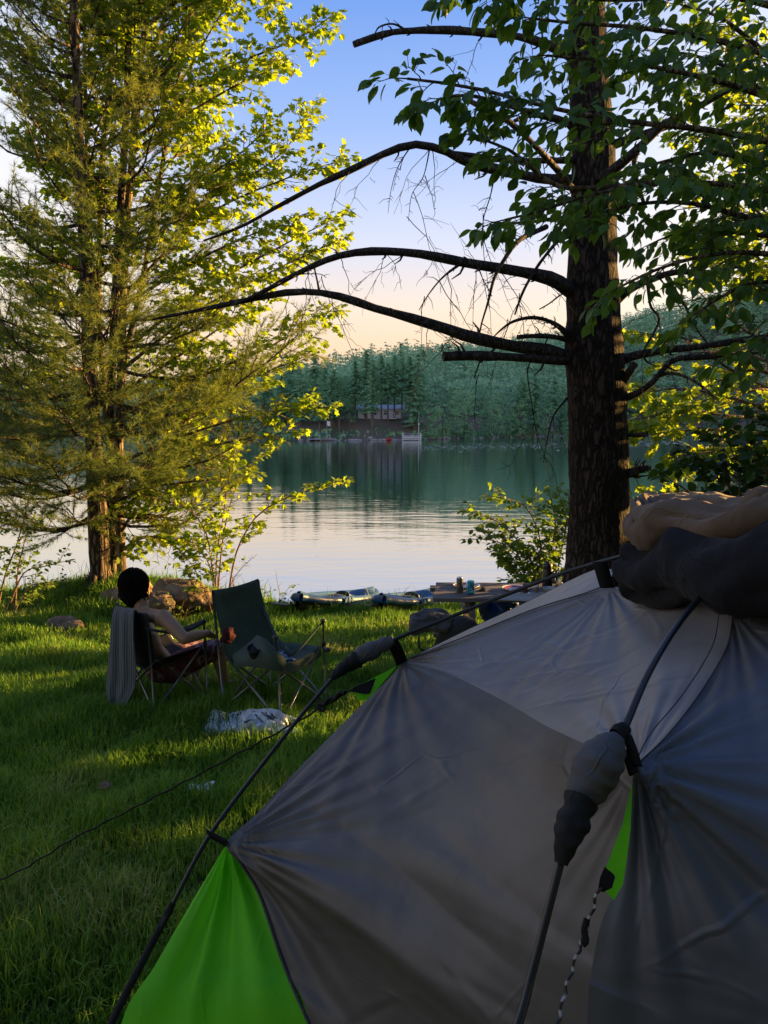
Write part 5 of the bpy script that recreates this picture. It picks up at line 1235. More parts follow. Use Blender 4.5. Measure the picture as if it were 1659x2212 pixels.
rp = tpath([(1000, 2560, .76), (1120, 2212, .87), (1150, 2100, .91), (1212, 1860, .98), (1240, 1760, 1.02), (1290, 1680, 1.05), (1346, 1580, 1.10), (1400, 1456, 1.20), (1460, 1356, 1.31), (1520, 1284, 1.43), (1576, 1240, 1.52), (1640, 1230, 1.6)], 80)
rp0 = np.array([rp[0][0] - .05, rp[0][1] - .06, G(.1, .6)])
part('pole', MB().tube(np.vstack([rp0[None], rp]), .0056, 12), M['pole'], tent, label='tent pole crossing the front of the fly')
def sleeve(pts, rad, mat, seed, name='pole_joint'):
    mb_ = MB(); P3 = spline(PP(pts), 34); rr = np.interp(np.linspace(0, 1, 34), np.linspace(0, 1, len(rad)), rad)
    mb_.tube(P3, rr, 18); A_ = mb_.v[-1]; c = np.repeat(P3, 18, 0); d = unit(A_ - c)
    ax = np.repeat(np.linspace(0, 1, 34), 18); th = np.tile(np.linspace(0, 6.28, 18, endpoint=False), 34)
    w = .05 * np.sin(ax * 24 + 2.2 * np.sin(th * 2 + seed) + 3 * vnoise(A_, 12, seed + 5)) + .22 * vnoise(A_, 22, seed) + .1 * vnoise(A_, 55, seed)
    mb_.v[-1] = A_ + d * (np.repeat(rr, 18) * w)[:, None]; return part(name, mb_, M[mat], tent)
sleeve([(742, 1440, 2.045), (775, 1420, 2.055), (810, 1400, 2.065), (850, 1383, 2.07)], [.013, .022, .025, .024, .019, .011], 'sleeve', 1.0)
sleeve([(716, 1466, 2.02), (735, 1448, 2.035), (755, 1436, 2.045), (775, 1424, 2.05)], [.007, .014, .019, .022, .024], 'sleeve_dark', 2.0, 'sleeve_end')
sleeve([(1254, 1735, 1.03), (1275, 1690, 1.045), (1300, 1640, 1.06), (1336, 1590, 1.09)], [.021, .029, .033, .032, .029, .021, .009], 'sleeve', 3.0)
sleeve([(1212, 1866, .975), (1222, 1826, .985), (1236, 1780, 1.0), (1258, 1728, 1.02)], [.010, .0135, .018, .024, .021, .025], 'sleeve_dark', 4.0, 'sleeve_end')
sleeve([(1330, 1592, 1.085), (1338, 1586, 1.09), (1350, 1572, 1.10)], [.012, .014, .010], 'web', 5.0, 'sleeve_end')
# webbing tags between poles and fly
def tag_strap(pts, w, across):
    q = spline(PP(pts), 10); ac = unit(np.array(across)) * w / 2
    o = part('strap', MB().grid(np.stack([q - ac, q + ac], 1)), M['web'], tent); return mod_solid(o, .004)
tag_strap([(846, 1386, 2.07), (858, 1405, 2.09), (868, 1432, 2.115)], .034, (1, .2, .45))
tag_strap([(448, 1800, 1.73), (468, 1810, 1.725), (492, 1823, 1.715)], .020, (-.3, 0, 1))
tag_strap([(1296, 1213, 1.915), (1303, 1240, 1.91), (1312, 1270, 1.905)], .036, (1, -.3, .1))
tag_strap([(1352, 1585, 1.09), (1366, 1620, 1.085), (1376, 1656, 1.08)], .018, (1, .4, -.3))
tag_strap([(1352, 1620, 1.085), (1362, 1650, 1.08), (1370, 1672, 1.075)], .016, (1, .4, .3))
tag_strap([(1578, 1240, 1.515), (1582, 1280, 1.49), (1586, 1330, 1.455)], .02, (1, .0, .2))
# guy lines
def cord(pts, r, n, name='guy_line', twist=True):
    q = spline([np.asarray(a) for a in pts], n); mb_ = MB(); th = np.linspace(0, n * .9, n); off = np.stack([np.cos(th), np.sin(th), np.sin(th)], -1) * r * .5
    mb_.tube(q + (off if twist else 0), r, 6); return part(name, mb_, M['web'], tent)
ge = P(-60, 1918, 2.6); cord([P(762, 1490, 2.065), P(740, 1502, 2.08), P(600, 1582, 2.2), P(400, 1688, 2.34), P(180, 1800, 2.48), ge, np.array([ge[0] - .9, ge[1] + .25, G(ge[0] - .9, ge[1])])], .0032, 160)
cord([P(742, 1497, 2.07), P(715, 1512, 2.085), P(690, 1525, 2.1), P(700, 1530, 2.09)], .007, 20)
# reflective chain-like guy at the right
mbc = MB(); q = spline(PP([(1296, 1920, .952), (1288, 1940, .948), (1270, 2000, .935), (1248, 2060, .915), (1225, 2130, .895), (1200, 2230, .86), (1160, 2400, .80)]), 90); th = np.linspace(0, 60, 90)
mbc.tube(q + np.stack([np.cos(th), 0 * th, np.sin(th)], -1) * .0018, .0022, 6)
mch, nt, out = newmat('reflective_cord'); L = nt.links.new
b = nd(nt, 'ShaderNodeBsdfPrincipled'); b.inputs['Roughness'].default_value = .35; wv = nd(nt, 'ShaderNodeTexWave'); wv.bands_direction = 'Z'; wv.inputs['Scale'].default_value = 26; L(coords(nt), wv.inputs['Vector'])
r = ramp(nt, [(.55, (.012, .012, .014)), (.9, (.36, .36, .38))], wv.outputs['Fac']); L(r.outputs['Color'], b.inputs['Base Color']); L(b.outputs[0], out.inputs['Surface'])
M['chain'] = mch; part('guy_line', mbc, mch, tent, label='reflective flecked guy cord at the right')
part('toggle', MB().tube(spline(PP([(1268, 1985, .93), (1262, 2010, .925), (1266, 2032, .92), (1258, 2040, .918)]), 12), .0045, 8), M['web'], tent)
# hub under the blankets
part('hub', MB().ell(P(1575, 1240, 1.54), (.03, .03, .02)), M['web'], tent)

# ================================================================== blankets heaped on the tent
def blanket(name, label, prof_rows, mat, thick=.02, seed=0, nu=90, nv=60, amp=.012, parent=None, folds=.016):
    rows = [spline(PP(r_), nu) for r_ in prof_rows]; rows = np.array(rows)               # rows stacked along the fold
    A = np.array([spline(list(rows[:, i]), nv) for i in range(nu)])
    N = grid_normals(A); nz = vnoise(A, 5, seed).reshape(nu, nv) + .6 * vnoise(A, 12, seed + 4).reshape(nu, nv) + .25 * vnoise(A, 30, seed + 7).reshape(nu, nv)
    uu = np.linspace(0, 1, nu)[:, None]; vv_ = np.linspace(0, 1, nv)[None]
    lon = np.array([[mnoise.noise(Vector((a_ * 2.6 + seed, b_ * 11.0, seed * .7))) + .5 * mnoise.noise(Vector((a_ * 5.2 + seed, b_ * 21.0, 3.1 + seed))) for b_ in np.linspace(0, 1, nv)] for a_ in np.linspace(0, 1, nu)])
    A = A + N * (amp * nz + folds * 2.4 * (.35 - np.abs(lon)) + folds * .5 * .6 * np.sin(vv_ * 15 + 2.2 * np.sin(uu * 5 + seed)))[:, :, None]
    A = A + (folds * 1.4 * np.sin(uu * 9 + seed) * np.sin(uu * 4.3 + 1))[:, :, None] * UP
    cen = A.mean(1, keepdims=True); tk = (np.clip((uu - .88) / .12, 0, 1) ** 3)[:, :, None] * .97; A = A * (1 - tk) + cen * tk
    o = single(name, MB().grid(A), mat, label, 'blanket') if parent is None else part(name, MB().grid(A), mat, parent)
    return mod_solid(o, thick, 0)
M['tan'] = fabric_mat('tan_fleece', (.14, .098, .072), (.165, .118, .086), .95, 8, .4, 300, spec=.1, sheen=.12)
M['char'] = fabric_mat('charcoal_fleece', (.016, .017, .023), (.022, .023, .030), .95, 8, .5, 300, spec=.1, sheen=.05)
blanket('charcoal_blanket', 'dark charcoal blanket bundled on top of the tent under the tan one',
        [[(1372, 1280, 1.80), (1450, 1286, 1.68), (1560, 1308, 1.50), (1700, 1330, 1.36), (1820, 1340, 1.32)],
         [(1345, 1254, 1.76), (1440, 1272, 1.60), (1560, 1298, 1.42), (1700, 1318, 1.28), (1820, 1325, 1.26)],
         [(1338, 1222, 1.76), (1430, 1250, 1.58), (1550, 1282, 1.40), (1700, 1300, 1.27), (1820, 1300, 1.25)],
         [(1352, 1192, 1.78), (1430, 1200, 1.58), (1540, 1215, 1.40), (1680, 1220, 1.28), (1820, 1215, 1.26)],
         [(1375, 1165, 1.80), (1440, 1152, 1.62), (1540, 1168, 1.46), (1660, 1150, 1.36), (1820, 1130, 1.34)],
         [(1395, 1152, 1.86), (1450, 1140, 1.74), (1550, 1150, 1.62), (1680, 1128, 1.55), (1820, 1110, 1.5)],
         [(1420, 1165, 1.98), (1480, 1150, 1.9), (1580, 1150, 1.8), (1700, 1130, 1.72), (1820, 1120, 1.7)],
         [(1420, 1260, 2.05), (1480, 1260, 2.0), (1580, 1260, 1.9), (1700, 1250, 1.8), (1820, 1240, 1.78)]], M['char'], .02, 3)
tanb = blanket('tan_blanket', 'folded tan fleece blanket heaped on the tent top, edge lit orange',
        [[(1368, 1156, 1.80), (1440, 1170, 1.66), (1540, 1176, 1.54), (1660, 1150, 1.44), (1790, 1130, 1.40)],
         [(1360, 1140, 1.79), (1430, 1158, 1.62), (1540, 1158, 1.50), (1660, 1135, 1.40), (1790, 1120, 1.36)],
         [(1362, 1112, 1.80), (1400, 1118, 1.63), (1520, 1120, 1.50), (1640, 1108, 1.41), (1790, 1090, 1.37)],
         [(1372, 1092, 1.83), (1400, 1092, 1.68), (1520, 1104, 1.55), (1630, 1096, 1.46), (1790, 1075, 1.42)],
         [(1390, 1084, 1.88), (1420, 1086, 1.76), (1510, 1104, 1.64), (1625, 1094, 1.55), (1790, 1075, 1.5)],
         [(1400, 1094, 1.92), (1450, 1098, 1.80), (1530, 1112, 1.70), (1625, 1102, 1.60), (1790, 1085, 1.55)],
         [(1392, 1088, 1.96), (1440, 1080, 1.86), (1530, 1094, 1.76), (1625, 1086, 1.66), (1790, 1076, 1.62)],
         [(1395, 1080, 2.02), (1470, 1074, 1.94), (1540, 1086, 1.86), (1620, 1082, 1.78), (1790, 1080, 1.72)],
         [(1400, 1150, 2.08), (1470, 1150, 2.0), (1540, 1150, 1.92), (1620, 1150, 1.84), (1790, 1150, 1.8)]], M['tan'], .016, 9, amp=.010)
blanket('raised_corner', None,
        [[(1600, 1118, 1.50), (1640, 1108, 1.48), (1680, 1100, 1.46), (1720, 1110, 1.45)],
         [(1610, 1092, 1.50), (1630, 1074, 1.48), (1660, 1070, 1.46), (1690, 1100, 1.45)],
         [(1622, 1072, 1.53), (1634, 1064, 1.51), (1654, 1064, 1.5), (1680, 1104, 1.49)],
         [(1640, 1074, 1.58), (1650, 1072, 1.56), (1662, 1076, 1.55), (1690, 1120, 1.53)],
         [(1640, 1120, 1.60), (1660, 1120, 1.58), (1680, 1130, 1.57), (1700, 1140, 1.56)]], M['tan'], .014, 15, 40, 40, .006, tanb, .003)
# ================================================================== camp chairs
M['chair_green'] = fabric_mat('chair_green_cloth', (.035, .062, .045), (.045, .075, .055), .75, 7, .3, 500, spec=.25)
M['chair_lt'] = fabric_mat('chair_sage_cloth', (.042, .07, .06), (.055, .088, .074), .75, 9, .3, 500, spec=.25)
M['chair_black'] = fabric_mat('chair_black_cloth', (.020, .022, .024), (.028, .030, .032), .8, 7, .3, 500, spec=.2)
M['chair_tube'] = solid('chair_tube', (.16, .17, .19), .3, .5, .7, .1)
M['plastic'] = solid('black_plastic', (.02, .021, .023), .4, .4)

def camp_chair(name, label, loc, facing, seatm, backm, backh=.86, sag=.09, armr=True, sw=.27, lean=.13):
    a = math.atan2(-facing[0], facing[1])
    t = thing(name, label, 'camp chair', loc, None, a)
    def tube(nm, p, q, r=.0095): return part(nm, MB().tube([p, q], r, 9), M['chair_tube'], t, local=True)
    fz, bz = .43, .40
    FL, FR, BL_, BR = (-sw, .25, fz), (sw, .25, fz), (-sw, -.22, bz), (sw, -.22, bz)
    feet = {'FL': (-sw, .30, 0), 'FR': (sw, .30, 0), 'BL': (-sw, -.27, 0), 'BR': (sw, -.27, 0)}
    # crossed legs on all four sides
    for nm, p, q in (('FL', feet['FL'], (sw, .25, fz)), ('FR', feet['FR'], (-sw, .255, fz)), ('BL', feet['BL'], (sw, -.23, bz)), ('BR', feet['BR'], (-sw, -.22, bz)),
                     ('FL', feet['FL'], (-sw, -.22, bz)), ('BL', feet['BL'], (-sw, .25, fz)), ('FR', feet['FR'], (sw, -.22, bz)), ('BR', feet['BR'], (sw, .25, fz))):
        o_ = tube('leg', p, q)
    for k, f in feet.items(): part('foot', MB().lathe([(.018, 0), (.020, .012), (.014, .05)], f, 10), M['plastic'], t, local=True)
    for sx in (-1, 1):
        tube('back_post', (sx * sw, -.27, .02), (sx * (sw - .01), -.27 - lean, backh))
        tube('arm_post', (sx * sw, .30, .02), (sx * (sw + .015), .27, .63))
        part('joint', MB().tube([(sx * sw, .29, .40), (sx * sw, .285, .47)], .017, 9), M['plastic'], t, local=True)
        part('knob', MB().ell((sx * (sw + .015), .27, .635), (.022, .022, .016)), M['plastic'], t, local=True)
    nu, nv = 17, 15
    U = np.linspace(-1, 1, nu)[:, None]; V = np.linspace(0, 1, nv)[None]
    S = np.stack([U * sw * (1 + 0 * V), -.22 + .47 * V + 0 * U, (bz + (fz - bz) * V) - sag * (1 - U ** 2) * (1 - .45 * V) - .02 * np.sin(V * 3.14) * (1 - abs(U))], -1)
    o_ = part('seat', MB().grid(S), seatm, t, local=True); mod_solid(o_, .006)
    fl = np.stack([U * sw + 0 * V, .25 + 0 * U * V + .01 * V, fz - sag * (1 - U ** 2) * .55 - .07 * V], -1); o_ = part('front_flap', MB().grid(fl), seatm, t, local=True); mod_solid(o_, .005)
    Bk = np.stack([U * (sw - .008 * V), -.225 - (.05 + lean) * V + 0 * U - .055 * (1 - U ** 2) * np.sin(V * 2.6 + .3), bz - .02 + (backh - bz + .03) * V - .02 * (1 - U ** 2) * (V > .5) * V - .06 * (1 - U ** 2) * (1 - V)], -1)
    o_ = part('backrest', MB().grid(Bk), backm, t, local=True); mod_solid(o_, .007)
    for sx in (-1, 1):
        if not armr: continue
        s = np.linspace(0, 1, 14); y = -.26 - .06 + (.27 + .32) * s; z = .66 - .03 * s - .05 * np.sin(s * math.pi); w_ = .035 + .02 * np.sin(s * math.pi)
        A_ = np.stack([np.stack([sx * (sw + .01) - w_, y, z], -1), np.stack([sx * (sw + .01) + w_, y, z - .004], -1)], 1)
        o_ = part('armrest', MB().grid(A_), seatm, t, local=True); mod_solid(o_, .008)
    return t

pc = P(353, 1508, 5.85); pc[2] = G(pc[0], pc[1])
ch1 = camp_chair('camp_chair', 'black folding camp chair the bare backed person sits in', pc, (.72, .69), M['chair_black'], M['chair_black'], .76, .13, lean=.03); ch1.scale = (1, .8, 1)
gc = P(592, 1520, 5.66); gc[2] = G(gc[0], gc[1])
ch2 = camp_chair('camp_chair', 'empty green folding camp chair with a cup holder, right of the seated person', gc, (.84, -.54), M['chair_lt'], M['chair_green'], .89, .07, armr=False, sw=.265, lean=.10)
# its loose strap arm and the swung out arm strut
c2 = ch2.matrix_basis if False else None
def ch2w(p):
    a = ch2.rotation_euler[2]; c_, s_ = math.cos(a), math.sin(a); return np.array([p[0] * c_ - p[1] * s_ + gc[0], p[0] * s_ + p[1] * c_ + gc[1], p[2] + gc[2]])
def part_rot(name, mb, mat, parent):   # world-space vertices under a rotated parent
    v = mb.verts() - worldloc(parent); a = -parent.rotation_euler[2]; c_, s_ = math.cos(a), math.sin(a)
    mb.v = [np.stack([v[:, 0] * c_ - v[:, 1] * s_, v[:, 0] * s_ + v[:, 1] * c_, v[:, 2]], -1)]; return part(name, mb, mat, parent, local=True)
st_ = spline([ch2w((-.26, -.36, .70)), P(596, 1378, 5.78), P(608, 1392, 5.70), P(635, 1411, 5.60), ch2w((-.28, .27, .63))], 20)
sa = unit(np.array([.35, .3, .8])) * .022
o_ = part_rot('arm_strap', MB().grid(np.stack([st_ - sa, st_ + sa], 1)), M['chair_lt'], ch2); mod_solid(o_, .006)
part_rot('arm_strut', MB().tube([ch2w((-.265, .29, .43)), P(708, 1404, 5.55)], .009, 9), M['chair_tube'], ch2)
part_rot('knob', MB().ell(P(708, 1404, 5.55), (.022, .022, .02)), M['plastic'], ch2)
# cup holder panel slung on the near arm
A_ = np.array([[P(503, 1415, 5.45), P(506, 1442, 5.40)], [P(528, 1396, 5.42), P(535, 1440, 5.32)], [P(556, 1372, 5.35), P(570, 1444, 5.27)], [P(572, 1380, 5.3), P(590, 1448, 5.24)], [P(618, 1424, 5.25), P(612, 1450, 5.22)]])
o_ = part_rot('arm_panel', MB().grid(A_), M['chair_lt'], ch2); mod_solid(o_, .006)
cc = P(548, 1402, 5.33); o_ = part_rot('cup_holder', MB().lathe([(.045, .0), (.048, .012), (.042, .012), (.040, -.05), (.03, -.09)], cc, 18, Matrix.Rotation(.5, 3, 'X')), M['chair_black'], ch2)

# striped towel over the back of the person's chair
M['towel'] = fabric_mat('striped_towel', (.038, .046, .05), (.05, .058, .062), .95, 6, .4, 300, spec=.05, stripes=('X', 15.0, (.11, .122, .122)), sheen=.1)
nu, nv = 44, 60; tw = MB()
top_l, top_r = P(255, 1322, 5.86), P(291, 1327, 5.62)
U = np.linspace(0, 1, nu); A_ = np.zeros((nu, nv, 3))
lft = spline(PP([(264, 1340, 5.96), (254, 1312, 5.86), (246, 1322, 5.72), (240, 1390, 5.68), (234, 1450, 5.67), (229, 1490, 5.67), (233, 1530, 5.66)]), nv)
rgt = spline(PP([(302, 1340, 5.72), (294, 1318, 5.60), (290, 1328, 5.47), (293, 1390, 5.43), (296, 1450, 5.42), (289, 1490, 5.42), (266, 1532, 5.44)]), nv)
for i, u in enumerate(U):
    A_[i] = lft * (1 - u) + rgt * u
vv = np.linspace(0, 1, nv)[None]; fold = (np.sin(U[:, None] * 13 + 1.4 * np.sin(vv * 3 + 1)) * .013 + np.sin(U[:, None] * 31 + 1 + 2.2 * np.sin(vv * 4)) * .004) * sstep(.1, .5, vv)
A_ += fold[:, :, None] * np.array([-.55, -.8, 0]); A_[:, :, 2] += .02 * np.sin(U * 9)[:, None] * vv ** 4
o_ = single('beach_towel', MB().grid(A_), M['towel'], 'grey towel with thin pale stripes hanging over the back of the occupied chair', 'towel'); mod_solid(o_, .008)

# ================================================================== the person
M['skin'] = noise_mat('skin', [(.3, (.22, .13, .075)), (.7, (.28, .17, .10))], 9, .55, .12, 90, spec=.35, bdist=.003)
M['hair'] = noise_mat('dark_hair', [(.35, (.004, .0035, .0035)), (.7, (.010, .008, .007))], 30, .85, .9, 70, stretch=(1, 1, .45), spec=.06, bdist=.02)
def bake(o):
    dg = bpy.context.evaluated_depsgraph_get(); dg.update()
    me = bpy.data.meshes.new_from_object(o.evaluated_get(dg)); old = o.data; o.modifiers.clear(); o.data = me
    for p_ in me.polygons: p_.use_smooth = True
    return o
def remesh(o, vox, it=6, fac=.5):
    m_ = o.modifiers.new('join', 'REMESH'); m_.mode = 'VOXEL'; m_.voxel_size = vox; m_.use_smooth_shade = True
    s_ = o.modifiers.new('soft', 'SMOOTH'); s_.iterations = it; s_.factor = fac; return bake(o)
def cap_tube(mb_, pts, rad, n=16, m=24, squash=None):
    q = spline(pts, m); rr = np.interp(np.linspace(0, 1, m), np.linspace(0, 1, len(rad)), rad); mb_.tube(q, rr, n, squash=squash)
    mb_.ell(q[0], (rr[0],) * 3); mb_.ell(q[-1], (rr[-1],) * 3)
fwd = unit(np.array([.74, .67, 0])); rt = np.array([fwd[1], -fwd[0], 0])
hipc = P(352, 1438, 5.88)
Rsh, Lsh = P(352, 1333, 5.58), P(262, 1335, 6.02)
neck = P(302, 1318, 5.80); head = P(296, 1266, 5.84)
body = MB()
Mt = np.stack([rt, fwd, UP], 1)      # columns: right, forward, up
def ringstack(centers, hw, hd):      # elliptical torso sections: half width, half depth
    cs = spline(centers, 26); k = np.linspace(0, 1, 26); hw_ = np.interp(k, np.linspace(0, 1, len(hw)), hw); hd_ = np.interp(k, np.linspace(0, 1, len(hd)), hd)
    a = np.linspace(0, 2 * math.pi, 28, endpoint=False)
    A_ = np.array([c + w_ * np.cos(a)[:, None] * rt + d_ * np.sin(a)[:, None] * fwd * np.where(np.sin(a) < 0, .85 + .15 * np.abs(np.cos(a)) ** 2, 1)[:, None] for c, w_, d_ in zip(cs, hw_, hd_)])
    b0 = body.n; body.grid(A_, closed_v=True); body.f.append(np.array([list(range(b0, b0 + 28))[::-1]])); body.f.append(np.array([list(range(b0 + 25 * 28, b0 + 26 * 28))]))
shc = (Rsh + Lsh) / 2
spine = [hipc - UP * .06, hipc + UP * .06 - fwd * .03, hipc * .55 + shc * .45 - fwd * .06, shc * .8 + hipc * .2 - fwd * .045, shc - fwd * .01 + UP * .0, neck + fwd * .01]
ringstack(spine, [.165, .165, .150, .168, .19, .19, .12, .055], [.11, .115, .105, .115, .118, .11, .08, .055])
for s_, q in ((1, Rsh), (-1, Lsh)): body.ell(q - UP * .01, (.07, .066, .066)); cap_tube(body, [neck - UP * .02, (neck + q) / 2 - UP * .01 - fwd * .01, q - UP * .005], [.06, .055, .055], 12, 12)
cap_tube(body, [neck - UP * .04, neck + UP * .04 + fwd * .015, head - UP * .05 + fwd * .01], [.062, .055, .058], 14, 10)
# head with face
hx = unit(fwd * .9 + rt * .1)
Mh = np.stack([np.cross(hx, UP), hx, UP], 1)
def hp(x, y, z): return head + Mh @ np.array([x, y, z])
body.ell(head + UP * .01, (.076, .095, .112), Mh, 14, 18); body.ell(hp(0, .03, -.06), (.058, .065, .06), Mh); body.ell(hp(0, .062, -.095), (.03, .025, .022), Mh)
body.ell(hp(0, .105, -.02), (.014, .022, .022), Mh); body.ell(hp(0, .098, .0), (.011, .015, .03), Mh)
body.ell(hp(0, .088, -.058), (.025, .012, .008), Mh); body.ell(hp(0, .086, -.070), (.022, .012, .008), Mh)
for s_ in (-1, 1): body.ell(hp(s_ * .078, .0, -.005), (.012, .022, .034), Mh); body.ell(hp(s_ * .032, .088, .032), (.024, .010, .008), Mh)
# arms
Rel, Rwr = P(398, 1380, 5.46), P(452, 1368, 5.70)
cap_tube(body, [Rsh, Rsh * .5 + Rel * .5 + rt * .008, Rel], [.060, .053, .043], 14, 18); cap_tube(body, [Rel, Rel * .6 + Rwr * .4 + UP * .006, Rwr], [.043, .043, .027], 14, 18)
knR, anR = P(476, 1396, 6.02), P(486, 1486, 6.02); knL, anL = P(436, 1398, 6.32), P(418, 1478, 6.20)
def hand(wr, dirv, palm_up, side, curl, thumb_side):
    d = unit(dirv); nrm = unit(palm_up - d * np.dot(palm_up, d)); s = np.cross(d, nrm) * side
    pm = wr + d * .045
    body.ell(pm, (.040, .052, .016), np.stack([s, d, nrm], 1)); cap_tube(body, [wr - d * .02, pm], [.027, .024], 12, 6)
    for i, (o_, L_) in enumerate(((.031, .072), (.011, .080), (-.010, .075), (-.030, .060))):
        b_ = pm + d * .042 + s * o_; c1 = d * math.cos(curl * .5) - nrm * math.sin(curl * .5); c2 = d * math.cos(curl * 1.3) - nrm * math.sin(curl * 1.3); c3 = d * math.cos(curl * 2) - nrm * math.sin(curl * 2)
        p1 = b_ + c1 * L_ * .45 + s * o_ * .15; p2 = p1 + c2 * L_ * .32; p3 = p2 + c3 * L_ * .25
        body.tube([b_ - d * .012, b_, p1, p2, p3], [.010, .0098, .0092, .0085, .0068], 9)
    tb_ = pm - d * .015 + s * .034; body.tube([tb_, tb_ + unit(s + d * .8) * .03 - nrm * .004, tb_ + unit(s * .5 + d) * .058 - nrm * .012, tb_ + unit(s * .3 + d) * .075 - nrm * .02], [.014, .0125, .0105, .008], 9)
hand(Rwr, unit(knR + UP * .07 - Rwr), UP + rt * .3, -1, .45, 1)
Lel = P(330, 1400, 6.28); Lwr = P(400, 1392, 6.30)
cap_tube(body, [Lsh, Lsh * .5 + Lel * .5 - rt * .01, Lel], [.058, .052, .043], 14, 16); cap_tube(body, [Lel, Lel * .6 + Lwr * .4, Lwr], [.043, .042, .027], 14, 16); hand(Lwr, unit(knL + UP * .06 - Lwr), UP - rt * .3, 1, .4, 1)
# legs
hR = hipc + rt * .095 - UP * .01 + fwd * .02; hL = hipc - rt * .095 - UP * .01 + fwd * .02
for h_, k_, a_ in ((hR, knR, anR), (hL, knL, anL)):
    cap_tube(body, [h_, h_ * .5 + k_ * .5 + UP * .005, k_], [.090, .080, .058], 16, 20)
    bk = unit(np.cross(rt, k_ - a_)); cap_tube(body, [k_, k_ * .68 + a_ * .32 - fwd * .018, k_ * .3 + a_ * .7 - fwd * .006, a_], [.056, .057, .042, .035], 14, 22)
    ft = a_ - UP * .045; toe = ft + unit(fwd + rt * .25) * .19 - UP * .005; toe[2] = G(toe[0], toe[1]) + .022; heel = ft - fwd * .03; heel[2] = G(heel[0], heel[1]) + .03
    cap_tube(body, [heel, (heel + toe) / 2 + UP * .022, toe], [.032, .036, .024], 12, 12); cap_tube(body, [a_, (heel + ft) / 2], [.035, .034], 12, 6)
    sfd = unit(np.cross(toe - heel, UP))
    for i in range(5): q = toe + sfd * (.026 - .013 * i) ; body.tube([q, q + unit(toe - heel) * (.034 - .004 * abs(i - 1)), q + unit(toe - heel) * (.042 - .005 * abs(i - 1))], [.0105, .009, .005], 8)
person = thing('person', 'bare backed person with thick dark hair in maroon shorts, sitting facing the lake', 'person', np.array([hipc[0], hipc[1], G(hipc[0], hipc[1])]))
bo = part('body', body, M['skin'], person); remesh(bo, .0065, 8, .5)
bo.data.materials.clear(); bo.data.materials.append(M['skin'])
hair = MB()
hair.ell(hp(0, -.022, .022), (.092, .104, .118), Mh, 16, 20); hair.ell(hp(0, -.045, -.05), (.092, .078, .085), Mh, 14, 18); hair.ell(hp(0, -.038, -.095), (.075, .055, .055), Mh)
for s_ in (-1, 1): hair.ell(hp(s_ * .062, -.005, -.03), (.036, .05, .075), Mh)
for i in range(130):
    v_ = unit(rng.normal(0, 1, 3)); 
    if v_[1] > .45: continue
    hair.ell(hp(v_[0] * .08, v_[1] * .098 - .025, v_[2] * .13 - .022), tuple(rng.uniform(.012, .026, 3)), Mh, 6, 8)
ho = part('hair', hair, M['hair'], person); remesh(ho, .007, 6, .5); ho.data.materials.clear(); ho.data.materials.append(M['hair'])
lk = MB(); gh = np.random.default_rng(77)
for i in range(520):     # loose wavy locks over the head and down the nape
    az = gh.uniform(-2.75, 2.75); el0 = gh.uniform(.35, 1.45); q_ = []
    x0 = math.sin(az); y0 = -math.cos(az); dl = gh.uniform(.5, 1.25); lr_ = 1.0 + gh.uniform(-.03, .07)
    for k in range(9):
        e_ = el0 - dl * k / 8 * 1.5; rr_ = lr_ + .02 * math.sin(k * 1.1 + i) + gh.normal(0, .006)
        if e_ > -.5: q_.append(hp(.094 * rr_ * math.cos(e_) * x0, -.024 + .112 * rr_ * math.cos(e_) * y0, .022 + .122 * rr_ * math.sin(e_)))
        else: q_.append(q_[-1] + Mh @ np.array([gh.normal(0, .004), gh.normal(0, .004) - .001 * y0, -.018]))
    lk.tube(spline(q_, 14), np.concatenate([[.002], np.full(11, gh.uniform(.0018, .0042)), [.004, .0012]]), 5)
part('hair_locks', lk, M['hair'], person)['kind'] = 'stuff'
beard = MB(); beard.ell(hp(0, .058, -.088), (.05, .035, .036), Mh); 
for s_ in (-1, 1): beard.ell(hp(s_ * .05, .025, -.07), (.024, .042, .045), Mh)
be = part('beard', beard, M['hair'], person); remesh(be, .007, 3, .5); be.data.materials.clear(); be.data.materials.append(M['hair'])
# shorts: dark band at the waist and patterned maroon legs
msh, nt, out = newmat('patterned_shorts'); L = nt.links.new
b = nd(nt, 'ShaderNodeBsdfPrincipled'); b.inputs['Roughness'].default_value = .85; v = coords(nt)
n = nd(nt, 'ShaderNodeTexVoronoi'); n.inputs['Scale'].default_value = 13; L(v, n.inputs['Vector']); n2 = nd(nt, 'ShaderNodeTexNoise'); n2.inputs['Scale'].default_value = 9; L(v, n2.inputs['Vector'])
r = ramp(nt, [(.0, (.05, .014, .018)), (.42, (.10, .025, .03)), (.55, (.22, .15, .17)), (.62, (.09, .02, .03)), (.85, (.03, .018, .03))], n2.outputs['Fac']); r.color_ramp.interpolation = 'CONSTANT'; L(r.outputs['Color'], b.inputs['Base Color']); L(b.outputs[0], out.inputs['Surface'])
sh = MB()
body_b = body; body = sh
for h_, k_ in ((hR, knR), (hL, knL)):
    e_ = h_ * .16 + k_ * .84; cap_tube(sh, [h_, (h_ + e_) / 2 + UP * .002, e_], [.112, .104, .088], 16, 16)
sh.ell(hipc + UP * .0, (.185, .132, .10), Mt, 12, 18); sh.ell(hipc - UP * .04, (.17, .14, .09), Mt, 12, 18)
so = part('shorts', sh, msh, person); remesh(so, .008, 6, .5); so.data.materials.clear(); so.data.materials.append(msh)
wb = MB(); a = np.linspace(0, 2 * math.pi, 40, endpoint=False)
wb.grid(np.array([hipc + UP * z_ + np.cos(a)[:, None] * rt * w_ + np.sin(a)[:, None] * fwd * w_ * .72 - fwd * .004 for z_, w_ in ((.045, .184), (.05, .190), (.082, .184), (.085, .176))]), closed_v=True)
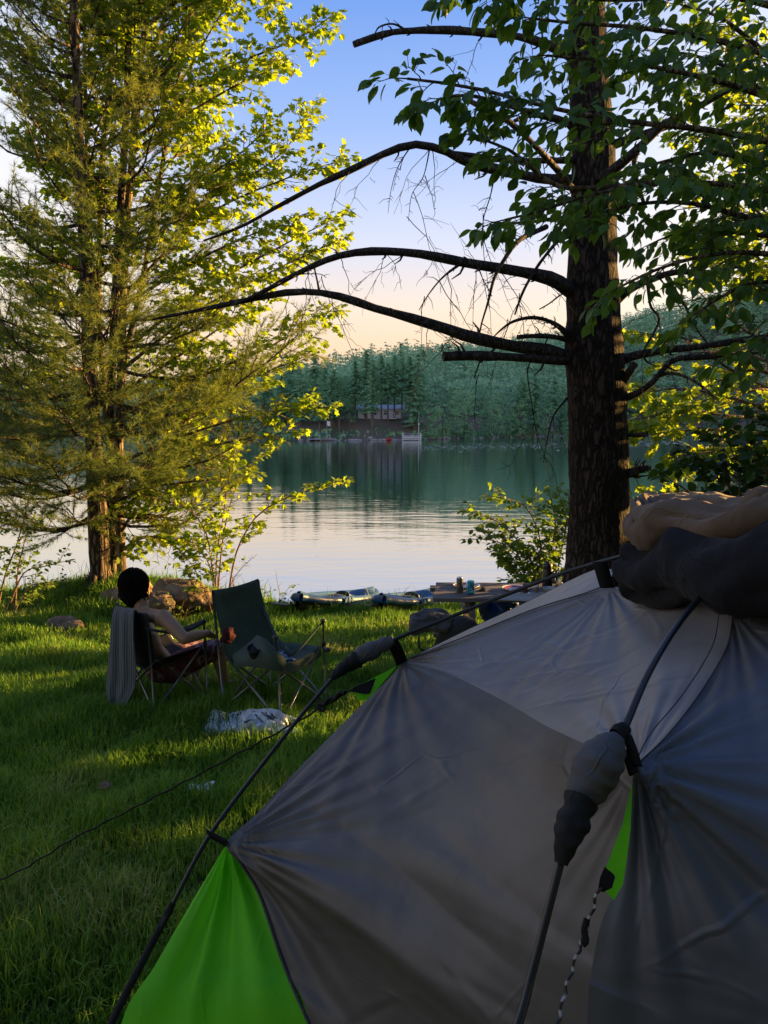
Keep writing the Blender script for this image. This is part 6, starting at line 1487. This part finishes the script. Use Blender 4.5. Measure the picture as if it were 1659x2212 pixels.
part('waistband', wb, solid('navy_band', (.03, .032, .05), .8), person)
# cloth on the knee / dark red cloth hung at the green chair, checked towel on its seat
def crumple(name, c, size, mat, label, cat, seed, flat=.5, M3=None, vox=.012, parent=None):
    g = np.random.default_rng(seed); m_ = MB()
    for i in range(16): m_.ell(np.asarray(c) + g.normal(0, .33, 3) * np.array(size), np.array(size) * g.uniform(.3, .62, 3), np.array(Matrix.Rotation(g.uniform(0, 3), 3, Vector(g.normal(0, 1, 3)))), 8, 10)
    o = single(name, m_, mat, label, cat); off = np.array(o.location); remesh(o, vox, 3, .5); o.data.materials.clear(); o.data.materials.append(mat)
    t_ = bpy.data.textures.new(name + '_crumple', 'CLOUDS'); t_.noise_scale = max(size) * .45; d = o.modifiers.new('crumple', 'DISPLACE'); d.texture = t_; d.strength = max(size) * .22; bake(o); return o
crumple('red_shirt', P(492, 1375, 5.50), (.05, .05, .085), fabric_mat('dark_red_cloth', (.045, .012, .015), None, .9, 10, .5, 300, spec=.1), 'dark red cloth bunched on the arm of the empty green chair', 'clothing', 401, vox=.01)
mtw = fabric_mat('blue_towel_cloth', (.05, .11, .26), (.07, .14, .3), .95, 10, .4, 300, spec=.1, stripes=('DIAGONAL', 16, (.30, .38, .5)))
crumple('blue_cloth', ch2w((.0, .06, .375)), (.13, .13, .03), mtw, 'small blue striped cloth lying on the green chair seat', 'cloth', 402, vox=.009)

# ================================================================== rocks
M['rock'] = noise_mat('bank_rock', [(.3, (.075, .055, .04)), (.5, (.16, .115, .075)), (.68, (.26, .19, .125)), (.8, (.07, .075, .03))], 5, .9, .9, 14, bdist=.05)
def rock(name, label, c, size, seed, rough=.35, pname=None):
    g = np.random.default_rng(seed); m_ = MB(); m_.ell(c, size, np.array(Matrix.Rotation(g.uniform(-.3, .3), 3, 'Z')), 34, 44); A_ = m_.v[-1]; d = (A_ - c)
    cell = np.array([mnoise.cell(Vector((p * 2.3 / max(size)))) for p in A_]); n_ = vnoise(A_, 1.5 / max(size), seed) * 1.0 + .45 * vnoise(A_, 4 / max(size), seed + 2) + .2 * vnoise(A_, 11 / max(size), seed + 3)
    A_ = c + d * (1 + rough * n_ + .05 * cell)[:, None]; A_[:, 2] = np.minimum(A_[:, 2], c[2] + size[2] * (.86 + .1 * n_)); m_.v[-1] = A_
    return single(name, m_, M['rock'], label, 'rock')
def gp(px, py, Y, dz=0): p = P(px, py, Y); return np.array([p[0], p[1], G(p[0], p[1]) + dz])
rock('boulder', 'big craggy boulder on the bank behind the person, lit orange on its right face', P(398, 1288, 9.45), (.44, .30, .24), 411, .42)
rock('boulder', 'smaller pale boulder just right of the person\'s neck', P(338, 1303, 9.0), (.20, .16, .15), 412, .25)
rock('boulder', 'low earth covered boulder between the pine trunks and the big boulder', P(285, 1296, 9.9), (.42, .26, .2), 415, .3)
rock('stone', 'flat stone lying in the lawn left of the person, one side lit', gp(140, 1372, 8.55, .0), (.24, .16, .12), 413, .3)
rock('stone', 'small dark red stone at the water edge left of the leftmost pine', P(100, 1276, 10.9), (.14, .09, .07), 414, .25)
# ================================================================== kayaks
M['kblue'] = noise_mat('kayak_blue', [(.3, (.010, .05, .16)), (.7, (.016, .075, .20))], 3, .4, .1, spec=.5)
M['kblack'] = solid('kayak_black', (.012, .013, .015), .45, .4)
M['klight'] = noise_mat('kayak_pale', [(.3, (.022, .085, .20)), (.7, (.04, .12, .25))], 4, .75, .1, spec=.5)
def kayak(label, near, yaw, L_, wd_, hgt, deck=True, strap=True):
    o = thing('kayak', label, 'kayak', near, None, yaw); o.rotation_euler = (-R(9.5), 0, yaw)        # local +Y runs away from the viewer
    n = 30; s = np.linspace(0, 1, n); wv = wd_ / 2 * np.sin(np.pi * (.012 + .976 * s)) ** .6; ro = .05 * (2 * s - 1) ** 4
    def ring(zf): return None
    a = np.linspace(-1, 1, 11)
    bot = np.array([[(wv[i] * math.sin(t * 1.75), L_ * s[i], ro[i] + hgt * .5 * (1 - math.cos(t * 1.75) * 1.0)) for t in a] for i in range(n)])
    part('hull', MB().grid(bot), M['kblack'], o, local=True)
    e = np.linspace(0, 2 * math.pi, 13)
    rim = []
    path = [(wv[i], L_ * s[i], ro[i] + hgt * .78) for i in range(n)] + [(-wv[i], L_ * s[i], ro[i] + hgt * .78) for i in range(n)][::-1]
    path = np.array(path + [path[0]]); part('side_tube', MB().tube(path, hgt * .24, 12, squash=1.0), M['kblue'], o, local=True)
    dk = np.array([[(wv[i] * t, L_ * s[i], ro[i] + hgt * (.95 - .25 * (1 - abs(t)) * (1 if .25 < s[i] < .8 else .2)) + .05 * (1 - t * t) * (s[i] < .22 or s[i] > .85)) for t in np.linspace(-.9, .9, 9)] for i in range(n)])
    part('deck', MB().grid(dk), M['klight'], o, local=True)
    part('seat', MB().ell((0, L_ * .55, hgt * .9), (wd_ * .2, .04, .07)).ell((0, L_ * .47, hgt * .85), (wd_ * .22, .16, .04)), M['kblack'], o, local=True)
    part('handle', MB().tube(spline([(-.05, .06, hgt * 1.15), (0, .03, hgt * 1.3), (.05, .06, hgt * 1.15)], 8), .010, 7), M['kblack'], o, local=True)
    lg = MB()
    for k in range(3): q = L_ * .3 + k * .10; lg.box((wv[9] + hgt * .30, q, hgt * .85), (.012, .06, .07))
    part('hull_mark', lg, M['klight'], o, smooth=False, local=True)
    return o
kz = lambda px, Y: (lambda p: np.array([p[0], p[1], G(p[0], p[1]) + .0]))(P(px, 1330, Y))
kayak('blue inflatable kayak on the bank nearest the green chair', kz(642, 9.6), -.42, 2.3, .62, .235)
kayak('blue inflatable kayak on the bank nearer the picnic table', kz(820, 9.5), -.36, 2.3, .62, .235)
M['paddle'] = solid('paddle_shaft', (.05, .045, .04), .5)
for (p0, p1, lab) in (((625, 1307, 9.75), (712, 1316, 10.1), 'dark paddle lying across the kayak nearest the green chair'), ((828, 1309, 9.75), (912, 1311, 10.3), 'dark paddle lying across the kayak nearer the picnic table')):
    a_, b_ = P(*p0), P(*p1); pd = thing('paddle', lab, 'paddle', a_); part('shaft', MB().tube([a_, b_], .014, 8), M['paddle'], pd); d = unit(b_ - a_)
    part('blade', MB().ell(a_ - d * .12, (.17, .075, .012), np.stack([d, unit(np.cross(UP, d)), UP], 1)), M['kblack'], pd)

# ================================================================== picnic table and what stands on it
M['table'] = noise_mat('weathered_wood', [(.3, (.075, .070, .068)), (.55, (.13, .12, .115)), (.75, (.19, .175, .165))], 4, .85, .6, 20, stretch=(.25, 3, 3), bdist=.006, detail=8)
M['table_lt'] = noise_mat('bleached_board', [(.3, (.20, .195, .19)), (.7, (.32, .31, .30))], 4, .8, .4, 20, stretch=(.3, 2, 2), bdist=.003)
TC = P(936, 1292, 7.0); tz = TC[2]               # near left corner of the top
tx_ = unit(np.array([1.0, -.03, 0])); ty_ = np.array([-tx_[1], tx_[0], 0]) ; ty_ = unit(ty_ + tx_ * .03)
tg = G(TC[0] + .8, TC[1] + .4)
pt = thing('picnic_table', 'weathered dark picnic table by the water behind the tent', 'picnic table', (TC[0] + .8, TC[1] + .4, tg))
def tt(u, v, w=0): return TC + tx_ * u + ty_ * v + UP * w
MT = np.stack([tx_, ty_, UP], 1); TL = 1.85
for k in range(5):
    off = [.0, .0, .02, -.03, .03][k]; o_ = part('plank', MB().box(tt(TL / 2 + off, .075 + k * .148, -.02), (TL, .138, .04), MT), M['table'], pt, smooth=False); mod_bevel(o_, .005)
for u in (.33, 1.5):
    part('cross_beam', MB().beam(tt(u, .06, -.085), tt(u, .68, -.085), .04, .085), M['table'], pt, smooth=False)
    for (v0, v1) in ((.20, -.22), (.54, .96)):
        o_ = part('leg', MB().beam(tt(u + .045, v0, -.05), np.array([*(tt(u + .045, v1)[:2]), tg - .01]), .10, .05, tx_), M['table'], pt, smooth=False)
    part('bench_beam', MB().beam(tt(u, -.42, tg - tz + .38), tt(u, 1.16, tg - tz + .38), .04, .09), M['table'], pt, smooth=False)
for v in (-.40, 1.12):
    for k in range(2): o_ = part('bench_plank', MB().box(tt(TL / 2, v + (k - .5) * .14, tg - tz + .445), (TL, .132, .038), MT), M['table'], pt, smooth=False); mod_bevel(o_, .004)
def on_table(px, py):      # where the photo's column and row meet the table top plane
    Y = 7.2
    for _ in range(20):
        p = P(px, py, Y); Y += (p[2] - tz) * 4.0
    return P(px, py, Y)
sb = part if False else None
def flat_board(pts, z, mat, name, label, cat):
    m_ = MB(); q = np.array([on_table(*p) + UP * z for p in pts]); q2 = q + UP * .008; m_.add(np.vstack([q, q2]), [(0, 1, 2, 3)[::-1], (4, 5, 6, 7), (0, 1, 5, 4), (1, 2, 6, 5), (2, 3, 7, 6), (3, 0, 4, 7)]); return single(name, m_, mat, label, cat, smooth=False)
flat_board([(1074, 1298), (1170, 1301), (1182, 1281), (1100, 1281)], .003, M['table_lt'], 'placemat', 'pale bleached board lying on the table end in front of the plate', 'board')
# can
cp_ = on_table(993, 1281); can = thing('drink_can', 'tall dark aluminium drink can at the left end of the table', 'can', cp_)
mcan = noise_mat('can_print', [(.35, (.05, .06, .055)), (.5, (.12, .13, .12)), (.62, (.16, .12, .06)), (.7, (.06, .08, .07))], 26, .35, .05, spec=.5, metallic=.5)
part('can_body', MB().lathe([(.024, 0), (.0325, .010), (.033, .02), (.033, .138), (.031, .146)], cp_, 24), mcan, can)
alu = solid('aluminium', (.55, .55, .56), .3, .5, .9, .05); part('lid', MB().lathe([(.031, .146), (.027, .155), (.0265, .157), (.024, .153), (.002, .153)], cp_, 24), alu, can); part('pull_tab', MB().box(cp_ + UP * .157, (.012, .022, .002)), alu, can)
# blue jar
jp = on_table(1016, 1283); jar = thing('glass_jar', 'turquoise glass jar with raised lettering beside the drink can', 'jar', jp)
jm, nt, out = newmat('turquoise_glass'); L = nt.links.new
b = nd(nt, 'ShaderNodeBsdfPrincipled'); b.inputs['Base Color'].default_value = (.10, .55, .72, 1); b.inputs['Roughness'].default_value = .08; b.inputs['Transmission Weight'].default_value = .75; b.inputs['IOR'].default_value = 1.3; L(b.outputs[0], out.inputs['Surface'])
part('jar_body', MB().lathe([(.030, 0), (.040, .004), (.0425, .015), (.0425, .095), (.038, .106), (.0375, .125), (.039, .127), (.0375, .129), (.035, .127), (.035, .106), (.039, .094), (.039, .015), (.002, .008)], jp, 28, cap=False), jm, jar)
for k, zz in enumerate((.110, .117)): part('thread', MB().tube(np.stack([jp[0] + .0385 * np.cos(np.linspace(0, 6.28, 30)), jp[1] + .0385 * np.sin(np.linspace(0, 6.28, 30)), np.full(30, jp[2] + zz)], -1), .0018, 6), jm, jar)
emb = solid('jar_relief', (.45, .75, .8), .2); mm_ = MB()
mm_.tube(spline([jp + np.array([x_, -.0432, z_]) for x_, z_ in ((-.014, .040), (-.010, .034), (.0, .03), (.006, .040), (.004, .058), (.0, .062), (-.004, .050), (.008, .034), (.016, .036), (.02, .044))], 30), .0016, 6)
part('relief_mark', mm_, emb, jar)
# plates
whp = solid('white_enamel', (.74, .74, .77), .25, .5, 0, .05); redr = solid('red_glaze', (.30, .035, .035), .3, .5); blr = solid('blue_glaze', (.10, .17, .42), .3, .5)
def plate(px, py, r_, label):
    c = on_table(px, py); o = thing('plate', label, 'plate', c)
    part('rim', MB().lathe([(r_ * .62, .004), (r_ * .7, .008), (r_ * .98, .022), (r_, .024), (r_ * .985, .019), (r_ * .7, .003), (r_ * .6, .0)], c, 40, cap=False), whp, o)
    part('red_band', MB().lathe([(r_ * .60, .0075), (r_ * .70, .0105), (r_ * .86, .0195)], c, 40, cap=False), redr, o); part('well', MB().lathe([(r_ * .61, .0072), (.001, .0065)], c, 40, cap=False), blr, o)
plate(1008, 1268, .135, 'white plate with a red ring behind the can and jar'); plate(1114, 1274, .135, 'white plate with a dark red ring in the middle of the table')
# spice jars, thermos, bottles, bowl, cutlery
def pot(px, py, name, label, cat, body_, lid_, bm, lm_):
    c = on_table(px, py); o = thing(name, label, cat, c); part('jar_body', MB().lathe(body_, c, 20), bm, o); part('lid', MB().lathe(lid_, c, 20), lm_, o); return o
pot(1134, 1282, 'spice_jar', 'brown filled spice jar with a black lid beside the middle plate', 'spice jar', [(.02, 0), (.0245, .004), (.0245, .066), (.022, .07)], [(.0245, .0705), (.0245, .092), (.022, .094)], solid('brown_spice', (.10, .05, .03), .35), M['plastic'])
pot(1158, 1281, 'spice_jar', 'pale spice jar with a white lid right of the brown one', 'spice jar', [(.02, 0), (.0235, .004), (.0235, .062), (.021, .066)], [(.024, .0665), (.024, .086), (.021, .088)], solid('pale_spice', (.22, .18, .15), .35), whp)
bwp = on_table(1186, 1279); bw_ = single('bowl', MB().lathe([(.03, 0), (.05, .01), (.062, .04), (.064, .046), (.060, .044), (.048, .014), (.002, .008)], bwp, 28, cap=False), solid('grey_enamel', (.40, .42, .45), .3), 'pale grey bowl at the tent side of the table', 'bowl')
th = on_table(1182, 1270); ther = thing('thermos', 'tall dark thermos standing on the table before the shrub', 'thermos', th)
part('flask', MB().lathe([(.046, 0), (.05, .006), (.05, .19), (.043, .205)], th, 24), solid('thermos_black', (.016, .017, .019), .4), ther); part('cap', MB().lathe([(.043, .206), (.045, .21), (.045, .245), (.022, .252), (.02, .27), (.0, .272)], th, 24), M['plastic'], ther); part('handle', MB().tube(spline([th + np.array([.05, 0, .17]), th + np.array([.085, 0, .16]), th + np.array([.085, 0, .06]), th + np.array([.05, 0, .05])], 16), .008, 8), M['plastic'], ther)
gl_ = glass_mat('clear_glass', (.85, .9, .86))
for (px, py, lab, lm_) in ((1206, 1268, 'clear glass bottle with a pale cap right of the thermos', whp), (1226, 1268, 'clear bottle with a dark cap nearest the big trunk', M['plastic'])):
    c = on_table(px, py); o = thing('bottle', lab, 'bottle', c); part('bottle_body', MB().lathe([(.028, 0), (.033, .006), (.033, .10), (.024, .13), (.013, .155), (.013, .175)], c, 22), gl_, o); part('cap', MB().lathe([(.0145, .1755), (.0145, .20), (.012, .202)], c, 16), lm_, o)
sil = solid('steel', (.55, .56, .58), .25, .5, .9, .05)
def cutlery(p0, p1, name, label, fork):
    a_, b_ = on_table(*p0) + UP * .014, on_table(*p1) + UP * .014; d = unit(b_ - a_); s = unit(np.cross(UP, d)); m_ = thing(name, label, name, a_)
    part('handle', MB().tube([a_, a_ + (b_ - a_) * .6, a_ + (b_ - a_) * .7], [.006, .0035, .003], 8, squash=.5), sil, m_)
    if fork:
        part('fork_head', MB().box(a_ + (b_ - a_) * .75, (.02, .03, .003), np.stack([s, d, UP], 1)), sil, m_, smooth=False)
        for k in range(4): part('tine', MB().tube([a_ + (b_ - a_) * .78 + s * (-.008 + k * .0053), b_ + s * (-.008 + k * .0053)], .0016, 5), sil, m_)
    else: part('spoon_bowl', MB().ell(a_ + (b_ - a_) * .86, (.016, .026, .006), np.stack([s, d, UP], 1)), sil, m_)
cutlery((1124, 1287), (1103, 1272), 'fork', 'fork resting on the middle plate', True)
cutlery((1152, 1292), (1140, 1283), 'spoon', 'spoon lying on the pale board', False)
# rag and dark bits at the left end
crumple('dark_rag', on_table(1042, 1276) + UP * .012, (.05, .05, .02), solid('dark_rag_cloth', (.05, .055, .035), .9), 'small dark olive rag on the planks right of the turquoise jar', 'rag', 431, vox=.006)
# blue bag on the bench
bgp = tt(.62, -.2, tg - tz + .30)
mblu = fabric_mat('blue_nylon', (.015, .075, .36), (.02, .10, .45), .5, 6, .6, 500, spec=.4)
crumple('blue_bag', tt(.80, .75, tg - tz + .36), (.34, .2, .16), mblu, 'bright blue nylon bundle lying beneath the picnic table', 'bag', 432, vox=.016)

# ================================================================== backpack with a grey garment, beyond the tent ridge
bpb = np.array([P(985, 1400, 6.2)[0], 6.2, 0]); bpb[2] = G(bpb[0], bpb[1])
bk = thing('backpack', 'black backpack half hidden by the tent ridge before the picnic table', 'backpack', bpb)
mk = MB(); mk.ell(bpb + UP * .30, (.19, .15, .30), None, 14, 18); mk.ell(bpb + UP * .22 + np.array([.02, -.1, 0]), (.15, .10, .2)); mk.ell(bpb + UP * .5 + np.array([.05, 0, 0]), (.15, .13, .13)); mk.ell(bpb + np.array([.2, 0, .3]), (.12, .12, .2))
o_ = part('sack', mk, M['chair_black'], bk); remesh(o_, .015, 6, .5); o_.data.materials.clear(); o_.data.materials.append(M['chair_black'])
part('strap', MB().tube(spline(PP([(905, 1375, 6.1), (905, 1395, 6.05), (915, 1405, 6.05), (940, 1400, 6.05), (965, 1388, 6.1)]), 20), .008, 6), M['web'], bk)
mgc = fabric_mat('grey_sweatshirt', (.05, .053, .06), (.085, .088, .096), .95, 9, .5, 300, spec=.05, sheen=.2)
gg_ = MB()
for k, (a_, b_, r_) in enumerate((((884, 1350, 6.12), (975, 1340, 6.2), .065), ((890, 1338, 6.16), (968, 1332, 6.24), .05), ((884, 1360, 6.08), (970, 1356, 6.14), .05), ((905, 1330, 6.2), (960, 1328, 6.25), .04))):
    gg_.tube(spline([P(*a_), (P(*a_) + P(*b_)) / 2 + UP * .02, P(*b_)], 14), [r_ * .6] + [r_] * 12 + [r_ * .7], 12)
o_ = single('grey_sweatshirt', gg_, mgc, 'folded grey garment lying on top of the black backpack', 'clothing'); remesh(o_, .009, 2, .4); o_.data.materials.clear(); o_.data.materials.append(mgc)
t_x = bpy.data.textures.new('garment_folds', 'CLOUDS'); t_x.noise_scale = .07; dd_ = o_.modifiers.new('folds', 'DISPLACE'); dd_.texture = t_x; dd_.strength = .05; bake(o_)

# ================================================================== litter on the lawn
mbag, nt, out = newmat('thin_white_plastic'); L = nt.links.new
b = nd(nt, 'ShaderNodeBsdfPrincipled'); b.inputs['Base Color'].default_value = (.82, .86, .92, 1); b.inputs['Roughness'].default_value = .28; t_ = nd(nt, 'ShaderNodeBsdfTranslucent'); t_.inputs['Color'].default_value = (.6, .64, .7, 1)
n = nd(nt, 'ShaderNodeTexNoise'); n.inputs['Scale'].default_value = 26; n.inputs['Detail'].default_value = 5; n.inputs['Distortion'].default_value = 1.5; L(coords(nt), n.inputs['Vector']); bp = nd(nt, 'ShaderNodeBump'); bp.inputs['Strength'].default_value = .35; bp.inputs['Distance'].default_value = .008; L(n.outputs['Fac'], bp.inputs['Height']); L(bp.outputs[0], b.inputs['Normal'])
ms = nd(nt, 'ShaderNodeMixShader'); ms.inputs[0].default_value = .4; L(b.outputs[0], ms.inputs[1]); L(t_.outputs[0], ms.inputs[2]); L(ms.outputs[0], out.inputs['Surface'])
Yb = 5.08
topc = [(440, 1576), (447, 1560), (462, 1553), (490, 1556), (512, 1550), (540, 1542), (566, 1538), (590, 1540), (602, 1550), (616, 1564), (636, 1576), (648, 1584)]
botc = [(438, 1607), (452, 1608), (470, 1608), (495, 1612), (515, 1614), (540, 1618), (562, 1620), (580, 1616), (598, 1612), (615, 1606), (634, 1598), (648, 1592)]
fr_ = spline(PP([(x_, y_, Yb - .14) for x_, y_ in botc]), 50); tp3 = spline(PP([(x_, y_, Yb) for x_, y_ in topc]), 50); bk_ = tp3 + np.array([0, .22, -.02]); bk_[:, 2] = ground(bk_[:, 0], bk_[:, 1]) + .01; fr_[:, 2] = np.maximum(fr_[:, 2], ground(fr_[:, 0], fr_[:, 1]) + .008)
rows = [fr_ * (1 - s) + tp3 * s + np.array([0, -.05, .02]) * math.sin(s * math.pi) for s in np.linspace(0, 1, 16)] + [tp3 * (1 - s) + bk_ * s + np.array([0, .02, .03]) * math.sin(s * math.pi) for s in np.linspace(.08, 1, 12)]
A_ = np.array(rows); nz = np.abs(vnoise(A_, 6, 3.1)) + .6 * np.abs(vnoise(A_, 15, 8.2)) ; A_ = A_ + (nz.reshape(A_.shape[:2]) - .3)[:, :, None] * np.array([0.01, -.06, .06])
pbag = thing('plastic_bag', 'crumpled white plastic shopping bag with dark print lying in the grass', 'bag', gp(540, 1600, Yb))
part('bag_film', MB().grid(A_), mbag, pbag, smooth=False)
ink = solid('dark_ink', (.02, .05, .06), .5); im = MB()
def on_bag(u, v): 
    i = int(v * 15); j = int(u * 49); return A_[min(i, 15), min(j, 49)] + np.array([0, -.012, .004])
for st in ([(.60, .98), (.64, .8), (.70, .72)], [(.64, .98), (.66, .86), (.70, .84), (.71, .95)], [(.68, .98), (.70, .9), (.74, .88), (.745, .97)], [(.55, .99), (.56, .9)], [(.50, .72), (.46, .66), (.45, .58), (.50, .62), (.55, .68)], [(.74, .98), (.72, .8), (.70, .7)], [(.66, .7), (.68, .74), (.72, .76)], [(.82, .18), (.85, .3), (.87, .24), (.84, .14), (.82, .18)], [(.62, .66), (.58, .74), (.57, .84)], [(.76, .2), (.80, .12), (.84, .1)]):
    im.tube(spline([on_bag(*q) for q in st], 12), .0042, 5)
part('print', im, ink, pbag)
part('bag_handle', MB().tube(spline(PP([(628, 1588, Yb - .05), (645, 1584, Yb - .08), (652, 1592, Yb - .1), (640, 1598, Yb - .12)]), 14), [.016] * 5 + [.02] * 5 + [.012] * 4, 8, squash=.35), mbag, pbag)
pp_ = gp(436, 1750, 4.05, .035); A_ = np.array([[pp_ + np.array([.13 * (u - .5), .10 * (v_ - .5), .012 * math.sin(u * 5 + v_ * 3)]) for v_ in np.linspace(0, 1, 8)] for u in np.linspace(0, 1, 10)])
o_ = single('paper_scrap', MB().grid(A_), solid('white_paper', (.7, .72, .74), .7, var=.1), 'small white scrap of paper in the grass left of the tent', 'paper'); mod_solid(o_, .004)
ml_ = MB(); q = gp(215, 1768, 3.95, .05)
emit_leaves(ml_, [q, q + np.array([.01, .0, .004])], [(1, .2, .15), (.8, .5, .3)], [(0, -.6, .8), (.2, -.7, .6)], [.075, .05], 'ovate', 1.1)
o_ = single('dry_leaf', ml_, solid('dry_leaf_brown', (.22, .14, .09), .8), 'curled brown dry leaf in the grass near the guy cord', 'leaf'); mod_solid(o_, .001)
